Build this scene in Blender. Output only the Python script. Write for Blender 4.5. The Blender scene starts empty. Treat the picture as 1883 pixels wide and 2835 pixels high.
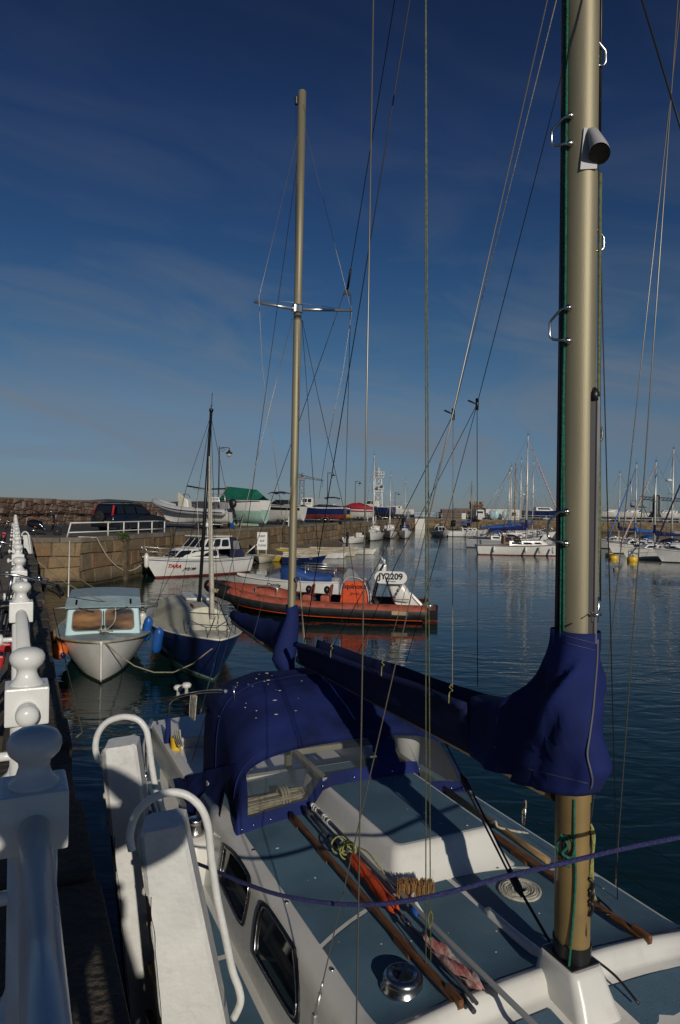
# harbour scene
SUN_E, SKY_S = 2.55, .07
SKY_RAMP = ((0, (.25, .325, .53)), (.034, (.262, .335, .527)), (.139, (.36, .425, .52)), (.228, (.25, .385, .504)), (.338, (.18, .315, .475)), (.48, (.165, .247, .418)), (.584, (.133, .188, .321)), (1, (.12, .17, .29)))
import bpy, bmesh, math, random
from mathutils import Vector, Matrix, noise
random.seed(7)
PI = math.pi
sc = bpy.context.scene
C = sc.collection
# ------------------------------------------------------------------ camera model (photo pixels at 1568 x 2361)
F, CX, CY, ZC, HY = 1922., 941.5, 1417.5, 3.9, 1410.
ROLL = math.radians(1.03); PITCH = math.atan((HY-CY)/F)
cr, sr, cp, sp = math.cos(ROLL), math.sin(ROLL), math.cos(PITCH), math.sin(PITCH)
FW = Vector((0, cp, sp)); R0 = Vector((1, 0, 0)); U0 = Vector((0, -sp, cp))
RT = R0*cr + U0*sr; UP = U0*cr - R0*sr
EYE = Vector((0, 0, ZC))
K = 1883/1568
def ray(x, y): return FW + RT*((x*K-CX)/F) + UP*((CY-y*K)/F)
def onz(x, y, z):
    d = ray(x, y); return EYE + d*((z-ZC)/d.z)
def at(x, y, Y):
    d = ray(x, y); return EYE + d*(Y/d.y)
cam = bpy.data.cameras.new('camera'); co = bpy.data.objects.new('camera', cam); C.objects.link(co)
cam.sensor_fit = 'VERTICAL'; cam.sensor_height = 23.6; cam.lens = F*23.6/2835
cam.clip_start = .02; cam.clip_end = 6000
m3 = Matrix((RT, UP, -FW)).transposed(); co.matrix_world = Matrix.Translation(EYE) @ m3.to_4x4()
sc.camera = co
sc.view_settings.view_transform = 'Standard'; sc.view_settings.look = 'None'; sc.view_settings.exposure = 0.0; sc.view_settings.gamma = 1
# ------------------------------------------------------------------ light
SAZ, SEL = math.radians(19), math.radians(20)      # sun behind the camera, to its right
sdir = Vector((math.sin(SAZ)*math.cos(SEL), -math.cos(SAZ)*math.cos(SEL), math.sin(SEL)))
sl = bpy.data.lights.new('sun', 'SUN'); sl.energy = SUN_E; sl.angle = math.radians(.53); sl.color = (1, .925, .81)
so = bpy.data.objects.new('sun', sl); C.objects.link(so); so.rotation_euler = sdir.to_track_quat('Z', 'Y').to_euler(); so.location = (0, -20, 40)
W = bpy.data.worlds.new('World'); sc.world = W; W.use_nodes = True
nt = W.node_tree; N = nt.nodes; bg = N['Background']
sky = N.new('ShaderNodeTexSky'); sky.sky_type = 'NISHITA'; sky.sun_disc = False
sky.sun_elevation = SEL; sky.sun_rotation = math.atan2(sdir.x, sdir.y)
sky.air_density = 1.0; sky.dust_density = .05; sky.ozone_density = 2.5; sky.altitude = 0
def link(a, b): nt.links.new(a, b)
tc = N.new('ShaderNodeTexCoord'); sep = N.new('ShaderNodeSeparateXYZ'); link(tc.outputs['Generated'], sep.inputs[0])
# thin streaks of high cloud, densest some way above the horizon
mr_ = N.new('ShaderNodeMapping'); mr_.inputs['Rotation'].default_value = (0, -.17, 0); link(tc.outputs['Generated'], mr_.inputs[0])
mp = N.new('ShaderNodeMapping'); mp.inputs['Scale'].default_value = (1.7, 1.7, 8); link(mr_.outputs[0], mp.inputs[0])
nz = N.new('ShaderNodeTexNoise'); nz.inputs['Scale'].default_value = 1.6; nz.inputs['Detail'].default_value = 7; nz.inputs['Roughness'].default_value = .5; nz.inputs['Distortion'].default_value = 1.1
link(mp.outputs[0], nz.inputs['Vector'])
r1 = N.new('ShaderNodeMapRange'); r1.inputs[1].default_value = .40; r1.inputs[2].default_value = .74; r1.inputs[3].default_value = 0; r1.inputs[4].default_value = 1; link(nz.outputs['Fac'], r1.inputs[0])
rmp = N.new('ShaderNodeValToRGB'); cr_ = rmp.color_ramp; cr_.elements[0].position = .0; cr_.elements[0].color = (.1,.1,.1,1)
cr_.elements[1].position = .62; cr_.elements[1].color = (0,0,0,1)
e = cr_.elements.new(.12); e.color = (.8,.8,.8,1); e = cr_.elements.new(.24); e.color = (.55,.55,.55,1); e = cr_.elements.new(.36); e.color = (.16,.16,.16,1); link(sep.outputs['Z'], rmp.inputs[0])
mu = N.new('ShaderNodeMath'); mu.operation = 'MULTIPLY'; link(r1.outputs[0], mu.inputs[0]); link(rmp.outputs[0], mu.inputs[1])
# a clear, deep maritime sky: slightly darker and bluer towards the zenith
dk = N.new('ShaderNodeValToRGB'); d_ = dk.color_ramp
for p_, c_ in SKY_RAMP:
    if p_ == 0: e = d_.elements[0]; e.position = 0
    elif p_ == 1: e = d_.elements[-1]; e.position = 1
    else: e = d_.elements.new(p_)
    e.color = (*c_, 1)
link(sep.outputs['Z'], dk.inputs[0])
mm = N.new('ShaderNodeMix'); mm.data_type = 'RGBA'; mm.blend_type = 'MULTIPLY'; mm.inputs[0].default_value = 1
link(sky.outputs[0], mm.inputs[6]); link(dk.outputs[0], mm.inputs[7])
mx = N.new('ShaderNodeMix'); mx.data_type = 'RGBA'; link(mu.outputs[0], mx.inputs[0]); link(mm.outputs[2], mx.inputs[6]); mx.inputs[7].default_value = (2.2, 2.55, 3.0, 1)
link(mx.outputs[2], bg.inputs['Color']); bg.inputs['Strength'].default_value = SKY_S
# ------------------------------------------------------------------ materials
MT = {}
def mat(name, col, rough=.5, metal=0, var=0, vscale=3, bump=0, bscale=40, col2=None, spec=None, coat=0, dirt=0, dirtcol=(.06,.05,.035), stretch=None):
    if name in MT: return MT[name]
    m = bpy.data.materials.new(name); m.use_nodes = True; t = m.node_tree; n = t.nodes; b = n['Principled BSDF']; L = t.links.new
    b.inputs['Base Color'].default_value = (*col, 1); b.inputs['Roughness'].default_value = rough; b.inputs['Metallic'].default_value = metal
    if spec is not None: b.inputs['Specular IOR Level'].default_value = spec
    if coat: b.inputs['Coat Weight'].default_value = coat; b.inputs['Coat Roughness'].default_value = .08
    tc = n.new('ShaderNodeTexCoord'); src = tc.outputs['Object']
    if stretch:
        mp = n.new('ShaderNodeMapping'); mp.inputs['Scale'].default_value = stretch; L(src, mp.inputs[0]); src = mp.outputs[0]
    out = None
    if var or col2:
        z = n.new('ShaderNodeTexNoise'); z.inputs['Scale'].default_value = vscale; z.inputs['Detail'].default_value = 6; L(src, z.inputs['Vector'])
        r = n.new('ShaderNodeValToRGB'); r.color_ramp.elements[0].position = .36; r.color_ramp.elements[1].position = .66
        c2 = col2 or tuple(min(1, c*(1+var)) for c in col); c1 = tuple(c*(1-var) for c in col) if not col2 else col
        r.color_ramp.elements[0].color = (*c1, 1); r.color_ramp.elements[1].color = (*c2, 1); L(z.outputs['Fac'], r.inputs[0]); out = r.outputs[0]
        ra = n.new('ShaderNodeMapRange'); ra.inputs[3].default_value = max(.02, rough-.12); ra.inputs[4].default_value = min(1, rough+.12); L(z.outputs['Fac'], ra.inputs[0]); L(ra.outputs[0], b.inputs['Roughness'])
    if dirt:
        z = n.new('ShaderNodeTexNoise'); z.inputs['Scale'].default_value = vscale*2.3; z.inputs['Detail'].default_value = 9; z.inputs['Roughness'].default_value = .7; L(src, z.inputs['Vector'])
        r = n.new('ShaderNodeMapRange'); r.inputs[1].default_value = .56; r.inputs[2].default_value = .74; r.inputs[4].default_value = dirt; L(z.outputs['Fac'], r.inputs[0])
        x = n.new('ShaderNodeMix'); x.data_type = 'RGBA'; L(r.outputs[0], x.inputs[0])
        if out: L(out, x.inputs[6])
        else: x.inputs[6].default_value = (*col, 1)
        x.inputs[7].default_value = (*dirtcol, 1); out = x.outputs[2]
    if out: L(out, b.inputs['Base Color'])
    if bump:
        z = n.new('ShaderNodeTexNoise'); z.inputs['Scale'].default_value = bscale; z.inputs['Detail'].default_value = 5; L(src, z.inputs['Vector'])
        u = n.new('ShaderNodeBump'); u.inputs['Strength'].default_value = bump; u.inputs['Distance'].default_value = .02; L(z.outputs['Fac'], u.inputs['Height']); L(u.outputs[0], b.inputs['Normal'])
    MT[name] = m; return m
def attr_mat(name, cols, rough=.85, bump=.5, bscale=14, stain=.4, stain_col=(.05,.045,.03), low=None):
    """stone: every block takes its own tone from the 'tone' attribute, plus lichen and stains"""
    m = bpy.data.materials.new(name); m.use_nodes = True; t = m.node_tree; n = t.nodes; b = n['Principled BSDF']; L = t.links.new
    b.inputs['Roughness'].default_value = rough
    a = n.new('ShaderNodeAttribute'); a.attribute_name = 'tone'
    r = n.new('ShaderNodeValToRGB'); el = r.color_ramp.elements
    for i, c in enumerate(cols):
        p = i/(len(cols)-1)
        e = el[0] if i == 0 else (el[-1] if i == len(cols)-1 else el.new(p))
        e.position = p; e.color = (*c, 1)
    L(a.outputs['Fac'], r.inputs[0])
    tc = n.new('ShaderNodeTexCoord')
    z = n.new('ShaderNodeTexNoise'); z.inputs['Scale'].default_value = 1.7; z.inputs['Detail'].default_value = 9; z.inputs['Roughness'].default_value = .65; L(tc.outputs['Object'], z.inputs['Vector'])
    q = n.new('ShaderNodeMapRange'); q.inputs[1].default_value = .45; q.inputs[2].default_value = .75; q.inputs[4].default_value = stain; L(z.outputs['Fac'], q.inputs[0])
    x = n.new('ShaderNodeMix'); x.data_type = 'RGBA'; L(q.outputs[0], x.inputs[0]); L(r.outputs[0], x.inputs[6]); x.inputs[7].default_value = (*stain_col, 1)
    z3 = n.new('ShaderNodeTexNoise'); z3.inputs['Scale'].default_value = 9; z3.inputs['Detail'].default_value = 8; L(tc.outputs['Object'], z3.inputs['Vector'])
    r3 = n.new('ShaderNodeMapRange'); r3.inputs[3].default_value = .55; r3.inputs[4].default_value = 1.45; L(z3.outputs['Fac'], r3.inputs[0])
    y = n.new('ShaderNodeMix'); y.data_type = 'RGBA'; y.blend_type = 'MULTIPLY'; y.inputs[0].default_value = 1; L(x.outputs[2], y.inputs[6]); L(r3.outputs[0], y.inputs[7])
    out = y.outputs[2]
    if low:      # wet, weed-covered band just above the water
        s = n.new('ShaderNodeSeparateXYZ'); L(tc.outputs['Object'], s.inputs[0])
        k = n.new('ShaderNodeMath'); k.operation = 'MULTIPLY_ADD'; k.inputs[1].default_value = .9; L(z.outputs['Fac'], k.inputs[0]); L(s.outputs['Z'], k.inputs[2])
        q2 = n.new('ShaderNodeMapRange'); q2.inputs[1].default_value = .50; q2.inputs[2].default_value = .95; q2.inputs[3].default_value = .9; q2.inputs[4].default_value = 0; L(k.outputs[0], q2.inputs[0])
        w = n.new('ShaderNodeMix'); w.data_type = 'RGBA'; L(q2.outputs[0], w.inputs[0]); L(out, w.inputs[6]); w.inputs[7].default_value = (*low, 1); out = w.outputs[2]
    L(out, b.inputs['Base Color'])
    z2 = n.new('ShaderNodeTexNoise'); z2.inputs['Scale'].default_value = bscale; z2.inputs['Detail'].default_value = 7; L(tc.outputs['Object'], z2.inputs['Vector'])
    u = n.new('ShaderNodeBump'); u.inputs['Strength'].default_value = bump; u.inputs['Distance'].default_value = .04; L(z2.outputs['Fac'], u.inputs['Height']); L(u.outputs[0], b.inputs['Normal'])
    MT[name] = m; return m
def glassy(name, tint, alpha, rough=.08):
    m = bpy.data.materials.new(name); m.use_nodes = True; t = m.node_tree; n = t.nodes; L = t.links.new
    b = n['Principled BSDF']; b.inputs['Base Color'].default_value = (*tint, 1); b.inputs['Roughness'].default_value = rough
    tr = n.new('ShaderNodeBsdfTransparent'); mxs = n.new('ShaderNodeMixShader'); mxs.inputs[0].default_value = alpha
    L(tr.outputs[0], mxs.inputs[1]); L(b.outputs[0], mxs.inputs[2]); L(mxs.outputs[0], n['Material Output'].inputs[0]); MT[name] = m; return m
# ------------------------------------------------------------------ mesh builder
class MB:
    def __init__(s): s.v = []; s.f = []; s.mi = []; s.tone = []; s.T = None; s.sm = []
    def add(s, vs, fs, mi=0, tone=.5, smooth=False):
        o = len(s.v)
        s.v += [Vector(v) if s.T is None else s.T @ Vector(v) for v in vs]
        for f in fs: s.f.append(tuple(i+o for i in f)); s.mi.append(mi); s.tone.append(tone); s.sm.append(smooth)
        return s
    def box(s, c, d, rz=0, mi=0, tone=.5, bev=0, rot=None):
        """box about its centre; bev chamfers every edge"""
        hx, hy, hz = d[0]/2, d[1]/2, d[2]/2
        bm = bmesh.new(); bmesh.ops.create_cube(bm, size=2)
        for v in bm.verts: v.co = Vector((v.co.x*hx, v.co.y*hy, v.co.z*hz))
        if bev: bmesh.ops.bevel(bm, geom=bm.edges[:], offset=min(bev, .45*min(d)), segments=2, affect='EDGES', profile=.6)
        R = rot if rot is not None else Matrix.Rotation(rz, 3, 'Z')
        bm.verts.index_update()
        s.add([R @ v.co + Vector(c) for v in bm.verts], [[v.index for v in f.verts] for f in bm.faces], mi, tone); bm.free(); return s
    def tube(s, pts, r, n=8, mi=0, cap=True, smooth=True):
        pts = [Vector(p) for p in pts]; m = len(pts); rs = r if isinstance(r, (list, tuple)) else [r]*m
        vs = []; fs = []; up = None
        for i, p in enumerate(pts):
            d = (pts[min(i+1, m-1)] - pts[max(i-1, 0)])
            if d.length < 1e-9: d = Vector((0, 0, 1))
            d.normalize()
            if up is None: up = d.cross(Vector((0, 0, 1)) if abs(d.z) < .9 else Vector((1, 0, 0))).normalized()
            up = (up - d*up.dot(d)); up = up.normalized() if up.length > 1e-6 else d.orthogonal().normalized()
            w = d.cross(up)
            for k in range(n): a = 2*PI*k/n; vs.append(p + (up*math.cos(a) + w*math.sin(a))*rs[i])
        for i in range(m-1):
            for k in range(n): fs.append((i*n+k, i*n+(k+1) % n, (i+1)*n+(k+1) % n, (i+1)*n+k))
        s.add(vs, fs, mi, smooth=smooth)
        if cap: s.add([vs[k] for k in range(n)], [tuple(range(n))[::-1]], mi); s.add([vs[(m-1)*n+k] for k in range(n)], [tuple(range(n))], mi)
        return s
    def lathe(s, prof, c=(0, 0, 0), n=20, mi=0, axis=None, smooth=True):
        """prof: (radius, height) pairs about an axis (default +Z) through c"""
        R = Vector(axis).to_track_quat('Z', 'Y').to_matrix() if axis is not None else Matrix.Identity(3)
        c = Vector(c); vs = []; fs = []
        for r, h in prof:
            for k in range(n): a = 2*PI*k/n; vs.append(c + R @ Vector((r*math.cos(a), r*math.sin(a), h)))
        m = len(prof)
        for i in range(m-1):
            for k in range(n): fs.append((i*n+k, i*n+(k+1) % n, (i+1)*n+(k+1) % n, (i+1)*n+k))
        fs.append(tuple(range(n))[::-1]); fs.append(tuple((m-1)*n+k for k in range(n)))
        return s.add(vs, fs, mi, smooth=smooth)
    def grid(s, rows, mi=0, close=False, smooth=True, tone=.5, flip=False):
        m, n = len(rows), len(rows[0]); vs = [p for r in rows for p in r]; fs = []
        for i in range(m-1):
            for k in range(n if close else n-1):
                q = (i*n+k, i*n+(k+1) % n, (i+1)*n+(k+1) % n, (i+1)*n+k); fs.append(q[::-1] if flip else q)
        return s.add(vs, fs, mi, tone, smooth)
    def prism(s, poly, t, mi=0, smooth=False, tone=.5):
        """poly: 3D outline; t: extrusion vector"""
        n = len(poly); t = Vector(t); p = [Vector(q) for q in poly]
        fs = [tuple(range(n))[::-1], tuple(range(n, 2*n))] + [(k, (k+1) % n, n+(k+1) % n, n+k) for k in range(n)]
        return s.add(p + [q+t for q in p], fs, mi, tone, smooth)
    def sphere(s, c, r, sx=1, sy=1, sz=1, n=12, mi=0, rot=None):
        R = rot or Matrix.Identity(3); vs = []; fs = []; m = n//2+2
        for i in range(m+1):
            th = PI*i/m
            for k in range(n): a = 2*PI*k/n; vs.append(Vector(c) + R @ Vector((r*sx*math.sin(th)*math.cos(a), r*sy*math.sin(th)*math.sin(a), r*sz*math.cos(th))))
        for i in range(m):
            for k in range(n): fs.append((i*n+k, (i+1)*n+k, (i+1)*n+(k+1) % n, i*n+(k+1) % n))
        return s.add(vs, fs, mi, smooth=True)
    def build(s, name, mats, parent=None, tone=False, solid=0, merge=True, bevel=0):
        me = bpy.data.meshes.new(name); me.from_pydata([tuple(v) for v in s.v], [], s.f)
        for m in (mats if isinstance(mats, (list, tuple)) else [mats]): me.materials.append(m if not isinstance(m, str) else MT[m])
        me.polygons.foreach_set('material_index', s.mi); me.polygons.foreach_set('use_smooth', s.sm)
        if tone:
            at_ = me.attributes.new('tone', 'FLOAT', 'FACE'); at_.data.foreach_set('value', s.tone)
        if merge:
            bm = bmesh.new(); bm.from_mesh(me); bmesh.ops.remove_doubles(bm, verts=bm.verts, dist=1e-5); bmesh.ops.recalc_face_normals(bm, faces=bm.faces); bm.to_mesh(me); bm.free()
        me.update(); o = bpy.data.objects.new(name, me); C.objects.link(o)
        if parent is not None: o.parent = parent
        if solid:
            md = o.modifiers.new('thickness', 'SOLIDIFY'); md.thickness = solid; md.offset = -1
        if bevel:
            md = o.modifiers.new('edge', 'BEVEL'); md.width = bevel; md.segments = 2; md.limit_method = 'ANGLE'
        return o
def tag(o, label, cat, group=None, kind=None):
    if label: o['label'] = label
    if cat: o['category'] = cat
    if group: o['group'] = group
    if kind: o['kind'] = kind
    return o
def thing(name, label, cat, loc=(0, 0, 0), rz=0, group=None):
    o = bpy.data.objects.new(name, None); C.objects.link(o); o.location = loc; o.rotation_euler = (0, 0, rz); o.empty_display_size = .1
    return tag(o, label, cat, group)
def struct(name, mb, m, **k):
    o = mb.build(name, m, **k); o['kind'] = 'structure'; return o
def copy_tree(o, parent=None):
    c = o.copy(); C.objects.link(c); c.parent = parent
    for ch in list(o.children): copy_tree(ch, c)
    return c
def arc(c, u, v, r, a0, a1, n=10):
    c, u, v = Vector(c), Vector(u), Vector(v); return [c + (u*math.cos(a0+(a1-a0)*i/n) + v*math.sin(a0+(a1-a0)*i/n))*r for i in range(n+1)]
def lerp(a, b, t): return a + (b-a)*t
def sag(p, q, d, n=14):
    p, q = Vector(p), Vector(q); return [p.lerp(q, i/n) - Vector((0, 0, d*4*(i/n)*(1-i/n))) for i in range(n+1)]
def smoothpts(pts, n=4):
    """Catmull-Rom through pts"""
    P = [Vector(p) for p in pts]; out = []
    for i in range(len(P)-1):
        a, b, c, d = P[max(i-1, 0)], P[i], P[i+1], P[min(i+2, len(P)-1)]
        for k in range(n):
            t = k/n; out.append(.5*((2*b) + (c-a)*t + (2*a-5*b+4*c-d)*t*t + (3*b-a-3*c+d)*t**3))
    return out + [P[-1]]
def interp(tab, x):
    """piecewise-linear lookup in a list of (x, y...) rows"""
    if x <= tab[0][0]: return tab[0][1:]
    for a, b in zip(tab, tab[1:]):
        if x <= b[0]:
            t = (x-a[0])/(b[0]-a[0]); return tuple(lerp(p, q, t) for p, q in zip(a[1:], b[1:]))
    return tab[-1][1:]
def plate(mb, P, u0, u1, v0, v1, rad=.25, off=.004, thick=.006, mi=0, n=4):
    """a thin rounded plate (window, panel, sign) lying on the bilinear face P = [P00, P10, P11, P01]"""
    P = [Vector(p) for p in P]
    def pt(u, v): return P[0]*(1-u)*(1-v) + P[1]*u*(1-v) + P[2]*u*v + P[3]*(1-u)*v
    nrm = (P[1]-P[0]).cross(P[3]-P[0]).normalized(); lu = (P[1]-P[0]).length; lv = (P[3]-P[0]).length
    w, h = (u1-u0)*lu, (v1-v0)*lv; r = rad*min(w, h); out = []
    for cx, cy, a in ((u1-r/lu, v1-r/lv, 0), (u0+r/lu, v1-r/lv, PI/2), (u0+r/lu, v0+r/lv, PI), (u1-r/lu, v0+r/lv, 1.5*PI)):
        for i in range(n+1):
            t = a + PI/2*i/n; out.append(pt(cx + math.cos(t)*r/lu, cy + math.sin(t)*r/lv) + nrm*off)
    mb.prism(out, nrm*thick, mi); return out
def text(body, name, m, parent, loc, size, right, up, extrude=.003, align='CENTER', shear=0, bold=0):
    """lettering: font curve turned into a mesh, its x along right and its y along up (parent space)"""
    cu = bpy.data.curves.new(name, 'FONT'); cu.body = body; cu.size = size; cu.align_x = align; cu.align_y = 'CENTER'; cu.extrude = extrude; cu.shear = shear; cu.offset = bold
    o = bpy.data.objects.new(name, cu); C.objects.link(o)
    dg = bpy.context.evaluated_depsgraph_get(); dg.update(); me = bpy.data.meshes.new_from_object(o.evaluated_get(dg)); bpy.data.objects.remove(o); bpy.data.curves.remove(cu)
    r = Vector(right).normalized(); u = Vector(up); u = (u - r*u.dot(r)).normalized(); w = r.cross(u)
    M = Matrix((r, u, w)).transposed().to_4x4(); M.translation = Vector(loc); me.transform(M)
    me.materials.clear(); me.materials.append(MT[m]); q = bpy.data.objects.new(name, me); C.objects.link(q); q.parent = parent; return q
# ------------------------------------------------------------------ colours
mat('white_paint', (.74, .74, .71), .36, var=.06, vscale=5, bump=.3, bscale=26, dirt=.4, dirtcol=(.45, .42, .34))
mat('gloss_white', (.76, .76, .73), .27, var=.04, vscale=6, bump=.05, bscale=30, dirt=.3, dirtcol=(.42, .38, .30))
mat('black_tar', (.012, .011, .011), .6, var=.5, vscale=9, bump=.5, bscale=40)
mat('weedy', (.05, .045, .015), .8, var=.4, vscale=20, bump=.6, bscale=60)
mat('rust', (.16, .08, .03), .85, var=.5, vscale=14, bump=.4)
mat('gelcoat', (.71, .70, .65), .28, var=.05, vscale=3, dirt=.3, dirtcol=(.4, .37, .28))
mat('deck_blue', (.088, .175, .245), .75, var=.22, vscale=2.2, bump=.5, bscale=300, dirt=.6, dirtcol=(.15, .20, .22))
mat('navy_cloth', (.008, .0165, .094), .8, var=.38, vscale=2.6, bump=.10, bscale=160, dirt=.35, dirtcol=(.03, .035, .10), spec=.25)
mat('navy_dark', (.010, .012, .045), .8, var=.3, vscale=4, bump=.3, bscale=25)
mat('alu', (.32, .285, .19), .56, .5, var=.12, vscale=2.5, bump=.05, bscale=80, dirt=.25, dirtcol=(.25, .2, .11), stretch=(3, 3, .35))
mat('alu_grey', (.55, .55, .54), .3, .8, var=.08)
mat('mast_white', (.62, .62, .6), .35, .2, var=.06)
mat('steel', (.52, .52, .51), .24, 1.0, var=.1)
mat('wire', (.34, .31, .26), .4, .75)
mat('wire_dark', (.035, .035, .04), .5, .5)
mat('rope_white', (.5, .47, .38), .85, var=.2, vscale=30, bump=.6, bscale=120)
mat('rope_tan', (.30, .26, .17), .9, var=.2, vscale=30, bump=.6, bscale=120)
mat('rope_green', (.012, .13, .085), .8, var=.3, vscale=60, bump=.6, bscale=150)
mat('rope_yellow', (.33, .33, .11), .85, var=.3, vscale=60, bump=.6, bscale=150)
mat('rope_blue', (.035, .04, .15), .85, var=.35, vscale=90, bump=.8, bscale=160)
mat('rope_red', (.2, .06, .05), .85, var=.4, vscale=70)
mat('rope_olive', (.13, .14, .06), .9, var=.3, vscale=60)
mat('wood', (.16, .065, .022), .5, var=.45, vscale=9, bump=.2, bscale=50, stretch=(1, 8, 8))
mat('wood_pale', (.34, .22, .11), .55, var=.3, vscale=8, stretch=(1, 7, 7))
mat('timber', (.10, .075, .045), .85, var=.4, vscale=5, bump=.5, bscale=20)
mat('orange', (.62, .07, .012), .65, var=.15, vscale=8, bump=.3)
mat('orange_fender', (.75, .16, .02), .5, var=.12, vscale=6)
mat('red', (.42, .015, .015), .35, var=.1)
mat('red_cloth', (.33, .012, .025), .75, var=.2, bump=.3, bscale=20)
mat('salmon', (.33, .078, .045), .6, var=.2, vscale=5, dirt=.3, dirtcol=(.3, .12, .09))
mat('rubber_black', (.014, .014, .015), .55, var=.3, vscale=5, dirt=.5, dirtcol=(.05, .047, .04))
mat('grey_tube', (.42, .43, .44), .5, var=.06)
mat('tyre', (.013, .013, .014), .85, bump=.3)
mat('black', (.010, .010, .012), .4)
mat('black_gloss', (.006, .007, .010), .1, coat=1)
mat('suv_paint', (.006, .008, .016), .12, .3, coat=1)
mat('glass_dark', (.012, .015, .018), .04, spec=.8)
mat('glass_painted_reflection', (.035, .032, .03), .06, col2=(.30, .15, .055), vscale=1.6, spec=.8, stretch=(.6, .8, 3))  # orange-brown reflection of the wall painted into the pane colour
mat('pale_blue', (.36, .55, .58), .38, var=.06, vscale=5, dirt=.2, dirtcol=(.4, .4, .35))
mat('pale_grey_blue', (.30, .40, .43), .5, var=.1, vscale=5)
mat('hull_white', (.76, .75, .71), .26, var=.05, vscale=2.5, dirt=.28, dirtcol=(.38, .34, .25))
mat('hull_cream', (.60, .56, .43), .4, var=.08, vscale=4, dirt=.25, dirtcol=(.3, .26, .16))
mat('hull_navy', (.010, .022, .10), .2, var=.15, coat=.4)
mat('hull_blue', (.02, .14, .30), .35, var=.15)
mat('hull_yellow', (.62, .44, .05), .4, var=.12, dirt=.3, dirtcol=(.3, .22, .08))
mat('hull_green', (.30, .46, .38), .5, var=.08)
mat('antifoul_red', (.20, .03, .025), .7, var=.3)
mat('antifoul_blue', (.02, .04, .10), .7, var=.3)
mat('antifoul_black', (.015, .016, .016), .7, var=.3)
mat('antifoul_green', (.33, .50, .42), .6, var=.08)
mat('boat_deck', (.60, .60, .56), .6, var=.06, dirt=.25, dirtcol=(.35, .33, .27))
mat('cream_deck', (.58, .56, .44), .55, var=.06, dirt=.25, dirtcol=(.33, .3, .2))
mat('grey_cloth', (.20, .21, .22), .8, var=.2, bump=.3)
mat('green_cloth', (.005, .12, .075), .7, var=.15, bump=.3, bscale=12)
mat('blue_cloth', (.02, .07, .26), .7, var=.2, bump=.3, bscale=12)
mat('bright_blue', (.015, .10, .38), .4, var=.1)
mat('brown_seat', (.17, .07, .028), .55, var=.15)
mat('leaf_green', (.05, .09, .02), .7, var=.4, vscale=20)
mat('sign_white', (.72, .72, .70), .5)
mat('yellow', (.72, .46, .03), .4, var=.1)
mat('plaster', (.62, .61, .57), .8, var=.08, dirt=.35, dirtcol=(.4, .36, .28))
mat('lamp_black', (.012, .014, .016), .45)
mat('lamp_glass', (.4, .42, .42), .1)
mat('skin', (.5, .3, .22), .5); mat('jacket', (.05, .06, .08), .8); mat('hair', (.04, .03, .02), .7)
mat('container_brown', (.10, .055, .045), .6, var=.2)
mat('crane_grey', (.16, .17, .18), .5, var=.15)
mat('pink_cloth', (.33, .09, .08), .8, col2=(.55, .42, .38), vscale=11, bump=.5, bscale=30)
mat('bristle', (.45, .24, .09), .8, var=.35, vscale=50, bump=.8, bscale=90, stretch=(6, 6, 1))
mat('stripe_blue', (.05, .08, .22), .4); mat('stripe_dark', (.04, .04, .05), .5)
mat('dashed', (.30, .08, .07), .7, col2=(.6, .58, .55), vscale=14)
glassy('vinyl', (.16, .18, .19), .20, .16)
glassy('clear', (.05, .06, .06), .35, .03)
# ------------------------------------------------------------------ water
def water_mat():
    m = bpy.data.materials.new('water'); m.use_nodes = True; t = m.node_tree; n = t.nodes; b = n['Principled BSDF']; L = t.links.new
    b.inputs['Base Color'].default_value = (.004, .022, .021, 1); b.inputs['Roughness'].default_value = .03; b.inputs['IOR'].default_value = 1.33
    tc = n.new('ShaderNodeTexCoord')
    mp = n.new('ShaderNodeMapping'); mp.inputs['Rotation'].default_value = (0, 0, .22); mp.inputs['Scale'].default_value = (.62, 1.5, 1); L(tc.outputs['Object'], mp.inputs[0])
    def nz(s, d, dist=0):
        z = n.new('ShaderNodeTexNoise'); z.inputs['Scale'].default_value = s; z.inputs['Detail'].default_value = d; z.inputs['Distortion'].default_value = dist; L(mp.outputs[0], z.inputs['Vector']); return z.outputs['Fac']
    a, c = nz(1.75, 2.6, .7), nz(.28, 2)
    calm = n.new('ShaderNodeMapRange'); calm.inputs[1].default_value = .38; calm.inputs[2].default_value = .62; calm.inputs[3].default_value = .18; calm.inputs[4].default_value = 1.1; L(nz(.07, 2), calm.inputs[0])
    k = n.new('ShaderNodeMath'); k.operation = 'MULTIPLY_ADD'; k.inputs[1].default_value = 1.2; L(c, k.inputs[0]); L(a, k.inputs[2])
    u = n.new('ShaderNodeBump'); u.inputs['Distance'].default_value = .036; L(calm.outputs[0], u.inputs['Strength']); L(k.outputs[0], u.inputs['Height']); L(u.outputs[0], b.inputs['Normal'])
    return m
wm = water_mat()
w = MB(); w.add([(-3000, -200, 0), (3000, -200, 0), (3000, 4500, 0), (-3000, 4500, 0)], [(0, 1, 2, 3)]); struct('water', w, wm)
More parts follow.
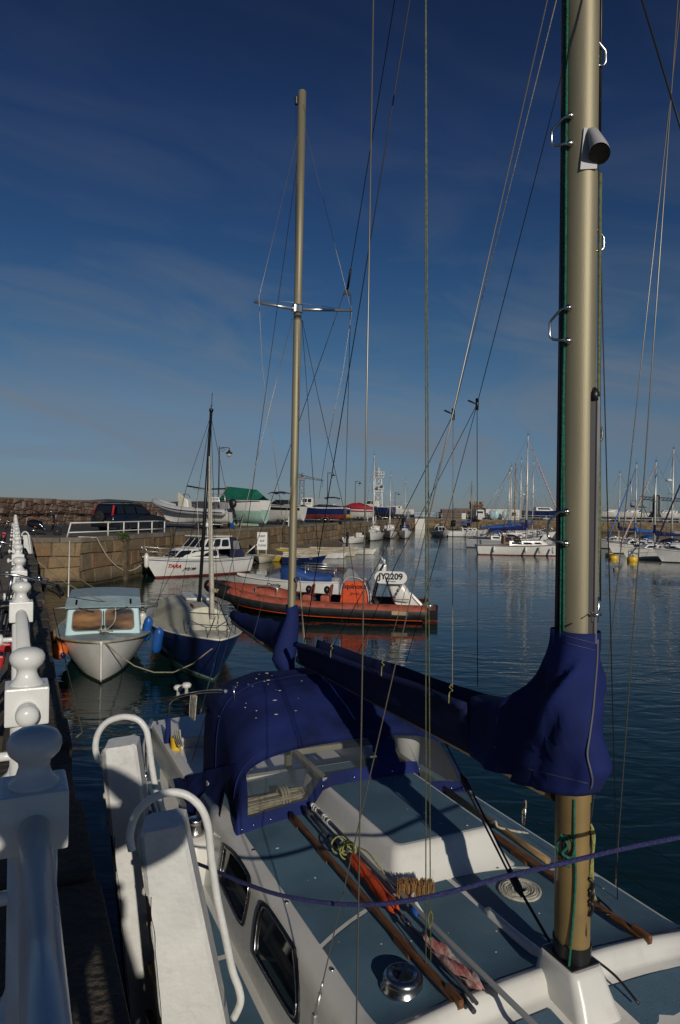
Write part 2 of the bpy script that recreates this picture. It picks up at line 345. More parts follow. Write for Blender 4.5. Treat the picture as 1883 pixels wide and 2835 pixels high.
# ------------------------------------------------------------------ quays
QZ = 2.3
def qe(Y): return -1.24 - .454*(Y-3.32)                       # edge of the near quay
UQ = Vector((-.454, 1, 0)).normalized(); NQ = Vector((UQ.y, -UQ.x, 0))      # along it, and out over the water
K0 = Vector((qe(32.2), 32.2, 0)); K1 = Vector((-12.3, 33, 0)); WD = Vector((.247, 1, 0)).normalized(); WN = Vector((WD.y, -WD.x, 0))
def wl(Y): return K1 + Vector((.247, 1, 0))*(Y-33)            # edge of the long granite quay
K2 = wl(149); PE = Vector((170, 139, 0)); PD = (PE-K2).normalized(); PN = Vector((PD.y, -PD.x, 0))
def onwall(x, y, off=0):
    d = ray(x, y); p = K1 + WN*off; t = (p-EYE).dot(WN)/d.dot(WN); return EYE + d*t
ground = mat('concrete', (.125, .105, .08), .9, var=.25, vscale=1.2, bump=.4, bscale=18, dirt=.4, dirtcol=(.10, .09, .07))
road = mat('asphalt', (.052, .050, .048), .9, var=.25, vscale=.8, bump=.4, bscale=60)
g = MB(); i_ = .35
g.add([(qe(-40)-i_, -40, QZ), (K0.x-i_, K0.y+.1, QZ), (K1.x-.2, K1.y+i_, QZ), (K2.x-.3, K2.y+.4, QZ), (PE.x, PE.y+.3, QZ), (180, 158, QZ), (8, 175, QZ), (-22, 60, QZ), (-60, 50, QZ), (-60, -40, QZ)], [tuple(range(10))])
struct('quay_ground', g, ground)
rd = MB()
rd.add([(-60, 36.4, QZ+.004), (-18, 36.4, QZ+.004), (-14.6, 38.2, QZ+.004), (*wl(60).xy - Vector((2.5, 0)), QZ+.004), (*wl(140).xy - Vector((3, 0)), QZ+.004), (*wl(140).xy - Vector((10, 0)), QZ+.004), (-17.2, 60, QZ+.004), (-24, 46, QZ+.004), (-60, 45.5, QZ+.004)], [tuple(range(9))]); struct('road', rd, road)
rl = MB(); rl.add([(-40, 36.9, QZ+.008), (-16.5, 37.2, QZ+.008), (-16.5, 37.32, QZ+.008), (-40, 37.02, QZ+.008)], [(0, 1, 2, 3)]); struct('road_marking', rl, 'white_paint')
granite = attr_mat('granite', [(.115, .078, .043), (.19, .13, .068), (.25, .175, .095), (.16, .125, .078), (.215, .125, .064)], stain=.6, stain_col=(.055, .05, .032), low=(.022, .02, .008), bump=.7)
rubble = attr_mat('rubble', [(.075, .048, .036), (.14, .09, .062), (.24, .19, .15), (.11, .058, .04), (.16, .105, .075)], stain=.55, stain_col=(.13, .09, .065), bump=.8, bscale=9)
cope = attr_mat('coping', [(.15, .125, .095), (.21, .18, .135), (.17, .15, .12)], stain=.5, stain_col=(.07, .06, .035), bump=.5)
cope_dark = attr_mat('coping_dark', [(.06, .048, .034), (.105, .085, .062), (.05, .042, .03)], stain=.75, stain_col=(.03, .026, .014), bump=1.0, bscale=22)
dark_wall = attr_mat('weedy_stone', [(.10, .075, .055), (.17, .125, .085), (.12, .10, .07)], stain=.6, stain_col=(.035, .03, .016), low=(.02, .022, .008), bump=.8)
def blocks(mb, p0, p1, z0, z1, nrm, ch, bw, batter=0, jit=.03, gap=.02, wave=.05, seed=1, depth=.14, thick=None):
    """courses of individually cut stones between p0 and p1, each with its own size, tilt and tone"""
    rnd = random.Random(seed); p0, p1, nrm = Vector(p0), Vector(p1), Vector(nrm); L = (p1-p0).length; d = (p1-p0)/L
    zs = [z0]
    while zs[-1] < z1 - ch*.5: zs.append(zs[-1] + ch*rnd.uniform(.78, 1.25))
    zs = [z0 + (z-z0)*(z1-z0)/(zs[-1]-z0) for z in zs]; n = len(zs)-1
    def P(s, z, o): return p0 + d*s + nrm*(o + batter*(z1-z)) + Vector((0, 0, z))
    def wz(i, s): return zs[i] + (0 if i in (0, n) else wave*2*noise.noise((s*.45/max(ch, .3)*.5, i*3.7, seed)))
    mb.add([P(0, z0, -depth*.7), P(L, z0, -depth*.7), P(L, z1-.02, -depth*.7), P(0, z1-.02, -depth*.7)], [(0, 1, 2, 3)], tone=0)
    for i in range(n):
        s = -rnd.uniform(0, bw*.6)
        while s < L:
            e = s + bw*rnd.uniform(.55, 1.5); a, b = max(0, s)+gap*rnd.uniform(.3, 1.4), min(L, e)-gap*rnd.uniform(.3, 1.4); s = e
            if b-a < .1*bw: continue
            o = rnd.uniform(-jit, jit); t = rnd.random(); q = lambda: rnd.uniform(-1, 1)*jit*.7
            sk = rnd.uniform(-1, 1)*bw*.06
            fr = [P(a+sk, wz(i, a)+gap*.7, o+q()), P(b+sk*.3, wz(i, b)+gap*.7, o+q()), P(b-sk, wz(i+1, b)-gap*.7, o+q()), P(a-sk*.3, wz(i+1, a)-gap*.7, o+q())]
            ins = min(.04, .12*ch); c = sum(fr, Vector())/4
            f2 = [p + (c-p).normalized()*ins + nrm*ins*.7 for p in fr]; bk = [p - nrm*depth for p in fr]
            mid = (f2[0]+f2[1]+f2[2]+f2[3])/4 + nrm*rnd.uniform(0, jit*.8)
            fs = [(4, 5, 12), (5, 6, 12), (6, 7, 12), (7, 4, 12)] + [(k, (k+1) % 4, 4+(k+1) % 4, 4+k) for k in range(4)] + [(8+k, 8+(k+1) % 4, (k+1) % 4, k) for k in range(4)]
            mb.add(fr+f2+bk+[mid], fs, tone=t)
def coping(mb, p0, p1, nrm, w=.55, h=.24, bl=1.3, over=.05, seed=2, z=QZ+.03, j=.02):
    rnd = random.Random(seed); p0, p1, nrm = Vector(p0), Vector(p1), Vector(nrm); L = (p1-p0).length; d = (p1-p0)/L; s = 0; ang = math.atan2(d.y, d.x)
    while s < L:
        e = min(L, s + bl*rnd.uniform(.6, 1.4)); m = (s+e)/2
        if e-s > .1:
            c = p0 + d*m + nrm*(over-w/2 + rnd.uniform(-j, j)) + Vector((0, 0, z-h/2 + rnd.uniform(-j, j)*.4))
            mb.box(c, (e-s-.025, w, h), rz=ang + rnd.uniform(-.008, .008), tone=rnd.random(), bev=.03)
        s = e
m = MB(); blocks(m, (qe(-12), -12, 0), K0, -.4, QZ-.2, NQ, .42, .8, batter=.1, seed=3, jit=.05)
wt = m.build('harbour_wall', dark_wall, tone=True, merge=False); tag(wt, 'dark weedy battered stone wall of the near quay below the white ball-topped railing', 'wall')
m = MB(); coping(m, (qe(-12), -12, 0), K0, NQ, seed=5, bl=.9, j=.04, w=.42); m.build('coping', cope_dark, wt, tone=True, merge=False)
m = MB(); blocks(m, K0-Vector((.3, .1, 0)), K1, -.4, QZ-.2, Vector((.37, -.93, 0)), .60, 1.0, batter=.02, seed=8, wave=.11, jit=.045, gap=.026); blocks(m, K1, K2, -.4, QZ-.2, WN, .58, 1.15, batter=.05, seed=11, jit=.06, wave=.11, gap=.026)
wt = m.build('harbour_wall', granite, tone=True, merge=False); tag(wt, 'long brown granite block quay wall with boats parked along its top', 'wall')
m = MB(); coping(m, K0-Vector((.2, 0, 0)), K1, Vector((.37, -.93, 0)), seed=6, bl=1.2); coping(m, K1, K2, WN, seed=7, bl=1.5); m.build('coping', cope, wt, tone=True, merge=False)
m = MB(); blocks(m, K2, PE, -.4, QZ-.1, PN, .5, 1.1, seed=12)
wt = m.build('harbour_wall', granite, tone=True, merge=False); tag(wt, 'brown stone pier wall closing the far end of the harbour below the white railings', 'wall')
m = MB(); coping(m, K2, PE, PN, seed=9, bl=2.2); m.build('coping', cope, wt, tone=True, merge=False)
# rubble sea wall behind the road
SW = [Vector((-62, 49.5, 0)), Vector((-23.5, 47, 0)), Vector((-13.4, 86, 0)), Vector((4, 152, 0))]; SH = [4.5, 4.3, 4.02, 3.85]
m = MB()
for i in range(3):
    d = (SW[i+1]-SW[i]).normalized(); n_ = Vector((d.y, -d.x, 0)); L = (SW[i+1]-SW[i]).length; k = 6
    for j in range(k):
        a, b = SW[i].lerp(SW[i+1], j/k), SW[i].lerp(SW[i+1], (j+1)/k); h = lerp(SH[i], SH[i+1], (j+.5)/k)
        if i == 0 and j < 3: continue
        blocks(m, a, b, QZ, h, n_, .30, .52, seed=20+i*10+j, jit=.07, wave=.17, gap=.022)
        ang = math.atan2(d.y, d.x); m.box((a+b)/2 - n_*.42 + Vector((0, 0, h-.04)), ((b-a).length+.02, .8, .16), rz=ang, tone=.4, bev=.05)
wt = m.build('sea_wall', rubble, tone=True, merge=False); tag(wt, 'tall reddish rubble stone sea wall behind the road and parked dark car', 'wall')
cb = MB(); pts = []
for i in range(40):
    s = i/39; p = Vector((-34, 47.68, 0)).lerp(Vector((-23.4, 47.0, 0)), min(1, s*1.6)) if s < .625 else SW[1].lerp(SW[2], (s-.625)*1.0)
    n_ = Vector((-.06, -1, 0)) if s < .6 else Vector((.97, -.25, 0)); pts.append(p + n_*.2 + Vector((0, 0, 3.28 - .16*abs(math.sin(s*PI*5)))))
tag(cb.tube(pts, .035, 6).build('power_cable', 'black'), 'black cable sagging along the rubble sea wall above the scooter', 'cable')
# distant land
h = MB(); top = []; bot = []
for i in range(41):
    x = -1400 + 30*i; z = 12 + 9*noise.noise((i*.21, 2, 0)) + 3*noise.noise((i*.9, 5, 0)); z *= min(1, (40-i)/10+.1); top.append((x, 2300, max(.5, z)+8)); bot.append((x, 2300, -1))
h.grid([bot, top, [(p[0], 2700, max(p[2]*.5, .5)) for p in top]]); struct('hills', h, mat('hill', (.03, .045, .055), .9, var=.3, vscale=.01))
# weeds growing on the wall top
def tuft(loc, r, n, label, seed):
    rnd = random.Random(seed); m = MB()
    for k in range(n):
        a, b = rnd.uniform(0, 2*PI), rnd.uniform(0, r); p = Vector((math.cos(a)*b, math.sin(a)*b, rnd.uniform(-.25, .35)*r*1.4)); s = rnd.uniform(.03, .07); d = Vector((rnd.uniform(-1, 1), rnd.uniform(-1, 1), rnd.uniform(.2, 1))).normalized(); w_ = d.orthogonal().normalized()*s*.5
        m.add([p-w_, p+w_, p+d*s*2.4+w_*.2], [(0, 1, 2)])
    o = m.build('weed_tuft', 'leaf_green', merge=False); o.location = loc; tag(o, label, 'plant', 'weeds on the wall')
# ------------------------------------------------------------------ near quay: railing, ladders, bicycles
RX0, RY0 = -.604, 1.39
def rp(Y, z): return Vector((RX0 - .469*(Y-RY0), Y, z))       # on the railing's centre line
UR = Vector((-.469, 1, 0)).normalized(); NR = Vector((UR.y, -UR.x, 0)); RA = math.atan2(UR.y, UR.x)
def rail_post(parent, Y, n=24):
    c = rp(Y, 0); m = MB()
    m.box(c + Vector((0, 0, 3.2825)), (.125, .125, .115), rz=RA, bev=.006)
    m.lathe([(.046, QZ+.03), (.046, 3.226)], c, n); m.lathe([(.095, QZ), (.095, QZ+.03), (.06, QZ+.06), (.047, QZ+.1)], c, n)
    o = m.build('post', 'gloss_white', parent)
    f = MB(); f.lathe([(.052, 3.366), (.046, 3.372), (.034, 3.386), (.029, 3.402), (.030, 3.412), (.038, 3.420), (.047, 3.429), (.052, 3.442), (.051, 3.455), (.044, 3.467), (.03, 3.475), (.012, 3.479), (.001, 3.4795)], c - Vector((0, 0, .0265)), n); f.build('ball_finial', 'gloss_white', o)
    s = MB(); s.tube([c + Vector((0, 0, 3.12)), c + Vector((0, 0, 3.12)) - NR*.105], .014, 10); s.lathe([(.012, 0), (.030, .004), (.034, .016), (.028, .03), (.012, .036)], c + Vector((0, 0, 3.12)) - NR*.09, 14, axis=-NR); s.build('chain_eye', 'gloss_white', o)
def railing(label, Ys, a, b, stub):
    t = thing('quay_railing', label, 'railing', rp(Ys[0], QZ), 0)
    inv = Matrix.Translation(-Vector(t.location))
    def fix():
        pass
    t.location = (0, 0, 0)
    for Y in Ys: rail_post(t, Y, 32 if Y < 4 else 16)
    for z, r in ((3.272, .0292), (2.92, .02), (2.6, .02)):
        m = MB(); m.tube([rp(lerp(a, b, i/8), z) for i in range(9)], r, 24)
        if stub and z > 3: m.lathe([(.03, 0), (.033, .004), (.033, .03), (.028, .044), (.012, .05), (.001, .0505)], rp(a, z), 24, axis=-UR)
        m.build('rail', 'gloss_white', t)
railing('nearest white railing, one ball-topped post in shade, its rail running out below the camera', [-3.6, -2.1, -.6, RY0], -3.6, RY0, False)
railing('long white railing with a row of ball-topped posts, running away along the quay edge', [2.16 + 1.83*k for k in range(15)], 2.075, 2.16+1.83*14, True)
# ladder of two white timbers with grab hoops
def S2(p): return (p[0]*.4464/K, (1900 + p[1]*.4464)/K)       # from a zoomed working view back to photo pixels
def stringer(parent, lt, rt, lb, rb, Y, Yb, blank=.5):
    A, B, Cc, Dd = at(*S2(lt), Y), at(*S2(rt), Y), at(*S2(lb), Yb), at(*S2(rb), Yb)
    mid_t, mid_b = (A+B)/2, (Cc+Dd)/2; d = (mid_b-mid_t); ht, hb = (B-A).length/2, (Dd-Cc).length/2; ax = d.normalized()
    side = (NQ*.55 + Vector((.83, 0, 0))).normalized(); side = (side - ax*side.dot(ax)).normalized(); fr = ax.cross(side); fr = -fr if fr.y > 0 else fr
    def sec(p, h, dp, c=.018):
        o = []
        for x, y in ((h-c, 0), (h, -c), (h, -dp+c), (h-c, -dp), (-h+c, -dp), (-h, -dp+c), (-h, -c), (-h+c, 0)): o.append(p + side*x + fr*y)
        return o
    t1 = (mid_t.z - .45)/d.length if False else 1
    dn = d.normalized(); end = mid_b + dn*max(.03, (mid_b.z-.75)/max(.2, -dn.z)); he = hb + (hb-ht)*.35
    m = MB(); rows = [sec(mid_t - ax*.02, ht*.86, .17), sec(mid_t, ht, .2), sec(mid_t.lerp(mid_b, .5), (ht+hb)/2, .2), sec(mid_b, hb, .2), sec(end, he, .2)]
    m.grid(rows, close=True, smooth=False); m.add(rows[0], [tuple(range(8))]); 
    o = m.build('stringer', 'white_paint', parent)
    w2 = end + dn*1.2; mm_ = MB(); r2 = [sec(end + ax*.002, he, .2), sec(w2, he, .2)]; mm_.grid(r2, close=True, smooth=False); mm_.build('tide_stain', 'weedy', o)
    bl = MB(); L_ = []; R_ = []
    for i in range(25):
        t_ = .30 + .7*i/24; q6, q7 = rows[1][6].lerp(rows[3][6], t_), rows[1][7].lerp(rows[3][7], t_); wv = .006 + .007*noise.noise((t_*9, 2, 5)); L_.append(q6 - side*.003 - fr*.06); R_.append((q6 - side*.003 + fr*.001, q7 + side*wv + fr*.003))
    L_ += [rows[4][6] - side*.003 - fr*.06]; R_ += [(rows[4][6] - side*.003 + fr*.001, rows[4][7] + side*.008 + fr*.003)]
    bl.grid([[l, r[0], r[1]] for l, r in zip(L_, R_)]); bl.build('tarred_edge', 'black_tar', o)
    return o, side, fr, ax, mid_t, rows
t = thing('quay_ladder', 'white timber harbour ladder with two thick uprights and tubular grab hoops beside the blue-decked yacht', 'ladder')
info = []
for nm, (lt, rt, lb, rb, Y, hp) in enumerate((
    ((872, 905), (1142, 930), (985, 2094), (1388, 2094), 3.14, [(818, 1015), (806, 920), (846, 790), (930, 705), (1040, 660), (1150, 672), (1240, 745), (1288, 860), (1310, 1050), (1345, 1300), (1400, 1560), (1442, 1760), (1480, 1870), (1492, 1960), (1450, 2060)]),
    ((640, 405), (842, 385), (800, 2094), (1085, 2094), 4.22, [(612, 470), (592, 380), (610, 290), (665, 222), (760, 190), (850, 205), (903, 262), (922, 340), (940, 480), (968, 640), (1000, 760), (1040, 950), (1090, 1200), (1140, 1500), (1160, 1800), (1120, 1950)]))):
    o, side, fr, ax, mt_, rows = stringer(t, lt, rt, lb, rb, Y, Y+.1); info.append((o, rows))
    hh = MB(); pts = smoothpts([at(*S2(p), Y - .10 + .02*min(1, i/6) + .1*max(0, (p[1]-(hp[6][1]))/1100)) for i, p in enumerate(hp)], 5); hh.tube(pts, .0175 if nm == 0 else .0185, 14); hh.build('grab_hoop', 'white_paint', t)
    br = MB(); b0 = rows[1][6] - fr*.06 - side*.012
    br.box((b0 + ax*.28), (.02, .09, .52), rot=Matrix((side, -fr, -ax)).transposed(), bev=.006)
    for q in (.1, .3, .46): br.lathe([(.022, 0), (.022, .02), (.012, .03)], b0 + ax*q, 8, axis=-side)
    br.build('bracket', mat('rusty_white', (.6, .57, .5), .5, var=.1, vscale=8, dirt=.85, dirtcol=(.20, .11, .045), bump=.4), o)
    # rust creeping from the bracket
rg = MB()
for k in range(5):
    z = 1.95 - .3*k; a_ = Vector((-.62, 3.3, z)); b_ = Vector((-1.18, 4.4, z)); rg.tube([a_, b_], .02, 8)
rg.build('rungs', 'rust', t)
# far ladder of the same kind, seen beyond the railing
t = thing('quay_ladder', 'farther white timber ladder with a hoop, standing past the railing near the harbour corner', 'ladder')
Yf = 22.; pz = lambda px, py: at(px/K, py/K, Yf)
m = MB(); L4 = [(63, 1482), (75, 1481), (88, 1560), (70, 1562)]; q = [pz(*p) for p in L4]; m.prism(q, (0, .22, 0)); m.box(pz(79, 1562) + Vector((0, .1, 0)), (.26, .26, .06), bev=.01); m.build('stringer', 'white_paint', t)
m = MB(); m.tube(smoothpts([pz(*p) for p in ((61, 1492), (61, 1480), (66, 1473), (73, 1473), (79, 1480), (82, 1500), (86, 1530), (84, 1540))]), .022, 8); m.build('grab_hoop', 'white_paint', t)
# bicycles leaning on the railing
def wheel(mb_t, mb_r, c, r, ax=(0, 1, 0), wid=.018):
    a = Vector(ax).normalized(); u = a.orthogonal().normalized(); v = a.cross(u)
    mb_t.tube([Vector(c) + (u*math.cos(2*PI*k/28) + v*math.sin(2*PI*k/28))*r for k in range(29)], wid, 8, cap=False)
    mb_r.tube([Vector(c) + (u*math.cos(2*PI*k/28) + v*math.sin(2*PI*k/28))*(r-.025) for k in range(29)], .009, 6, cap=False)
    for k in range(14): a2 = 2*PI*k/14; mb_r.tube([Vector(c), Vector(c) + (u*math.cos(a2) + v*math.sin(a2))*(r-.02)], .0015, 4)
    mb_r.lathe([(.02, -.04), (.02, .04)], c, 8, axis=a)
def bicycle(label, loc, ang, lean, frame_mat, grip):
    t = thing('bicycle', label, 'bicycle', loc, ang, 'bicycles left against the railing'); t.rotation_euler = (lean, 0, ang)
    for x in (0, 1.05):
        a, b = MB(), MB(); wheel(a, b, (x, 0, .34), .34); wo = a.build('wheel', 'tyre', t); b.build('rim', 'steel', wo)
    m = MB()
    for p, q in (((0, .0, .34), (.42, 0, .30)), ((.42, 0, .30), (.28, 0, .86)), ((.42, 0, .3), (.88, 0, .78)), ((.30, 0, .8), (.87, 0, .86)), ((0, 0, .34), (.30, 0, .76)), ((.86, 0, .92), (.90, 0, .74)), ((.9, .05, .7), (1.05, .05, .34)), ((.9, -.05, .7), (1.05, -.05, .34))): m.tube([p, q], .016, 8)
    m.build('frame', frame_mat, t)
    m = MB(); m.tube(smoothpts([(.74, .33, 1.03), (.80, .22, 1.045), (.86, .06, 1.06), (.86, -.06, 1.06), (.80, -.22, 1.045), (.74, -.33, 1.03)]), .0115, 10); m.tube([(.86, 0, 1.06), (.86, 0, .9)], .014, 8); hb = m.build('handlebar', 'steel', t)
    for s in (1, -1):
        m = MB(); m.tube([(.745, .325*s, 1.031), (.68, .35*s, 1.0), (.63, .365*s, .98)], .0165, 10); m.build('grip', 'black', hb)
        m = MB(); m.tube(smoothpts([(.80, .24*s, 1.03), (.83, .26*s, .99), (.75, .33*s, .97), (.68, .36*s, .95)]), .007, 6); m.box((.80, .235*s, 1.05), (.06, .05, .05), bev=.01); m.build('brake_lever', 'black', hb)
        m = MB(); m.sphere((.82, .19*s, 1.07), .024, 1, 1, .8); m.build('bell' if s > 0 else 'shifter', 'steel', hb)
    m = MB(); m.grid([[(x, y*w, z - .25*abs(y)**2*.12) for y in (-1, -.5, 0, .5, 1)] for x, w, z in ((.12, .075, .93), (.18, .08, .945), (.28, .05, .94), (.40, .018, .93))]); m.build('saddle', 'black', t, solid=.03)
    m = MB()
    for y in (-.06, 0, .06): m.tube([(-.25, y, .74), (.2, y, .74)], .006, 6)
    for x in (-.25, -.1, .05, .2): m.tube([(x, -.07, .74), (x, .07, .74)], .006, 6)
    m.tube([(0, .08, .34), (-.1, .07, .73)], .007, 6); m.tube([(0, -.08, .34), (-.1, -.07, .73)], .007, 6); m.build('rack', 'black', t)
    m = MB(); m.grid([[(-math.sin(a_)*.375 , y, .34 + math.cos(a_)*.375) for y in (-.03, 0, .03)] for a_ in [0 + 1.9*k/10 for k in range(11)]]); m.build('mudguard', 'steel', t, solid=.004)
    m = MB(); m.box((-.285, 0, .72), (.05, .12, .06), bev=.015); m.box((-.30, .0, .63), (.035, .06, .08), bev=.012); m.build('tail_light', 'red', t)
    m = MB(); m.tube(smoothpts([(.86, .1, 1.05), (1.0, .08, 1.0), (1.0, .03, .85), (.95, .02, .6)]), .004, 5); m.tube(smoothpts([(.86, -.1, 1.05), (1.02, -.06, 1.02), (.98, -.02, .8), (.6, -.01, .72)]), .004, 5); m.build('brake_cable', 'black', t)
    return t
ang = math.atan2(UR.y, UR.x)
p = rp(4.6, QZ) - NR*.22; bicycle('black bicycle with red tail light and steel handlebars, leaning nearest on the white railing', p, ang, .16, 'black', 0)
p = rp(9.3, QZ) - NR*.42; bicycle('dark blue bicycle leaning on the railing farther along the quay', p, ang, .2, mat('bike_blue', (.02, .035, .16), .3), 0)
p = rp(21, QZ) - NR*.45; bicycle('farthest dark bicycle, leaning on the railing short of the scooter', p, ang, .2, 'black', 0)
# the photographer, whose shadow falls across the railing and the ladder heads
def skin_body(name, verts, edges, radii, m, parent=None, sub=2):
    me = bpy.data.meshes.new(name); me.from_pydata([tuple(v) for v in verts], edges, []); me.materials.append(MT[m]); o = bpy.data.objects.new(name, me); C.objects.link(o); o.parent = parent
    md = o.modifiers.new('skin', 'SKIN'); md.use_smooth_shade = True
    for v, r in zip(me.skin_vertices[0].data, radii): v.radius = (r, r) if not isinstance(r, tuple) else r
    me.skin_vertices[0].data[0].use_root = True
    s = o.modifiers.new('sub', 'SUBSURF'); s.levels = sub; s.render_levels = sub; return o
# ------------------------------------------------------------------ photographer (behind the lens, only the shadow is in the picture)
t = thing('person', 'photographer leaning over the railing with a camera raised to the eye', 'person')
V = [(-.15, -.50, 3.22), (-.10, -.45, 3.44), (-.03, -.38, 3.64), (-.03, -.30, 3.80),
     (-.24, -.31, 3.70), (-.29, -.10, 3.56), (-.04, -.09, 3.82), (.19, -.37, 3.68), (.46, -.20, 3.72), (.05, -.11, 3.96),
     (-.24, -.50, 3.14), (-.26, -.36, 2.76), (-.30, -.50, 2.36), (-.06, -.52, 3.14), (-.06, -.40, 2.76), (-.08, -.58, 2.36)]
E_ = [(0, 1), (1, 2), (2, 3), (2, 4), (4, 5), (5, 6), (2, 7), (7, 8), (8, 9), (0, 10), (10, 11), (11, 12), (0, 13), (13, 14), (14, 15)]
RR = [.19, .20, .22, .07, .11, .085, .05, .14, .13, .05, .11, .08, .055, .11, .08, .055]
skin_body('body', V, E_, RR, 'jacket', t)
hc = Vector((-.04, -.20, 3.93)); m = MB(); m.sphere(hc, .1, .82, 1.0, 1.25, 16); m.sphere(hc + Vector((.03, .09, -.02)), .018, 1, 1.2, 1.5, 8); m.tube([hc - Vector((0, .08, .17)), hc - Vector((0, 0, .05))], .055, 10); m.build('head', 'skin', t)
m = MB(); m.sphere(hc + Vector((0, -.03, .045)), .118, .9, 1, 1.05, 16); m.build('hair', 'hair', t)
for s, p in ((0, V[6]), (1, V[9])):
    m = MB(); p = Vector(p); m.sphere(p + Vector((0, .0, .02)), .04, .8, .6, 1.1, 10)
    for k in range(4): m.tube([p + Vector((-.02+.014*k, 0, .04)), p + Vector((-.018+.013*k, .01, .075)), p + Vector((-.012+.01*k, -.005, .095))], .008, 6)
    m.tube([p + Vector((.03 if s == 0 else -.03, 0, .02)), p + Vector((.035 if s == 0 else -.035, 0, .06))], .010, 6); m.build('hand', 'skin', t)
for x, y in ((-.30, -.44), (-.08, -.52)):
    m = MB(); m.box((x, y, QZ+.05), (.09, .27, .09), bev=.03); m.build('shoe', 'black', t)
t = thing('photo_camera', 'black camera held upright at the eye of the photographer', 'camera', (0, 0, 0)); m = MB(); m.box((-.01, -.10, 3.90), (.09, .06, .14), bev=.01); m.build('camera_body', 'black', t); m = MB(); m.lathe([(.033, -.07), (.036, -.05), (.036, -.035)], (0, 0, 3.9), 16, axis=(0, 1, 0)); m.build('lens', 'black', t)
# ------------------------------------------------------------------ road furniture on the quay
t = thing('quay_railing', 'low white tubular railing on the granite quay corner, in front of the dark car', 'railing')
pp = [at(x/K, y/K, 34.5 + i*1.4) for i, (x, y) in enumerate(((223, 1487), (280, 1484), (331, 1481), (380, 1478), (424, 1476), (464, 1474)))]
pp = [wl(34.2 + 1.45*i) - Vector((.25, 0, 0)) + Vector((0, 0, QZ)) for i in range(6)]
a0 = K0.lerp(K1, .72) + Vector((-.1, .25, QZ)); pp = [a0] + pp[1:]
for i, p in enumerate(pp): m = MB(); m.tube([p, p + Vector((.18 if i == 0 else 0, 0, .72))], .035, 8); m.build('post', 'white_paint', t)
for z in (.72, .26): m = MB(); m.tube([p + Vector(((.18 if i == 0 else 0)*z/.72, 0, z)) for i, p in enumerate(pp)], .03, 8); m.build('rail', 'white_paint', t)
def lamp_post(label, x, y, Y, h, gap):
    b = at(x, 1200, Y); b.z = QZ; t = thing('street_lamp', label, 'street lamp', b, 0, 'green-black lamp posts along the quay')
    m = MB(); m.lathe([(.14, 0), (.14, .5), (.10, .6), (.07, .8), (.055, h*.5), (.045, h), (.02, h+.15), (.001, h+.18)], n=10); m.build('pole', 'lamp_black', t)
    m = MB(); m.tube(smoothpts([(0, 0, h-.05), (.25, 0, h+.05), (gap, 0, h+.02), (gap, 0, h-.12)]), .028, 6); m.tube(arc((.28, 0, h-.12), (1, 0, 0), (0, 0, 1), .12, 0, 2*PI, 12), .015, 5); m.build('bracket_arm', 'lamp_black', t)
    m = MB(); m.lathe([(.001, .0), (.05, -.02), (.09, -.12), (.27, -.26), (.28, -.30), (.22, -.31)], (gap, 0, h-.1), 12); ln = m.build('lamp_shade', 'lamp_black', t)
    m = MB(); m.lathe([(.20, -.31), (.16, -.48), (.08, -.56), (.001, -.57)], (gap, 0, h-.1), 12); m.build('lantern_glass', 'lamp_glass', ln); return t
lamp_post('tall black lamp post with a hanging lantern, the nearest, behind the dark sailboat mast', 503, 1225, 53, 6.1, .75)
lamp_post('black lamp post with lantern rising behind the navy and white motor boats ashore', 754, 1180, 92, 6.4, .75)
lamp_post('black lamp post between the two boats under red cover and the white lattice tower', 818, 1180, 116, 6.3, .75)
lamp_post('smallest black lamp post with a lantern, just left of the end of the granite quay', 910, 1180, 143, 5.2, .75)
def wall_item(x, y, Y): return wl(Y)
for Y, lab in ((36.6, 'nearest dark timber pile on the granite wall, left of the white cabin cruiser'), (39.4, 'dark timber fender pile on the wall directly behind the cabin cruiser bow'), (43.5, 'dark timber pile on the wall above the cabin cruiser roof'), (58, 'dark timber pile on the granite wall right of the cruiser canopy'), (75, 'far dark timber pile on the granite wall above the row of dinghies')):
    p = wl(Y) + WN*.16; o = MB().box((0, 0, 1.0), (.28, .26, 2.3), rz=math.atan2(WD.y, WD.x), bev=.03).build('fender_pile', 'timber'); o.location = p; tag(o, lab, 'pile')
def wall_ladder(Y, lab):
    t = thing('wall_ladder', lab, 'ladder', wl(Y) + WN*.2 + Vector((0, 0, 1.55)), math.atan2(WD.y, WD.x))
    for s in (-.2, .2): m = MB(); m.box((s, 0, .1), (.06, .08, 2.0), bev=.01); m.build('stringer', 'timber', t)
    for k in range(7): m = MB(); m.tube([(-.2, 0, -.7+.28*k), (.2, 0, -.7+.28*k)], .02, 6); m.build('rung', 'timber', t)
wall_ladder(41.6, 'wooden ladder on the granite wall just above the cabin cruiser'); wall_ladder(62, 'wooden ladder on the granite wall behind the aluminium mast'); wall_ladder(88, 'far ladder on the granite wall below the red-covered boat')
for Y, z, lab in ((63.5, 2.35, 'white notice board fixed to the quay top right of the green-tarpaulin boat'), (98, 2.3, 'small white notice on the quay edge under the navy boat ashore'), (104, 2.25, 'white notice on the quay edge below the red-covered boat'), (128, 2.2, 'white notice on the wall by the three moored sailboats')):
    p = wl(Y) + WN*.1; t = thing('sign_board', lab, 'sign', (p.x, p.y, z), math.atan2(WD.y, WD.x)+PI/2); m = MB(); m.box((-.06, 0, .35), (.04, .6, .9), bev=.01); m.build('panel', 'sign_white', t); m = MB(); m.tube([(-.10, 0, -.1), (-.10, 0, .8)], .03, 6); m.build('bracket', 'alu_grey', t)
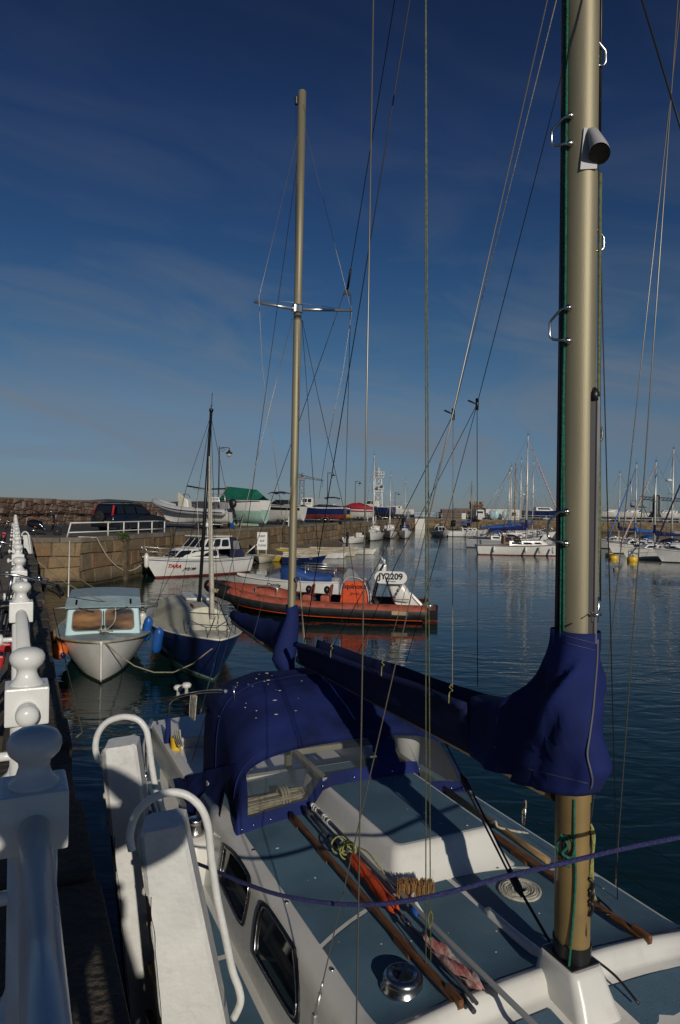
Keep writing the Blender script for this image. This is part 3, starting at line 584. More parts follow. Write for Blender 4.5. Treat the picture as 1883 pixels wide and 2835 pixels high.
for Y, off, lab in ((54.5, 1.5, 'blue service pedestal beside the tall white-hulled boat ashore'), (106, 1.2, 'far blue service pedestal near the red-covered boat')):
    p = wl(Y) - Vector((off, 0, 0)); t = thing('service_pedestal', lab, 'service pedestal', (p.x, p.y, QZ)); m = MB(); m.lathe([(.17, 0), (.17, .9), (.16, .92)], n=14); m.build('body', 'bright_blue', t); m = MB(); m.lathe([(.18, .92), (.19, 1.0), (.12, 1.08), (.001, 1.1)], n=14); m.build('cap', 'pale_blue', t)
tuft(wl(36.4) + WN*.05 + Vector((0, 0, QZ-.05)), .42, 260, 'green weed tuft growing from the wall top below the white tubular railing', 1)
tuft(wl(66) + WN*.05 + Vector((0, 0, QZ-.1)), .35, 120, 'green weeds on the wall top right of the green-tarpaulin boat', 2)
tuft(wl(83) + WN*.05 + Vector((0, 0, QZ-.1)), .35, 110, 'green weeds on the wall top behind the aluminium mast', 3)
# ------------------------------------------------------------------ scooter and car
def strip_wheel(t, c, r, w, rim_r, name='wheel', spokes=5):
    m = MB(); m.lathe([(rim_r, -w/2), (r*.93, -w/2), (r, -w*.3), (r, w*.3), (r*.93, w/2), (rim_r, w/2)], c, 20, axis=(0, 1, 0)); o = m.build(name, 'tyre', t)
    m = MB(); m.lathe([(rim_r, -w*.42), (rim_r*.85, -w*.36), (rim_r*.8, -w*.2), (rim_r*.8, w*.2), (rim_r*.85, w*.36), (rim_r, w*.42)], c, 20, axis=(0, 1, 0))
    for s in (-1, 1):
        for k in range(spokes): a = 2*PI*k/spokes; m.box(Vector(c) + Vector((math.cos(a)*rim_r*.5, s*w*.4, math.sin(a)*rim_r*.5)), (rim_r, .012, rim_r*.22), rot=Matrix.Rotation(-a, 3, 'Y'))
        m.lathe([(rim_r*.25, -.01), (rim_r*.2, .015)], Vector(c) + Vector((0, s*w*.4, 0)), 10, axis=(0, s, 0))
    m.build('rim', 'alu_grey', o); return o
sp_ = onz(122, 1232, QZ); t = thing('motor_scooter', 'black motor scooter with a brown seat parked side-on by the quay corner', 'scooter', (sp_.x, 35.6, QZ), .06)
strip_wheel(t, (-.62, 0, .23), .23, .12, .13, spokes=6); strip_wheel(t, (.66, 0, .22), .22, .11, .13, spokes=6)
m = MB(); rows = []
for x, w, z0, z1 in ((-.88, .05, .60, .70), (-.8, .13, .42, .76), (-.6, .17, .36, .80), (-.35, .17, .30, .78), (-.12, .15, .28, .72), (.0, .12, .24, .45), (.1, .12, .22, .32)):
    rows.append([(x, w*c, lerp(z0, z1, .5 + .5*s)) for c, s in ((math.cos(a), math.sin(a)) for a in [2*PI*k/14 for k in range(14)])])
m.grid(rows, close=True); m.add(rows[0], [tuple(range(14))]); bd = m.build('body', 'black_gloss', t)
m = MB(); m.box((.2, 0, .25), (.55, .26, .06), bev=.02); m.build('footboard', 'black', t)
m = MB(); m.grid([[(.42 + .10*v + .02*(1-abs(y)), y*lerp(.17, .13, v), .22 + .6*v) for y in (-1, -.6, -.2, .2, .6, 1)] for v in (0, .25, .5, .75, 1)]); m.build('leg_shield', 'black_gloss', t, solid=.03)
m = MB(); m.tube([(.64, 0, .22), (.58, 0, .5), (.48, 0, .95)], .035, 8); m.build('fork', 'black', t)
m = MB(); m.grid([[(.66 + math.sin(a)*.26, y, .24 + math.cos(a)*.26) for y in (-.075, -.04, .04, .075)] for a in [-1.1 + 2.3*k/8 for k in range(9)]]); m.build('mudguard', 'black_gloss', t, solid=.01)
m = MB(); m.sphere((.5, 0, .98), .10, .9, 1, .9); hd = m.build('handlebar_cover', 'black_gloss', t); m = MB(); m.sphere((.58, 0, .97), .062, .5, 1, 1); m.build('headlight', 'lamp_glass', hd)
m = MB(); m.tube([(.42, .33, 1.02), (.46, .15, 1.03), (.48, 0, 1.0), (.46, -.15, 1.03), (.42, -.33, 1.02)], .016, 6); m.build('handlebar', 'black', t)
for s in (-1, 1): m = MB(); m.tube([(.45, .26*s, 1.03), (.47, .3*s, 1.16)], .007, 5); m.sphere((.46, .31*s, 1.2), .055, .3, 1, .8); m.build('mirror', 'steel', t)
m = MB(); rows = []
for x, w, z in ((-.8, .08, .82), (-.7, .13, .85), (-.5, .14, .84), (-.3, .13, .82), (-.15, .09, .80)): rows.append([(x, w*math.cos(a), z + .045*math.sin(a)) for a in [2*PI*k/10 for k in range(10)]])
m.grid(rows, close=True); m.add(rows[0], [tuple(range(10))]); m.add(rows[-1], [tuple(range(10))]); m.build('seat', 'brown_seat', t)
m = MB(); m.tube([(-.75, .08, .82), (-.95, .08, .9), (-.95, -.08, .9), (-.75, -.08, .82)], .012, 6); m.build('grab_rail', 'steel', t)
for p in ((-.86, -.08, .62), (-.4, -.17, .42), (.50, -.15, .60)): m = MB(); m.sphere(p, .035, 1, .6, .8); m.build('indicator', 'orange_fender', t)
m = MB(); m.tube([(-.3, -.16, .22), (-.75, -.17, .26)], .045, 8); m.build('exhaust', 'steel', t)
cp_ = onz(341/K, 1475/K, QZ); t = thing('parked_car', 'dark blue off-road car with a spare wheel on its back door, parked on the quay', 'car')
HA = math.radians(90-27); t.rotation_euler = (0, 0, HA); fwd = Vector((math.cos(HA), math.sin(HA), 0)); lf = Vector((-fwd.y, fwd.x, 0)); t.location = cp_ + fwd*1.32 + lf*.78
def carbody(t, prof, roofz, W, m_body, beltz, tumble=.2):
    """side profile swept across the width, the sides leaning in above the belt line"""
    m = MB(); n = len(prof); rows = []
    for s, ins, sh in ((-1, .05, .02), (-1, 0, 0), (-.9, -.0, -.0), (.9, 0, 0), (1, 0, 0), (1, .05, .02)):
        row = []
        for x, z in prof:
            w = W/2*abs(s); 
            if z > beltz: w -= tumble*(z-beltz)/(roofz-beltz)
            w -= ins; row.append((x*(1-sh*.3), math.copysign(w, s), z))
        rows.append(row)
    m.grid(rows, close=True); m.add(rows[0], [tuple(range(n))], smooth=False); m.add(rows[-1], [tuple(range(n))], smooth=False)
    return m.build('body', m_body, t)
prof = [(-2.15, .32), (-2.2, .5), (-2.2, .95), (-2.12, 1.08), (-1.92, 1.62), (-1.8, 1.68), (-.6, 1.71), (.25, 1.66), (.62, 1.4), (.95, 1.08), (1.6, 1.0), (2.05, .88), (2.18, .7), (2.2, .42), (2.1, .30), (1.72, .28), (1.62, .52), (1.35, .68), (1.05, .52), (.95, .27), (-.95, .27), (-1.02, .52), (-1.32, .68), (-1.6, .52), (-1.7, .30)]
cb_ = carbody(t, prof, 1.71, 1.76, 'suv_paint', 1.06, .2)
def yb(z, s): return s*(.88 - .2*max(0, (z-1.06))/.65)
for s in (-1, 1):
    for x0, x1, xt0, xt1, nm in ((-1.95, -1.32, -1.78, -1.32, 'window'), (-1.24, -.38, -1.24, -.42, 'window'), (-.30, .82, -.30, .35, 'window')):
        P = [(x0, yb(1.1, s), 1.1), (x1, yb(1.1, s), 1.1), (xt1, yb(1.56, s), 1.56), (xt0, yb(1.56, s), 1.56)]
        if s > 0: P = [P[1], P[0], P[3], P[2]]
        m = MB(); plate(m, P, .02, .98, .03, .97, .1, .003, .012); m.build(nm, 'glass_dark', t)
    for x in (-1.32, 1.32): strip_wheel(t, (x, s*.76, .35), .35, .22, .21)
    m = MB(); m.prism([(-2.16, s*.82, 1.0), (-2.19, s*.73, 1.0), (-1.98, s*.62, 1.58), (-1.90, s*.70, 1.58)], (-.02, 0, .01)); m.build('tail_light', 'red', t)
    m = MB(); m.tube([(-1.75, s*.6, 1.70), (-1.7, s*.6, 1.76), (.1, s*.6, 1.76), (.2, s*.6, 1.68)], .022, 6); m.build('roof_rail', 'black', t)
    m = MB(); m.box((.62, s*.98, 1.1), (.14, .2, .13), bev=.03); m.build('mirror', 'suv_paint', t)
    m = MB(); m.box((-.25, s*.885, .92), (.2, .02, .035), bev=.008); m.box((-1.05, s*.885, .95), (.2, .02, .035), bev=.008); m.build('door_handle', 'suv_paint', t)
m = MB(); P = [(-2.135, -.62, 1.12), (-2.135, .62, 1.12), (-1.95, .56, 1.58), (-1.95, -.56, 1.58)]; plate(m, [P[1], P[0], P[3], P[2]], .02, .98, .04, .96, .12, .003, .012); m.build('rear_window', 'glass_dark', t)
m = MB(); P = [(.95, -.66, 1.10), (.95, .66, 1.10), (.30, .58, 1.62), (.30, -.58, 1.62)]; plate(m, P, .03, .97, .04, .96, .1, .003, .012); m.build('windscreen', 'glass_dark', t)
m = MB(); m.lathe([(.19, -.09), (.31, -.1), (.335, -.05), (.335, .05), (.31, .09), (.19, .1)], (-2.3, .12, .92), 24, axis=(-1, 0, 0)); sw = m.build('spare_wheel', 'tyre', t); m = MB(); m.lathe([(.2, .06), (.16, .09), (.05, .1), (.001, .1)], (-2.3, .12, .92), 20, axis=(-1, 0, 0)); m.build('rim', 'alu_grey', sw)
m = MB(); m.box((-2.2, 0, .48), (.14, 1.7, .22), bev=.05); m.build('bumper', 'black', t)
m = MB(); m.box((-2.285, -.5, .62), (.012, .5, .11)); m.build('number_plate', 'hull_yellow', t)
for y in (-1, 1): m = MB(); m.tube([(-.9 + y*.55, -.62, 1.79), (-.9 + y*.55, .62, 1.79)], .02, 6); m.build('roof_bar', 'black', t)
# pale car parked behind the boats
cp_ = wl(63) - Vector((5.0, 0, 0)); t = thing('parked_car', 'white hatchback half hidden behind the boat under the green tarpaulin', 'car', (cp_.x, cp_.y, QZ), math.radians(20))
prof = [(-1.85, .3), (-1.9, .55), (-1.85, .95), (-1.55, 1.38), (-1.35, 1.44), (.1, 1.44), (.75, 1.0), (1.6, .85), (1.9, .65), (1.9, .4), (1.8, .25), (1.5, .25), (1.2, .55), (.9, .25), (-.9, .25), (-1.2, .55), (-1.5, .25)]
carbody(t, prof, 1.44, 1.66, 'gelcoat', .92, .18)
for s in (-1, 1):
    for x0, x1, a, b in ((-1.5, -.5, -1.35, -.5), (-.42, .55, -.42, .1)):
        P = [(x0, s*.82, .98), (x1, s*.82, .98), (b, s*.68, 1.36), (a, s*.68, 1.36)]
        if s > 0: P = [P[1], P[0], P[3], P[2]]
        m = MB(); plate(m, P, .02, .98, .03, .97, .1, .01, .012); m.build('window', 'glass_dark', t)
    for x in (-1.2, 1.2): strip_wheel(t, (x, s*.72, .3), .3, .18, .18)
P = [(.82, -.62, 1.0), (.82, .62, 1.0), (.16, .55, 1.4), (.16, -.55, 1.4)]; m = MB(); plate(m, P, .03, .97, .03, .97, .1, .01, .012); m.build('windscreen', 'glass_dark', t)
# someone standing by the navy boat ashore
pb = at(941, 1180, 95); pb.z = QZ; t = thing('person', 'tiny figure in grey standing on the quay between the navy boat and the red-covered boat', 'person', pb)
V = [(0, 0, .95), (0, 0, 1.2), (0, 0, 1.42), (0, .02, 1.54), (-.2, 0, 1.4), (-.26, .02, 1.12), (-.24, -.1, .88), (.2, 0, 1.4), (.27, .02, 1.12), (.24, -.1, .9), (-.1, 0, .85), (-.12, 0, .48), (-.12, .04, .06), (.1, 0, .85), (.12, -.05, .48), (.12, .06, .06)]
skin_body('body', V, E_, [.15, .14, .15, .06, .075, .05, .035, .075, .05, .035, .09, .07, .045, .09, .07, .045], 'grey_cloth', t, 1)
m = MB(); m.sphere((0, -.01, 1.66), .1, .85, 1, 1.25, 12); m.build('head', 'skin', t); m = MB(); m.sphere((0, .02, 1.70), .105, .88, 1, 1.05, 12); m.build('hair', 'hair', t)
# ------------------------------------------------------------------ cranes, light tower and the pier at the end
cpn = wl(74) - Vector((4, 0, 0)); cx_ = at(695, 1180, 74); t = thing('quay_crane', 'old grey dockside crane with a short lattice jib, half behind the aluminium mast', 'crane', (cx_.x, 74, QZ))
m = MB(); 
for sx in (-.22, .22):
    for sy in (-.22, .22): m.tube([(sx*1.4, sy*1.4, 0), (sx, sy, 4.6)], .05, 6)
for k in range(6):
    z0, z1 = .75*k, .75*k+.75; m.tube([(-.28, -.28, z0), (.24, -.24, z1)], .025, 5); m.tube([(.28, .28, z0), (-.24, .24, z1)], .025, 5); m.tube([(.28, -.28, z0), (.24, .24, z1)], .025, 5); m.tube([(-.28, .28, z0), (-.24, -.24, z1)], .025, 5)
m.build('tower', 'crane_grey', t)
m = MB(); m.box((0, 0, 4.75), (.62, .62, .35), bev=.03); m.tube([(0, 0, 4.9), (0, 0, 5.4)], .12, 8); m.build('slewing_head', 'crane_grey', t)
m = MB()
for y in (-.16, .16):
    m.tube([(-.4, y, 4.95), (2.3, y, 4.60)], .045, 6); m.tube([(-.4, y, 5.25), (2.3, y, 4.68)], .045, 6)
    for k in range(7): x = -.4+.38*k; m.tube([(x, y, 4.95-.13*(x+.4)), (x+.3, y, 5.25-.211*(x+.7))], .025, 5)
m.build('jib', 'crane_grey', t); m = MB(); m.tube([(2.2, 0, 4.6), (2.2, 0, 3.9)], .015, 5); m.build('hoist_cable', 'wire_dark', t)
tx = at(871, 1180, 128); t = thing('light_tower', 'white lattice harbour light tower with railed platforms behind the boats ashore', 'tower', (tx.x, 128, QZ))
m = MB(); hw = .85; wd = lambda z: lerp(.85, .55, z/7.6)
for sx in (-1, 1):
    for sy in (-1, 1): m.tube([(sx*wd(0), sy*wd(0), 0), (sx*wd(7.6), sy*wd(7.6), 7.6)], .10, 6)
for k in range(5):
    a, b = 1.52*k, 1.52*(k+1); w0, w1 = wd(a), wd(b)
    for sx, sy, ex, ey in ((-1, -1, 1, -1), (1, -1, 1, 1), (1, 1, -1, 1), (-1, 1, -1, -1)):
        m.tube([(sx*w0, sy*w0, a), (ex*w1, ey*w1, b)], .045, 5); m.tube([(ex*w0, ey*w0, a), (sx*w1, sy*w1, b)], .045, 5); m.tube([(sx*w1, sy*w1, b), (ex*w1, ey*w1, b)], .05, 5)
m.build('frame', 'white_paint', t)
for z, w in ((5.0, .95), (7.6, 1.0)):
    m = MB(); m.box((0, 0, z), (w*2, w*2, .1)); pf = m.build('platform', 'white_paint', t); m = MB()
    for zz in (.5, 1.0): m.tube([(-w, -w, z+zz), (w, -w, z+zz), (w, w, z+zz), (-w, w, z+zz), (-w, -w, z+zz)], .035, 5)
    for k in range(5):
        q = -w + w*.5*k
        for x, y in ((q, -w), (q, w), (-w, q), (w, q)): m.tube([(x, y, z), (x, y, z+1)], .03, 5)
    m.build('guard_rail', 'white_paint', pf)
m = MB(); m.lathe([(.4, 7.65), (.4, 8.7), (.3, 8.8), (.3, 9.3), (.1, 9.5), (.001, 9.6)], n=12); m.build('lantern', 'lamp_glass', t)
for z, x in ((5.5, -.35), (5.9, .55)): m = MB(); m.sphere((x, -.9, z), .28, 1, .4, 1); m.build('signal_lamp', 'black', t)
# white-painted end of the quay
o = MB(); o.box((0, 0, 1.05), (3.0, .5, 2.5), bev=.05); o = o.build('painted_wall', 'plaster'); o.location = (16.6, 147.6, -.1); tag(o, 'white-painted stretch of wall at the end of the granite quay', 'wall')
# white railing on the pier
t = thing('pier_railing', 'long white railing along the top of the far pier', 'railing'); n_ = 28
for k in range(n_+1): p = K2.lerp(PE, k/n_); m = MB(); m.tube([p + Vector((0, .25, QZ)), p + Vector((0, .25, QZ+1.0))], .06, 6); m.build('post', 'white_paint', t)
for z in (.55, 1.0): m = MB(); m.tube([K2 + Vector((-3, .25, QZ+z)), PE + Vector((0, .25, QZ+z))], .045, 6); m.build('rail', 'white_paint', t)
t = thing('pier_railing', 'second white railing standing farther back on the left half of the pier', 'railing'); a, b = K2 + Vector((-12, 5, QZ)), K2 + Vector((22, 4, QZ))
for k in range(13): p = a.lerp(b, k/12); m = MB(); m.tube([p, p+Vector((0, 0, 1.15))], .06, 6); m.build('post', 'white_paint', t)
for z in (.6, 1.15): m = MB(); m.tube([a+Vector((0, 0, z)), b+Vector((0, 0, z))], .05, 6); m.build('rail', 'white_paint', t)
for px, w_, h_, lab in ((1130, .5, 1.25, 'white pillar in the pier railing at the right end of the painted wall'), (1283, .9, 1.25, 'white pillar in the pier railing left of the stone turret'), (1328, .9, 1.3, 'white pillar in the pier railing below the white van')):
    p = at(px/K, 1190, 144.5); o = MB().box((0, 0, h_/2), (w_, .5, h_), bev=.04).build('gate_pillar', 'plaster'); o.location = (p.x, 144.2, QZ); tag(o, lab, 'pillar')
def pier_at(px, Y): p = at(px/K, 1190, Y); return Vector((p.x, Y, QZ))
p = pier_at(1319, 153); t = thing('stone_turret', 'square brown stone turret with a battlement on the far pier', 'tower', p)
m = MB(); 
for k in range(4):
    a_ = k*PI/2; n2 = Vector((math.cos(a_), math.sin(a_), 0)); s2 = Vector((-n2.y, n2.x, 0)); blocks(m, n2*1.25 - s2*1.25, n2*1.25 + s2*1.25, 0, 3.3, n2, .3, .5, seed=60+k, jit=.03)
m.box((0, 0, 3.2), (2.4, 2.4, .3)); m.build('wall', rubble, t, tone=True, merge=False)
m = MB()
for sx, sy in ((-1, -1), (0, -1), (1, -1), (-1, 1), (0, 1), (1, 1), (-1, 0), (1, 0)): m.box((sx*1.1, sy*1.1, 3.55), (.55, .45, .6), bev=.03)
m.build('battlement', rubble, t, tone=True); m = MB(); m.box((-.5, -1.29, 1.9), (.35, .06, .8)); m.build('opening', 'black', t)
for i, (px, w_, d_, h_, mt_, lab) in enumerate(((1248, 4.2, 2.3, 1.9, 'container_brown', 'long low brown shed on the pier, leftmost of the row before the turret'), (1282, 3.4, 2.3, 2.1, mat('container_red', (.16, .07, .05), .6, var=.2), 'reddish-brown container on the pier just left of the turret'), (1226, 1.6, 2, 1.2, 'timber', 'low dark stack of timber at the left end of the pier sheds'))):
    p = pier_at(px, 150+i); t = thing('storage_shed', lab, 'shed', p); m = MB(); m.box((0, 0, h_/2), (w_, d_, h_), bev=.04); m.build('wall', mt_, t)
    m = MB(); m.prism([(-w_/2-.1, -d_/2-.1, h_), (w_/2+.1, -d_/2-.1, h_), (w_/2+.1, -d_/2-.1, h_+.08), (-w_/2-.1, -d_/2-.1, h_+.08)], (0, d_+.2, .1)); m.build('roof', 'crane_grey', t)
    for k in range(int(w_)): m = MB(); m.box((-w_/2+.6+k*1.0, -d_/2-.01, h_*.5), (.6, .04, h_*.7)); m.build('door', 'timber', t)
p = pier_at(1319, 148); t = thing('white_van', 'white van parked in front of the stone turret on the pier', 'van', p, math.radians(100))
prof = [(-2.2, .3), (-2.25, .6), (-2.2, 1.9), (-2.0, 2.05), (.9, 2.05), (1.3, 1.85), (1.75, 1.25), (2.3, 1.05), (2.4, .7), (2.35, .3), (1.8, .3), (1.5, .6), (1.2, .3), (-1.1, .3), (-1.4, .6), (-1.7, .3)]
carbody(t, prof, 2.05, 1.9, 'gelcoat', 1.2, .12)
for s in (-1, 1):
    for x in (-1.4, 1.5): strip_wheel(t, (x, s*.82, .32), .32, .2, .18)
m = MB(); P = [(-2.245, .7, 1.2), (-2.245, -.7, 1.2), (-2.22, -.66, 1.75), (-2.22, .66, 1.75)]; plate(m, P, .04, .96, .04, .96, .1, .004, .012); m.build('rear_window', 'glass_dark', t)
p = pier_at(1388, 151); t = thing('harbour_hut', 'low white rendered building behind the sailboat masts on the pier', 'building', p); m = MB(); m.box((0, 0, 1.15), (7.4, 3, 2.3), bev=.03); m.build('wall', 'plaster', t); m = MB(); m.box((0, 0, 2.36), (7.7, 3.3, .14), bev=.02); m.build('roof', 'crane_grey', t)
for x in (-2.2, .3, 2.4): m = MB(); m.box((x, -1.52, 1.2), (.9, .06, .8)); m.build('window', 'glass_dark', t)
p = pier_at(1816, 150); t = thing('dock_crane', 'dark derrick crane with a horizontal lattice jib beyond the boats at the right', 'crane', p)
m = MB(); m.lathe([(1.5, 0), (1.4, .4), (1.0, 1.6), (.75, 2.2), (.75, 5.6), (.6, 5.9)], n=10); m.build('tower', 'lamp_black', t); m = MB()
for y in (-.3, .3):
    m.tube([(-3.5, y, 4.9), (9, y, 4.5)], .07, 5); m.tube([(-3.5, y, 5.5), (9, y, 5.1)], .07, 5)
    for k in range(16): x = -3.5+.78*k; m.tube([(x, y, 4.9-.032*(x+3.5)), (x+.78, y, 5.5-.032*(x+4.28))], .05, 5)
m.build('jib', 'lamp_black', t); m = MB(); m.tube([(-3.4, 0, 4.9), (-1.2, 0, 0)], .08, 5); m.build('strut', 'lamp_black', t)
for k, (px, mt_, lab) in enumerate(((1362, 'pale_grey_blue', 'pale upturned dinghy propped on end by the white hut'), (1374, 'pale_blue', 'pale blue upturned dinghy propped by the white hut'), (1398, 'pale_grey_blue', 'grey upturned dinghy right of the others against the white hut'))):
    p = pier_at(px, 147.5); m = MB(); m.grid([[( .6*math.sin(a)*math.sin(PI*v)**.6, -.35*math.cos(a)*math.sin(PI*v)**.6, 2.2*v) for a in [-PI/2+PI*q/8 for q in range(9)]] for v in [.04+.92*j/8 for j in range(9)]]); o = m.build('upturned_dinghy', mt_, solid=.04); o.location = p; tag(o, lab, 'dinghy', 'dinghies propped on the pier')
# ------------------------------------------------------------------ boats: generator (local +X is the bow, z = 0 the waterline)
class Hull:
    def __init__(s, L, B, zs, zm, zb, draft=.35, tr=.72, rake=.6, full=.3, fine=.9, maxu=.42, bowpow=1.7, trake=0, chine=0, n=22):
        s.L, s.B, s.zs, s.zm, s.zb, s.dr, s.tr, s.rake, s.full, s.fine, s.mu, s.bp, s.trake, s.n = L, B, zs, zm, zb, draft, tr, rake, full, fine, maxu, bowpow, trake, n
    def half(s, u):
        if u < s.mu: t = u/s.mu; return s.B/2*(s.tr + (1-s.tr)*math.sin(t*PI/2))
        t = (u-s.mu)/(1-s.mu); return max(.012, s.B/2*(1-t**s.bp)**.9 if t < 1 else .012)
    def sheer(s, u):
        return (lerp(s.zs, s.zm, u/.4) if u < .4 else lerp(s.zm, s.zb, ((u-.4)/.6)**1.6))
    def X(s, u, v):
        x = -s.L/2 + s.L*u; k = max(0, (u-.45)/.55)**2; return x - s.rake*(1-v)*k*1.0 + s.trake*(1-v)*max(0, 1-u*3)
    def keel(s, u): return -s.dr*(1 - max(0, (u-.75)/.25)**2*.6)
    def pt(s, u, v, side=1, inset=0):
        e = lerp(s.full, s.fine, max(0, u-.15)/.85); zk = s.keel(u); zs = s.sheer(u); return Vector((s.X(u, v), side*max(.004, s.half(u)*v**e - inset), lerp(zk, zs, v)))
    def us(s): return [1-(1-i/s.n)**1.25 for i in range(s.n+1)]
    def edge(s, side, v=1, out=0, dz=0, u0=0, u1=1): return [s.pt(lerp(u0, u1, i/24), v, side) + Vector((0, side*out, dz)) for i in range(25)]
    def build(s, parent, mats, boot=.06, stripe=None, name='hull'):
        """mats: topsides, below the waterline, stripe"""
        m = MB(); us = s.us()
        for side in (1, -1):
            rows = []
            for u in us:
                zk, zs = s.keel(u), s.sheer(u); vb = (boot-zk)/(zs-zk); vs = [0, .02, vb*.4, vb*.75, vb] + [vb+(1-vb)*q for q in ((.2, .4, .6, .78, .8, .9, .92, 1) if not stripe else (.25, .5, stripe[0], stripe[1], .97, 1))]
                rows.append([s.pt(u, v, side) for v in vs])
            nb = 4; K_ = len(rows[0])-1
            for k in range(K_):
                mi = 1 if k < nb else 0
                if stripe and k == nb+3: mi = 2
                m.grid([[r[k], r[k+1]] for r in rows], mi=min(mi, len(mats)-1), flip=(side < 0))
        a = [s.pt(0, v, 1) for v in [q/10 for q in range(11)]]; b = [s.pt(0, v, -1) for v in [q/10 for q in range(11)]]
        for k in range(10): m.add([a[k], a[k+1], b[k+1], b[k]], [(0, 1, 2, 3)], mi=1 if a[k].z < boot-.02 and len(mats) > 1 else 0)
        o = m.build(name, mats, parent); return o
    def deck(s, parent, mt, dz=-.03, camber=.05, u0=0, u1=1, name='deck'):
        m = MB(); rows = []
        for i in range(25):
            u = lerp(u0, u1, i/24); v = 1 + dz/max(.2, s.sheer(u)-s.keel(u)); p = s.pt(u, v, 1, .004); rows.append([Vector((p.x, p.y*k, p.z + camber*(1-k*k))) for k in (-1, -.6, -.2, .2, .6, 1)])
        m.grid(rows); return m.build(name, mt, parent)
    def rub(s, parent, mt, r=.025, v=1, out=.01, dz=0, name='rubbing_strake', u0=0, u1=1):
        m = MB()
        for side in (1, -1): m.tube(s.edge(side, v, out, dz, u0, u1), r, 6)
        return m.build(name, mt, parent)
    def open(s, parent, m_in, floor=.12, wall=.05, thwarts=(.3, .6), m_th='wood_pale', u1=.96, depth=None):
        m = MB(); rows = []
        for i in range(21):
            u = lerp(.015, u1, i/20); zs = s.sheer(u); out = []
            zf = min(floor, zs-.05)
            for side in (-1, 1):
                q = [s.pt(u, v, side, wall) for v in (1, .85, .7)]; zk = s.keel(u); vf = max(.25, (zf-zk)/(zs-zk)); f = s.pt(u, vf, side, wall); f2 = Vector((f.x, f.y*.6, zf)); sq = q + [f, f2]
                out += sq if side < 0 else sq[::-1]
            rows.append(out)
        m.grid(rows); m.build('inside', m_in, parent); g = MB()
        for side in (-1, 1): g.grid([[s.pt(u, 1, side), s.pt(u, 1, side, wall+.005) + Vector((0, 0, .004))] for u in [q/24 for q in range(25)]])
        g.build('gunwale', m_th, parent, solid=.02)
        for u in thwarts: h = s.half(u)-wall; z = s.sheer(u)-.14; q = MB(); q.box((s.X(u, 1), 0, z), (.22, 2*h, .03), bev=.008); q.build('thwart', m_th, parent)
def house(parent, name, x0, x1, w0, w1, z0, z1, mt, rf=.4, ra=.1, tum=.08, bev=.05, crown=.04, win={}, glass='glass_dark', frame=None):
    """cabin: x0 aft, x1 forward; rf, ra lean of the front and the back; win: face -> list of (u0, u1, v0, v1)"""
    W = {'a': x0, 'f': x1}; b = [Vector((x0, -w0, z0)), Vector((x1, -w1, z0)), Vector((x1, w1, z0)), Vector((x0, w0, z0))]
    t = [Vector((x0+ra, -w0+tum, z1)), Vector((x1-rf, -w1+tum, z1)), Vector((x1-rf, w1-tum, z1)), Vector((x0+ra, w0-tum, z1))]
    m = MB(); n = 7; rows = []
    for side in (0,):
        for i in range(4): j = (i+1) % 4; m.add([b[i], b[j], t[j], t[i]], [(0, 1, 2, 3)])
        rt = [[t[0].lerp(t[3], k/6) + Vector((0, 0, crown*(1-(k/3-1)**2))), t[1].lerp(t[2], k/6) + Vector((0, 0, crown*(1-(k/3-1)**2)))] for k in range(7)]; m.grid(rt, smooth=False)
        m.add([r[0] for r in rt], [tuple(range(7))]); m.add([r[1] for r in rt], [tuple(range(7))[::-1]])
    o = m.build(name, mt, parent, bevel=bev)
    fc = {'R': [b[0], b[1], t[1], t[0]], 'F': [b[1], b[2], t[2], t[1]], 'L': [b[2], b[3], t[3], t[2]], 'A': [b[3], b[0], t[0], t[3]]}
    for f, ws in win.items():
        for u0, u1, v0, v1 in ws:
            if frame: fm = MB(); du, dv = .012/(fc[f][1]-fc[f][0]).length*2.2, .012/(fc[f][3]-fc[f][0]).length*2.2; plate(fm, fc[f], u0-du, u1+du, v0-dv, v1+dv, .22, .004, .010); fo = fm.build('window_frame', frame, o); q = MB(); plate(q, fc[f], u0, u1, v0, v1, .22, .012, .008); q.build('window', glass, fo)
            else: q = MB(); plate(q, fc[f], u0, u1, v0, v1, .18, .004, .010); q.build('window', glass, o)
    return o, fc
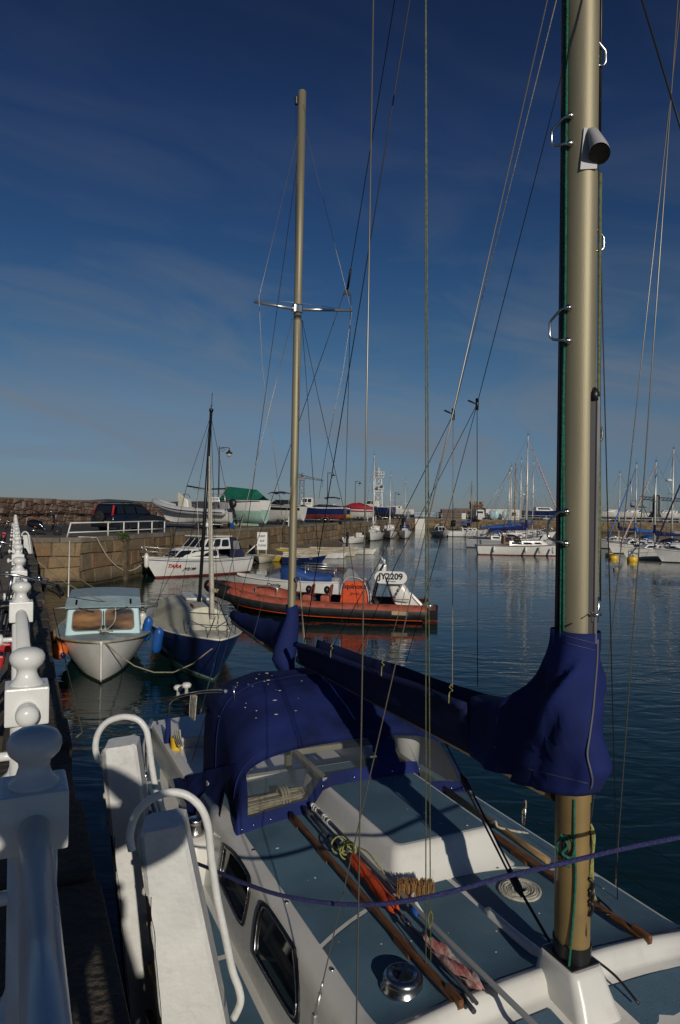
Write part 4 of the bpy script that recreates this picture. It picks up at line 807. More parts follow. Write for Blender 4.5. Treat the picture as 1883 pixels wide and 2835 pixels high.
def rig(parent, x, z0, h, r, mt, boom=None, cover=None, spread=(), beam=1.0, fore=None, aft=None, furl=None, wire='wire', wr=.008, lean=0, head=True):
    m = MB(); tx = x - lean*h; m.tube([(x, 0, z0), (lerp(x, tx, .5), 0, z0+h*.5), (tx, 0, z0+h)], [r, r, r*.8], 10); o = m.build('mast', mt, parent)
    P = lambda z: Vector((x - lean*(z-z0), 0, z)); w = MB(); top = z0+h
    for f_, wd in spread:
        z = z0+h*f_; s = MB(); s.tube([P(z) + Vector((0, -wd, .05)), P(z), P(z) + Vector((0, wd, .05))], .022, 6); s.build('spreader', mt, o)
        for q in (-1, 1): w.tube([P(top-.1), P(z) + Vector((0, q*wd, .05)), (x-.15, q*beam, z0-.1)], wr, 4)
    if not spread:
        for q in (-1, 1): w.tube([P(top-.15), (x-.2, q*beam, z0-.1)], wr, 4)
    for q in (-1, 1): w.tube([P(z0+h*.5), (x-.55, q*beam, z0-.1)], wr, 4)
    if fore: w.tube([P(top-.1), fore], wr, 4)
    if aft: w.tube([P(top-.05), aft], wr, 4)
    w.build('standing_rigging', wire, parent)
    if furl:
        f = MB(); a = Vector(fore); b = P(top-.25); q = [a.lerp(b, k/10) for k in range(11)]; f.tube(q, [.05]+[.075]*3+[.065]*4+[.05, .035, .02], 8); f.build('furled_jib', furl, parent)
    if head: k = MB(); k.tube([P(top), P(top+.5)], .008, 4); k.tube([P(top)+Vector((-.15, 0, .15)), P(top)+Vector((.2, 0, .16))], .01, 4); k.lathe([(.05, 0), (.06, .08), (.001, .1)], P(top), 8); k.build('masthead_aerial', 'black', o)
    if boom:
        L, bz = boom; m = MB(); m.tube([(x-.05, 0, bz), (x-L, 0, bz+.05)], .045, 8); bo = m.build('boom', mt, parent)
        if cover:
            rows = []
            for k in range(13):
                t_ = k/12; X_ = x+.12-t_*(L-.1)-.1; hh = .34*(1-t_)**1.3 + .16 + .02*math.sin(k*2.1); wv = .10+.05*(1-t_) + .012*math.sin(k*1.7); rows.append([(X_, wv*math.cos(a), bz+.02+hh*.5*(1+math.sin(a)) - .06) for a in [2*PI*j/10 for j in range(10)]])
            m = MB(); m.grid(rows, close=True); m.add(rows[0], [tuple(range(10))]); m.add(rows[-1], [tuple(range(10))]); m.tube([(x+.02, 0, bz+.2), (x, 0, bz+.95)], [.14, .09], 8); m.build('sail_cover', cover, bo)
    return o
def pulpit(parent, hl, u0=.86, h=.55, mt='steel', r=.013, inset=.06, name='pulpit'):
    m = MB(); a = hl.pt(u0, 1, 1, inset); b = hl.pt(u0, 1, -1, inset); f = hl.pt(.985, 1, 1); f.y = 0; up = Vector((0, 0, h)); fl = f + Vector((.12, .12, h+.05)); fr_ = f + Vector((.12, -.12, h+.05))
    m.tube([a, a+up, fl, fr_, b+up, b], r, 6); q1, q2 = hl.pt(.95, 1, 1, .02), hl.pt(.95, 1, -1, .02); m.tube([q1, fl], r, 6); m.tube([q2, fr_], r, 6); m.tube([a.lerp(a+up, .5), fl-Vector((.1, 0, h*.5)), fr_-Vector((.1, 0, h*.5)), b.lerp(b+up, .5)], r*.8, 6)
    return m.build(name, mt, parent)
def guard(parent, hl, us, h=.55, mt='steel', inset=.06):
    m = MB(); w = MB()
    for s in (1, -1):
        pts = []
        for u in us: p = hl.pt(u, 1, s, inset); m.tube([p, p+Vector((0, 0, h))], .011, 5); pts.append(p+Vector((0, 0, h)))
        w.tube(pts, .006, 4); w.tube([p-Vector((0, 0, h*.45)) for p in pts], .006, 4)
    m.build('stanchions', mt, parent); w.build('guard_wires', mt, parent)
def outboard(parent, x, z, s=1, mt='gelcoat', tilt=0):
    T = Matrix.Translation((x, 0, z)) @ Matrix.Rotation(tilt, 4, 'Y') @ Matrix.Scale(s, 4); m = MB(); m.T = T
    rows = []
    for zz, a, b, o in ((.0, .16, .13, 0), (.12, .24, .17, -.03), (.32, .26, .18, -.05), (.48, .22, .16, -.04), (.56, .13, .10, 0)): rows.append([(o - .12 + a*math.cos(k*PI/8), b*math.sin(k*PI/8), zz) for k in range(16)])
    m.grid(rows, close=True); m.add(rows[-1], [tuple(range(16))]); m.add(rows[0], [tuple(range(16))]); o = m.build('outboard_motor', mt, parent)
    m = MB(); m.T = T; m.box((-.12, 0, -.35), (.16, .10, .75), bev=.03); m.box((-.14, 0, -.55), (.32, .16, .02)); m.tube([(-.3, 0, -.85), (.06, 0, -.85)], .06, 8); m.box((-.1, 0, -1.0), (.16, .02, .25)); m.box((.05, 0, -.1), (.12, .22, .3), bev=.02)
    for k in range(3): a = k*2*PI/3; m.box((-.33, math.cos(a)*.09, -.85+math.sin(a)*.09), (.03, .1, .1), rot=Matrix.Rotation(a, 3, 'X') @ Matrix.Rotation(.5, 3, 'Z'))
    m.build('leg', 'black' if mt == 'black' else 'grey_tube', o); return o
def place(t, p, ang): t.location = p; t.rotation_euler = (0, 0, ang); return t
def wpt(x, y): return onz(x, y, 0)
def boat_from(name, label, cat, bow_px, stern_px, group=None):
    """a boat whose waterline ends are at two photo points; returns thing and its waterline length"""
    b, s = wpt(*bow_px), wpt(*stern_px); d = b-s; t = thing(name, label, cat, (b+s)/2, math.atan2(d.y, d.x), group); return t, d.length
def c1(x, y): return (x*.4464/K, (1330+y*.4464)/K)
# --- light blue cabin boat
b = wpt(*c1(625, 1262)); dirn = Vector((.30, -.954, 0)); t = thing('cabin_boat', 'small white motor boat with a light blue wheelhouse and orange fenders, bow towards us', 'motor boat', b - dirn*2.45, math.atan2(dirn.y, dirn.x))
hl = Hull(5.3, 2.28, .78, .74, .97, .3, .8, .32, .30, .60, .40, 2.3)
hl.build(t, ['hull_white', 'weedy'], boot=.05); hl.deck(t, 'pale_grey_blue', -.02, .05); hl.rub(t, mat('rub_tan', (.42, .38, .29), .6, var=.2), .032, 1, .012, -.03)
m = MB(); m.tube([hl.pt(1, v, 1) * 1 + Vector((.012, -hl.pt(1, v, 1).y, 0)) for v in [.15+.85*k/10 for k in range(11)]], .028, 8); m.build('stem_band', 'hull_white', t)
o, fc = house(t, 'wheelhouse', -1.3, .85, .92, .86, .80, 1.47, 'pale_blue', .10, .0, .05, .03, .05, {'F': [(.09, .47, .16, .86), (.53, .91, .16, .86)], 'R': [(.50, .92, .22, .86), (.1, .44, .22, .86)], 'L': [(.50, .92, .22, .86), (.1, .44, .22, .86)]}, 'glass_painted_reflection', 'black')
house(t, 'roof_edge', -1.3, .82, .87, .82, 1.45, 1.59, 'pale_blue', .42, 0, .02, .03, .05)
m = MB(); m.grid([[Vector((x + .04*(1-y*y), y*w, z + c*(1-y*y))) for y in (-1, -.8, -.5, -.2, .2, .5, .8, 1)] for x, w, z, c in ((.875, .865, 1.465, .02), (.42, .85, 1.625, .05), (-1.40, .88, 1.625, .06))], smooth=False); m.build('roof', 'pale_grey_blue', t, solid=.04)
for y in (-.62, .62): m = MB(); m.box((.70, y, 1.555), (.22, .05, .03), rot=Matrix.Rotation(.4, 3, 'Y'), bev=.01); m.tube([(.90, y*.9, 1.46), (.86, y*.35, 1.34)], .008, 5); m.build('wiper', 'black', t)
m = MB(); m.tube([(.86, 0, .84), (.80, 0, 1.36)], .012, 6); m.tube([(.9, 0, .84), (.9, 0, 1.02)], .03, 8); m.build('samson_post', 'black', t)
m = MB(); m.tube(smoothpts([(1.0, .05, .92), (1.25, -.1, .95), (1.5, .12, .97), (1.3, .22, .95), (1.1, -.05, .95), (1.6, .02, .99), (.92, .25, 1.1), (.85, .27, 1.45)]), .014, 6); m.build('bow_rope', 'rope_white', t)
m = MB(); m.tube([(.2, -.82, 1.5), (.18, -.84, 1.58), (.05, -.84, 3.0)], [.03, .02, .008], 6); m.build('whip_aerial', 'gelcoat', t)
m = MB(); m.box((-2.4, 0, .55), (.5, 1.5, .06)); m.build('cockpit_floor', 'pale_grey_blue', t)
for y0, x0, z0, lab in ((-.95, 1.25, .52, 'orange round fender on the near side of the light blue cabin boat bow'), (-1.20, .30, .62, 'red-orange fender farther aft on the light blue cabin boat')):
    f = MB(); f.sphere((0, 0, 0), .19, 1.2, 1, 1, 16); p = t.matrix_basis @ Vector((x0, y0, z0)); o = f.build('fender', 'orange_fender'); o.location = p; o.rotation_euler = (0, .3, t.rotation_euler.z+.5); tag(o, lab, 'fender', 'orange fenders'); f = MB(); f.lathe([(.07, 0), (.055, .05), (.02, .06)], (0, 0, 0), 10); e = f.build('eye', 'hull_navy', o); e.location = (.21, 0, 0); e.rotation_euler = (0, PI/2, 0)
# --- navy sailboat
b = wpt(*c1(1325, 1240)); dirn = Vector((.36, -.93, 0)).normalized(); t = thing('sailboat', 'small navy blue sailing boat with a cream cabin, black mast and rolled white jib', 'sailboat', b - dirn*2.75, math.atan2(dirn.y, dirn.x)); t.rotation_euler.x = -.045
hl = Hull(6.3, 2.3, .80, .82, .98, .35, .75, .48, .30, .62, .42, 2.2)
hl.build(t, ['hull_navy', 'antifoul_green'], boot=.04); hl.deck(t, 'cream_deck', -.0, .08); hl.rub(t, 'gelcoat', .022, 1, .006, 0, 'toe_rail')
o, fc = house(t, 'coachroof', -1.2, 1.95, .95, .56, .84, 1.33, 'cream_deck', .62, .0, .16, .12, .13, {})
m = MB(); m.box((-.35, 0, 1.49), (.95, .62, .07), bev=.03); m.build('sliding_hatch', 'gelcoat', t); m = MB(); m.box((1.0, -.28, 1.44), (.5, .05, .05), bev=.015); m.box((.1, .44, 1.45), (.9, .05, .05), bev=.015); m.build('handrail', 'wood', t)
rig(t, .35, 1.36, 5.0, .045, mat('mast_black', (.012, .012, .014), .35), None, None, ((.6, .5),), 1.05, (2.98, 0, 1.05), (-3.0, 0, .85), None, 'wire_dark', .006)
m = MB(); a, b2 = Vector((1.55, .12, 1.2)), Vector((.48, .0, 5.2)); m.tube([a.lerp(b2, k/12) for k in range(13)], [.05]+[.062]*4+[.055]*4+[.045, .035, .025, .015], 10); m.build('furled_jib', 'rope_white', t); pulpit(t, hl, .84, .52)
for s, x, lab in ((1, 0, ''),): 
    for p, q, lab in (((1.45, -1.12, .66), 'hull_blue', 'blue cylindrical fender at the front of the navy sailboat'), ((.3, -1.25, .75), 'hull_blue', 'blue fender farther back along the navy sailboat side'), ((-.2, -1.36, .8), 'gelcoat', 'white fender hanging between the navy sailboat and the light blue boat')):
        f = MB(); f.lathe([(.02, -.34), (.09, -.28), (.115, -.2), (.115, .2), (.09, .28), (.03, .34), (.001, .35)], n=14); o = f.build('fender', 'bright_blue' if q == 'hull_blue' else q); o.location = t.matrix_basis @ Vector(p); o.rotation_euler = (.25, .2, 0); tag(o, lab, 'fender')
m = MB(); plate(m, [fc['L'][1], fc['L'][0], fc['L'][3], fc['L'][2]][::-1] if False else fc['L'], .15, .95, .15, .95, .1, .014, .012); m.build('window_cover', 'navy_dark', t)
# --- white cabin cruiser
t, L = boat_from('cabin_cruiser', 'white cabin cruiser with red waterline, dark windows and navy canopy, moored by the granite wall', 'motor boat', c1(962, 606), c1(1470, 566))
hl = Hull(L+1.1, 2.6, .98, .95, 1.20, .35, .88, .95, .28, .9, .35, 2.2)
t.location += Vector((math.cos(t.rotation_euler.z), math.sin(t.rotation_euler.z), 0))*.25 + WN*-.0
hl.build(t, ['hull_white', 'antifoul_red', 'stripe_blue'], boot=.10, stripe=(.82, .87)); hl.deck(t, 'boat_deck', -.02, .06); hl.rub(t, 'gelcoat', .03, 1, .01, -.02)
e = L/2+.55; o, fc = house(t, 'forward_cabin', -.9, e-1.5, 1.08, .55, 1.0, 1.52, 'gelcoat', .75, .0, .16, .05, .08, {'L': [(.33, .95, .22, .82), (.02, .29, .18, .86)], 'R': [(.33, .95, .22, .82), (.02, .29, .18, .86)], 'F': [(.1, .9, .25, .8)]}, 'glass_dark', 'alu_grey')
o, fc = house(t, 'wheelhouse', -1.75, .35, 1.05, .92, 1.50, 2.16, 'gelcoat', .62, .0, .14, .04, .06, {'L': [(.06, .30, .2, .86), (.36, .60, .2, .86), (.66, .94, .2, .8)], 'R': [(.06, .30, .2, .86), (.36, .60, .2, .86), (.66, .94, .2, .8)], 'F': [(.06, .32, .15, .88), (.36, .64, .15, .88), (.68, .94, .15, .88)]}, 'glass_dark', 'gelcoat')
m = MB(); m.box((-.95, 0, 2.22), (1.9, 2.0, .07), bev=.03); m.build('roof', 'gelcoat', t)
m = MB(); rows = []
for x, w, z in ((-1.74, .98, 2.2), (-2.3, 1.0, 2.16), (-2.6, 1.04, 1.8), (-2.85, 1.08, 1.05)): rows.append([(x, -w-.03, 1.02), (x, -w, lerp(1.02, z, .6)), (x, -w*.85, z-.04), (x, 0, z), (x, w*.85, z-.04), (x, w, lerp(1.02, z, .6)), (x, w+.03, 1.02)])
m.grid(rows, smooth=False); cn = m.build('canopy', 'navy_dark', t, solid=.02); m = MB(); P = [(-2.45, 1.045, 1.45), (-1.95, 1.02, 1.45), (-1.95, 1.0, 1.95), (-2.32, 1.02, 1.95)]; plate(m, [P[1], P[0], P[3], P[2]], 0, 1, 0, 1, .15, .02, .01); m.build('canopy_window', 'grey_cloth', cn)
m = MB(); m.tube([(-.6, .3, 2.25), (-.6, .3, 2.75)], .025, 6); m.lathe([(.13, 2.75), (.15, 2.8), (.15, 2.95), (.1, 3.0)], (-.6, .3, 0), 12); m.build('radar_dome', 'gelcoat', t); m = MB(); m.tube([(.3, .7, 1.6), (.75, .95, 4.6)], [.015, .008], 5); m.build('whip_aerial', 'gelcoat', t); m = MB(); m.lathe([(.02, 2.25), (.1, 2.4), (.12, 2.9), (.03, 3.4)], (-1.1, -.2, 0), 8); m.build('furled_ensign', 'rope_white', t)
pulpit(t, hl, .78, .5, 'alu_grey', .02, .08); m = MB(); f_ = MB(); f_.lathe([(.03, -.4), (.12, -.3), (.13, .25), (.04, .4)], (e-.05, .25, 1.0), 12); f_.build('bow_fender', 'gelcoat', t)
q0, q1 = hl.pt(.70, .80, 1), hl.pt(.58, .80, 1); rgt = (q1-q0); nn = Vector((0, 1, .0)); mid = hl.pt(.66, .66, 1)
def hull_text(hl, t, body, u, v, size, m, side=1, shear=0, bold=.008, out=.02):
    p = hl.pt(u, v, side); a, b_ = hl.pt(u+.02, v, side), hl.pt(u-.02, v, side); up = hl.pt(u, v+.05, side) - hl.pt(u, v-.05, side); r = (b_-a) if side > 0 else (a-b_); n_ = r.normalized().cross(up.normalized()); return text(body, 'lettering', m, t, p + n_*out, size, r, up, .006, shear=shear, bold=bold)
hull_text(hl, t, 'TARA', .79, .70, .30, 'red', 1, .3, .01, .03); hull_text(hl, t, 'JY2199', .655, .60, .25, 'stripe_dark', 1, .3, .008, .03)
# --- black and orange rigid inflatable
def c5(x, y): return ((540+x*.4464)/K, (1500+y*.4464)/K)
pb, ps = wpt(*c5(215, 430)), wpt(*c5(1452, 478)); d = (pb-ps); LW = d.length
t = thing('inflatable_boat', 'long black and salmon rigid inflatable boat with an orange console cover and a white outboard', 'motor boat', (pb+ps)/2, math.atan2(d.y, d.x)); t['label'] = 'long black and salmon rigid inflatable boat with an orange console cover and white outboard'
H2 = LW/2
def tubepath(side, out=0, dz=0):
    P = [(-H2-.02, 1.02, .34), (-H2+1, 1.06, .34), (0, 1.08, .36), (H2-2.2, 1.06, .44), (H2-.9, .86, .58), (H2+.1, .50, .78), (H2+.75, .16, .94)]
    return smoothpts([Vector((x, side*(y+out), z+dz)) for x, y, z in P], 5)
rad = .27; tb = MB(); tops = MB(); bt = MB()
for s in (1, -1):
    p = tubepath(s); n_ = len(p); tb.tube(p, [.10] + [rad]*(n_-6) + [rad*.98, rad*.95, rad*.9, rad*.84, rad*.78], 18)
    rows = []
    for i, c in enumerate(p[1:-1]):
        r_ = (rad if i < n_-8 else rad*.88) + .006; dd = (p[i+2]-p[i]).normalized(); sd = dd.cross(Vector((0, 0, 1))).normalized(); u_ = sd.cross(dd); rows.append([c + (sd*math.cos(a)*(1) + u_*math.sin(a))*r_ for a in ([1.12 + 1.7*k/8 for k in range(9)] if s > 0 else [PI-1.12-1.7*k/8 for k in range(9)])])
    tops.grid(rows); bt.tube([q + Vector((0, s*.10, -.235)) for q in p[2:-2]], .035, 8)
m = MB(); m.sphere((H2+.78, 0, .95), .23, 1, 1.1, 1, 14)
o = tb.build('inflation_tube', 'rubber_black', t); m.build('bow_cone', 'rubber_black', o); tops.build('tube_top', 'salmon', o); bt.build('rubbing_band', 'orange', o)
hh = Hull(LW+.6, 1.7, .42, .42, .78, .35, .9, .7, .35, .9, .35, 2.2); hh.build(t, ['rubber_black', 'antifoul_red'], boot=.06); hh.deck(t, 'salmon', -.05, 0)
m = MB(); rows = []
for x, w, z in ((H2-2.3, .62, .78), (H2-1.6, .6, .95), (H2-.9, .5, 1.0), (H2-.1, .3, 1.05), (H2+.3, .12, 1.03)): rows.append([(x, -w-.14, z-.28), (x, -w*.7, z), (x, 0, z+.05), (x, w*.7, z), (x, w+.14, z-.28)])
m.grid(rows); m.build('bow_dodger', 'salmon', t, solid=.02)
cx = -H2+2.25; m = MB(); m.prism([(cx-.05, -.36, .38), (cx+1.0, -.36, .38), (cx+.86, -.36, 1.25), (cx+.62, -.36, 1.40), (cx+.14, -.36, 1.32), (cx-.0, -.36, 1.0)], (0, .72, 0)); cs = m.build('console_cover', 'orange', t, bevel=.04)
m = MB(); m.prism([(cx+.88, -.375, 1.28), (cx+.93, -.375, 1.42), (cx+.70, -.375, 1.78), (cx+.52, -.375, 1.72), (cx+.10, -.375, 1.30)], (0, .75, 0)); m.build('console_hood', 'grey_cloth', t, bevel=.05); m = MB(); m.tube(smoothpts([(cx+.95, .40, .8), (cx+.88, .40, 1.2), (cx+.62, .40, 1.46), (cx+.14, .40, 1.34), (cx-.05, .40, .9), (cx-.10, .40, .4)]), .025, 8); m.build('grab_frame', 'grey_tube', t); m = MB(); m.tube(smoothpts([(cx+.95, -.40, .8), (cx+.88, -.40, 1.2), (cx+.62, -.40, 1.46), (cx+.14, -.40, 1.34), (cx-.05, -.40, .9), (cx-.10, -.40, .4)]), .025, 8); m.build('grab_frame', 'grey_tube', t)
text('Equinoxe', 'lettering', 'black', t, (cx+.46, .366, 1.12), .235, (-1, 0, 0), (0, 0, 1), .004, bold=.006); text('Jersey', 'lettering', 'black', t, (cx+.43, .366, .86), .15, (-1, 0, 0), (0, 0, 1), .004, shear=.3)
for k in range(3):
    sx = cx+1.55+.68*k; m = MB(); m.box((sx, 0, .52), (.34, .42, .42), bev=.06); m.box((sx-.2, 0, .9), (.09, .4, .42), rot=Matrix.Rotation(-.15, 3, 'Y'), bev=.03); m.build('jockey_seat', 'salmon', t)
    m = MB(); m.tube(smoothpts([(sx-.18, .2, .7), (sx-.24, .2, 1.08), (sx-.24, -.2, 1.08), (sx-.18, -.2, .7)]), .016, 6); m.sphere((sx-.05, .0, .92), .15, .8, 1, 1, 10); m.build('seat_rail', 'black', t)
for x in (H2-1.5,): 
    m = MB()
    for y in (.5, .62): m.tube(smoothpts([(x-.4, y, .72), (x-.4, y, 1.02), (x+.3, y, 1.05), (x+.35, y, .75)]), .018, 6)
    m.build('grab_rail', 'alu_grey', t)
af = -H2+1.70; m = MB()
for s in (-1, 1): m.tube([(af+.35, s*.62, .6), (af+.15, s*.55, 1.5), (af-.05, s*.3, 1.95)], .03, 8); m.tube([(af-.45, s*.62, .6), (af-.1, s*.5, 1.6)], .03, 8)
m.tube([(af-.05, -.34, 1.93), (af-.05, .34, 1.93)], .03, 8); m.tube([(af+.3, -.62, 1.0), (af+.3, .62, 1.0)], .02, 6); m.build('arch_frame', 'black', t)
m = MB(); m.box((af+.02, .0, 1.75), (.3, .5, .4), bev=.08); m.lathe([(.04, 1.95), (.05, 2.08), (.02, 2.12)], (af-.05, .1, 0), 8); m.tube([(af-.05, -.15, 1.95), (af+.1, -.15, 2.2)], .03, 6); m.build('equipment_pod', 'gelcoat', t)
m = MB(); oval = [Vector((af-.42 + (.40+.13*0)*0, 0, 0))]; pts = []
for k in range(28):
    a = 2*PI*k/28; pts.append((af-.32 + .36*math.copysign(1, math.cos(a)) + .22*math.cos(a) if True else 0, .50, 1.5 + .225*math.sin(a)))
m.prism(pts, (0, .03, 0)); sg = m.build('number_sign', 'sign_white', t); text('JY2209', 'lettering', 'black', sg, (af-.32, .536, 1.53), .30, (-1, 0, 0), (0, 0, 1), .004, bold=.010); bars = MB(); rnd = random.Random(4)
for k in range(14): bars.box((af-.32 + .019*(k-6.5)*1.4, .536, 1.36), (.016, .006, rnd.choice((.03, .04, .045))))
bars.build('small_print', 'stripe_dark', sg)
m = MB(); rows = []
xo = -H2+1.02
for zz, a, bq, oo in ((.60, .27, .20, .02), (.66, .36, .25, .0), (.90, .40, .27, .04), (1.16, .37, .26, .12), (1.30, .31, .22, .17), (1.36, .18, .13, .19)): rows.append([(xo + oo + a*math.copysign(abs(math.cos(k*PI/12))**.55, math.cos(k*PI/12)), bq*math.copysign(abs(math.sin(k*PI/12))**.55, math.sin(k*PI/12)), zz + .12*math.cos(k*PI/12)*(1 if zz > .8 else .4)) for k in range(24)])
m.grid(rows, close=True); m.add(rows[0], [tuple(range(24))]); m.add(rows[-1], [tuple(range(24))]); ob = m.build('outboard_motor', 'gelcoat', t); m = MB(); m.prism([(xo+.3, -.1, .7), (xo-.35, -.1, .95), (xo-.75, -.1, .55), (xo-.95, -.1, .28), (xo-.8, -.1, .15), (xo-.2, -.1, .35), (xo+.2, -.1, .5)], (0, .2, 0)); m.box((xo-.6, 0, .62), (.5, .34, .05), rot=Matrix.Rotation(-.8, 3, 'Y')); m.build('leg', 'gelcoat', ob, bevel=.03); m = MB(); m.box((xo+.02, 0, .70), (.62, .51, .02)); m.build('cowling_trim', 'stripe_dark', ob); text('EVINRUDE', 'lettering', 'stripe_dark', ob, (xo+.10, .285, 1.02), .13, (-.45, 0, .9), (.9, 0, .45), .004, bold=.004)
m = MB()
for k in range(3): a = k*2*PI/3; m.box((xo-.98+.0*k, math.cos(a)*.13, .45+math.sin(a)*.13), (.05, .16, .12), rot=Matrix.Rotation(a, 3, 'X') @ Matrix.Rotation(.6, 3, 'Z'))
m.lathe([(.08, -.12), (.08, .12), (.02, .2)], (xo-.95, 0, .45), 10, axis=(-1, 0, .2)); m.build('propeller', 'alu_grey', ob)
for u, lab in ((5, 0), (26, 1)): q = tubepath(1)[u]; m = MB(); m.box(q + Vector((0, .29, .02)), (.55, .02, .13), rot=Matrix.Rotation(-.0 if u < 10 else -.12, 3, 'Y')); m.build('name_patch', mat('tan_patch', (.36, .29, .18), .7, var=.2), t)
m = MB(); pth = tubepath(1)[3:-4]; m.tube([q + Vector((0, .14, .245 - (.07 if i % 3 else 0))) for i, q in enumerate(pth)], .013, 5); m.build('grab_line', 'black', t)
# --- white speedboat with a blue cover, just behind the inflatable
pb, ps = wpt(*c5(255, 330)), wpt(*c5(880, 345)); d = pb-ps; t = thing('speedboat', 'white speedboat under a blue cockpit cover, lying behind the salmon inflatable', 'motor boat', (pb+ps)/2 + Vector((0, .9, 0)), math.atan2(d.y, d.x)); L = d.length+.2
hl = Hull(L, 1.95, .66, .66, .8, .3, .88, .6, .28, .85, .35, 2.2); hl.build(t, ['hull_white', 'antifoul_blue'], boot=.05); hl.deck(t, 'gelcoat', 0, .12); hl.rub(t, 'gelcoat', .03)
x1 = L/2-1.2; o, fc = house(t, 'windscreen', x1-1.5, x1, .82, .4, .72, 1.22, 'alu_grey', .85, .1, .14, .02, .02, {'L': [(.05, .95, .08, .92)], 'R': [(.05, .95, .08, .92)], 'F': [(.06, .48, .08, .92), (.52, .94, .08, .92)]}, 'navy_dark')
m = MB(); rows = []
for x, w, z in ((x1-.9, .66, 1.26), (x1-1.6, .78, 1.24), (x1-2.2, .88, .98), (x1-3.2, .9, .9), (-L/2+.35, .86, .82)): rows.append([(x, -w-.04, .70), (x, -w, z-.1), (x, -w*.6, z), (x, 0, z+.05), (x, w*.6, z), (x, w, z-.1), (x, w+.04, .70)])
m.grid(rows); m.build('cockpit_cover', 'blue_cloth', t, solid=.02)
hull_text(hl, t, 'Camilla', .62, .80, .22, 'stripe_dark', 1, .35, .0, .03)
m = MB()
for z in (1.22, 1.32): m.tube([(-L/2+.1, -.7, z), (-L/2+1.7, -.7, z+.05)], .02, 6); m.tube([(-L/2+.1, .7, z), (-L/2+1.7, .7, z+.05)], .02, 6)
for x in (-L/2+.2, -L/2+1.5):
    for y in (-.7, .7): m.tube([(x, y, .68), (x, y, 1.3)], .018, 6)
    m.tube([(x, -.7, 1.3), (x, .7, 1.3)], .018, 6)
m.build('folded_frame', 'alu_grey', t)
# --- row of dinghies on the slip
slip = MB(); sA, sB = wl(49), wl(100); slip.add([(*(sA.xy), .35), (*(sB.xy), .5), (*((sB + WN*1.6).xy), -.1), (*((sA + WN*3.2).xy), -.12), (*((sA + WN*.05).xy), -.3)], [(0, 1, 2, 3)]); struct('slipway', slip, ground)
def dinghy(label, px, py, ang, L, B, hm, inm, group='dinghies tied up along the slip', bottom='weedy', cov=None, fz=.42):
    t = thing('dinghy', label, 'dinghy', wpt(px, py), ang, group); hl = Hull(L, B, fz, fz*.92, fz*1.3, .14, .8, .4, .3, .8, .4, 2.0, n=12); hl.build(t, [hm, bottom], boot=.02)
    if cov: hl.deck(t, cov, 0, .14, 0, 1, 'cover')
    else: hl.open(t, inm, .1, .05, (.3, .62)); m = MB(); m.tube([(-L*.35, -B*.28, fz*.95), (L*.3, -B*.05, fz*1.05)], .022, 6); m.build('oar', 'wood_pale', t)
    hl.rub(t, 'rub_tan', .03, 1, .008); return t
A0 = math.atan2(-.15, 1)
def c2(x, y): return ((350+x*.4146)/K, (1300+y*.4146)/K)
Dg = [('bright blue dinghy, leftmost of the row and next to the cruiser stern', 795, 610, -2.9, 2.9, 1.4, 'hull_blue', 'hull_blue'), ('cream clinker dinghy second from the left, end-on to us', 915, 618, -1.7, 3.0, 1.45, 'hull_cream', 'hull_cream'), ('yellow dinghy between the cream one and the aluminium mast', 1020, 612, -2.9, 3.0, 1.4, 'hull_yellow', 'hull_yellow'),
      ('navy dinghy with a white rail right of the aluminium mast', 1190, 618, .15, 3.3, 1.4, 'hull_navy', 'gelcoat'), ('plain white dinghy right of and behind the navy one', 1240, 592, .1, 4.6, 1.6, 'hull_white', 'boat_deck'), ('pale yellow dinghy at the left behind the white ones', 1150, 560, -.1, 4.0, 1.5, 'hull_yellow', 'hull_cream'),
      ('white dinghy in the middle of the far row with a tan rail', 1330, 590, -.05, 3.6, 1.5, 'hull_white', 'hull_cream'), ('orange-trimmed dinghy behind the white middle one', 1265, 562, .05, 4.2, 1.5, 'hull_cream', 'orange_fender'), ('low cream dinghy toward the right of the far row', 1405, 577, .0, 3.6, 1.5, 'hull_cream', 'boat_deck'), ('white dinghy with a pointed bow near the right end of the row', 1385, 553, .05, 4.4, 1.5, 'hull_white', 'boat_deck')]
for lab, x, y, a, L, B, h_, i_ in Dg: dinghy(lab, *c2(x, y), a, L, B, h_, i_)
dinghy('white and dark-bottomed dinghy farthest right in the row', *c2(1470, 562), -.08, 5.4, 1.7, 'hull_white', 'boat_deck', bottom='wood')
t = thing('sign_board', 'white notice board with lines of black writing on the slip by the dinghies', 'sign', onz(*c2(905, 590), .2)); t.location.z = .3
m = MB(); m.box((0, 0, 1.15), (.75, .05, 1.3), bev=.01); pn = m.build('panel', 'sign_white', t); m = MB(); m.tube([(-.3, .05, -.3), (-.3, .05, 1.5)], .03, 6); m.tube([(.3, .05, -.3), (.3, .05, 1.5)], .03, 6); m.tube([(-1.3, .3, .1), (-.4, .1, .9)], .05, 6); m.build('frame', 'sign_white', t)
for k, s in enumerate(('KEEP', 'SLIP', 'CLEAR')): text(s, 'lettering', 'black', pn, (0, -.03, 1.5-.34*k), .20, (1, 0, 0), (0, 0, 1), .004, bold=.004)
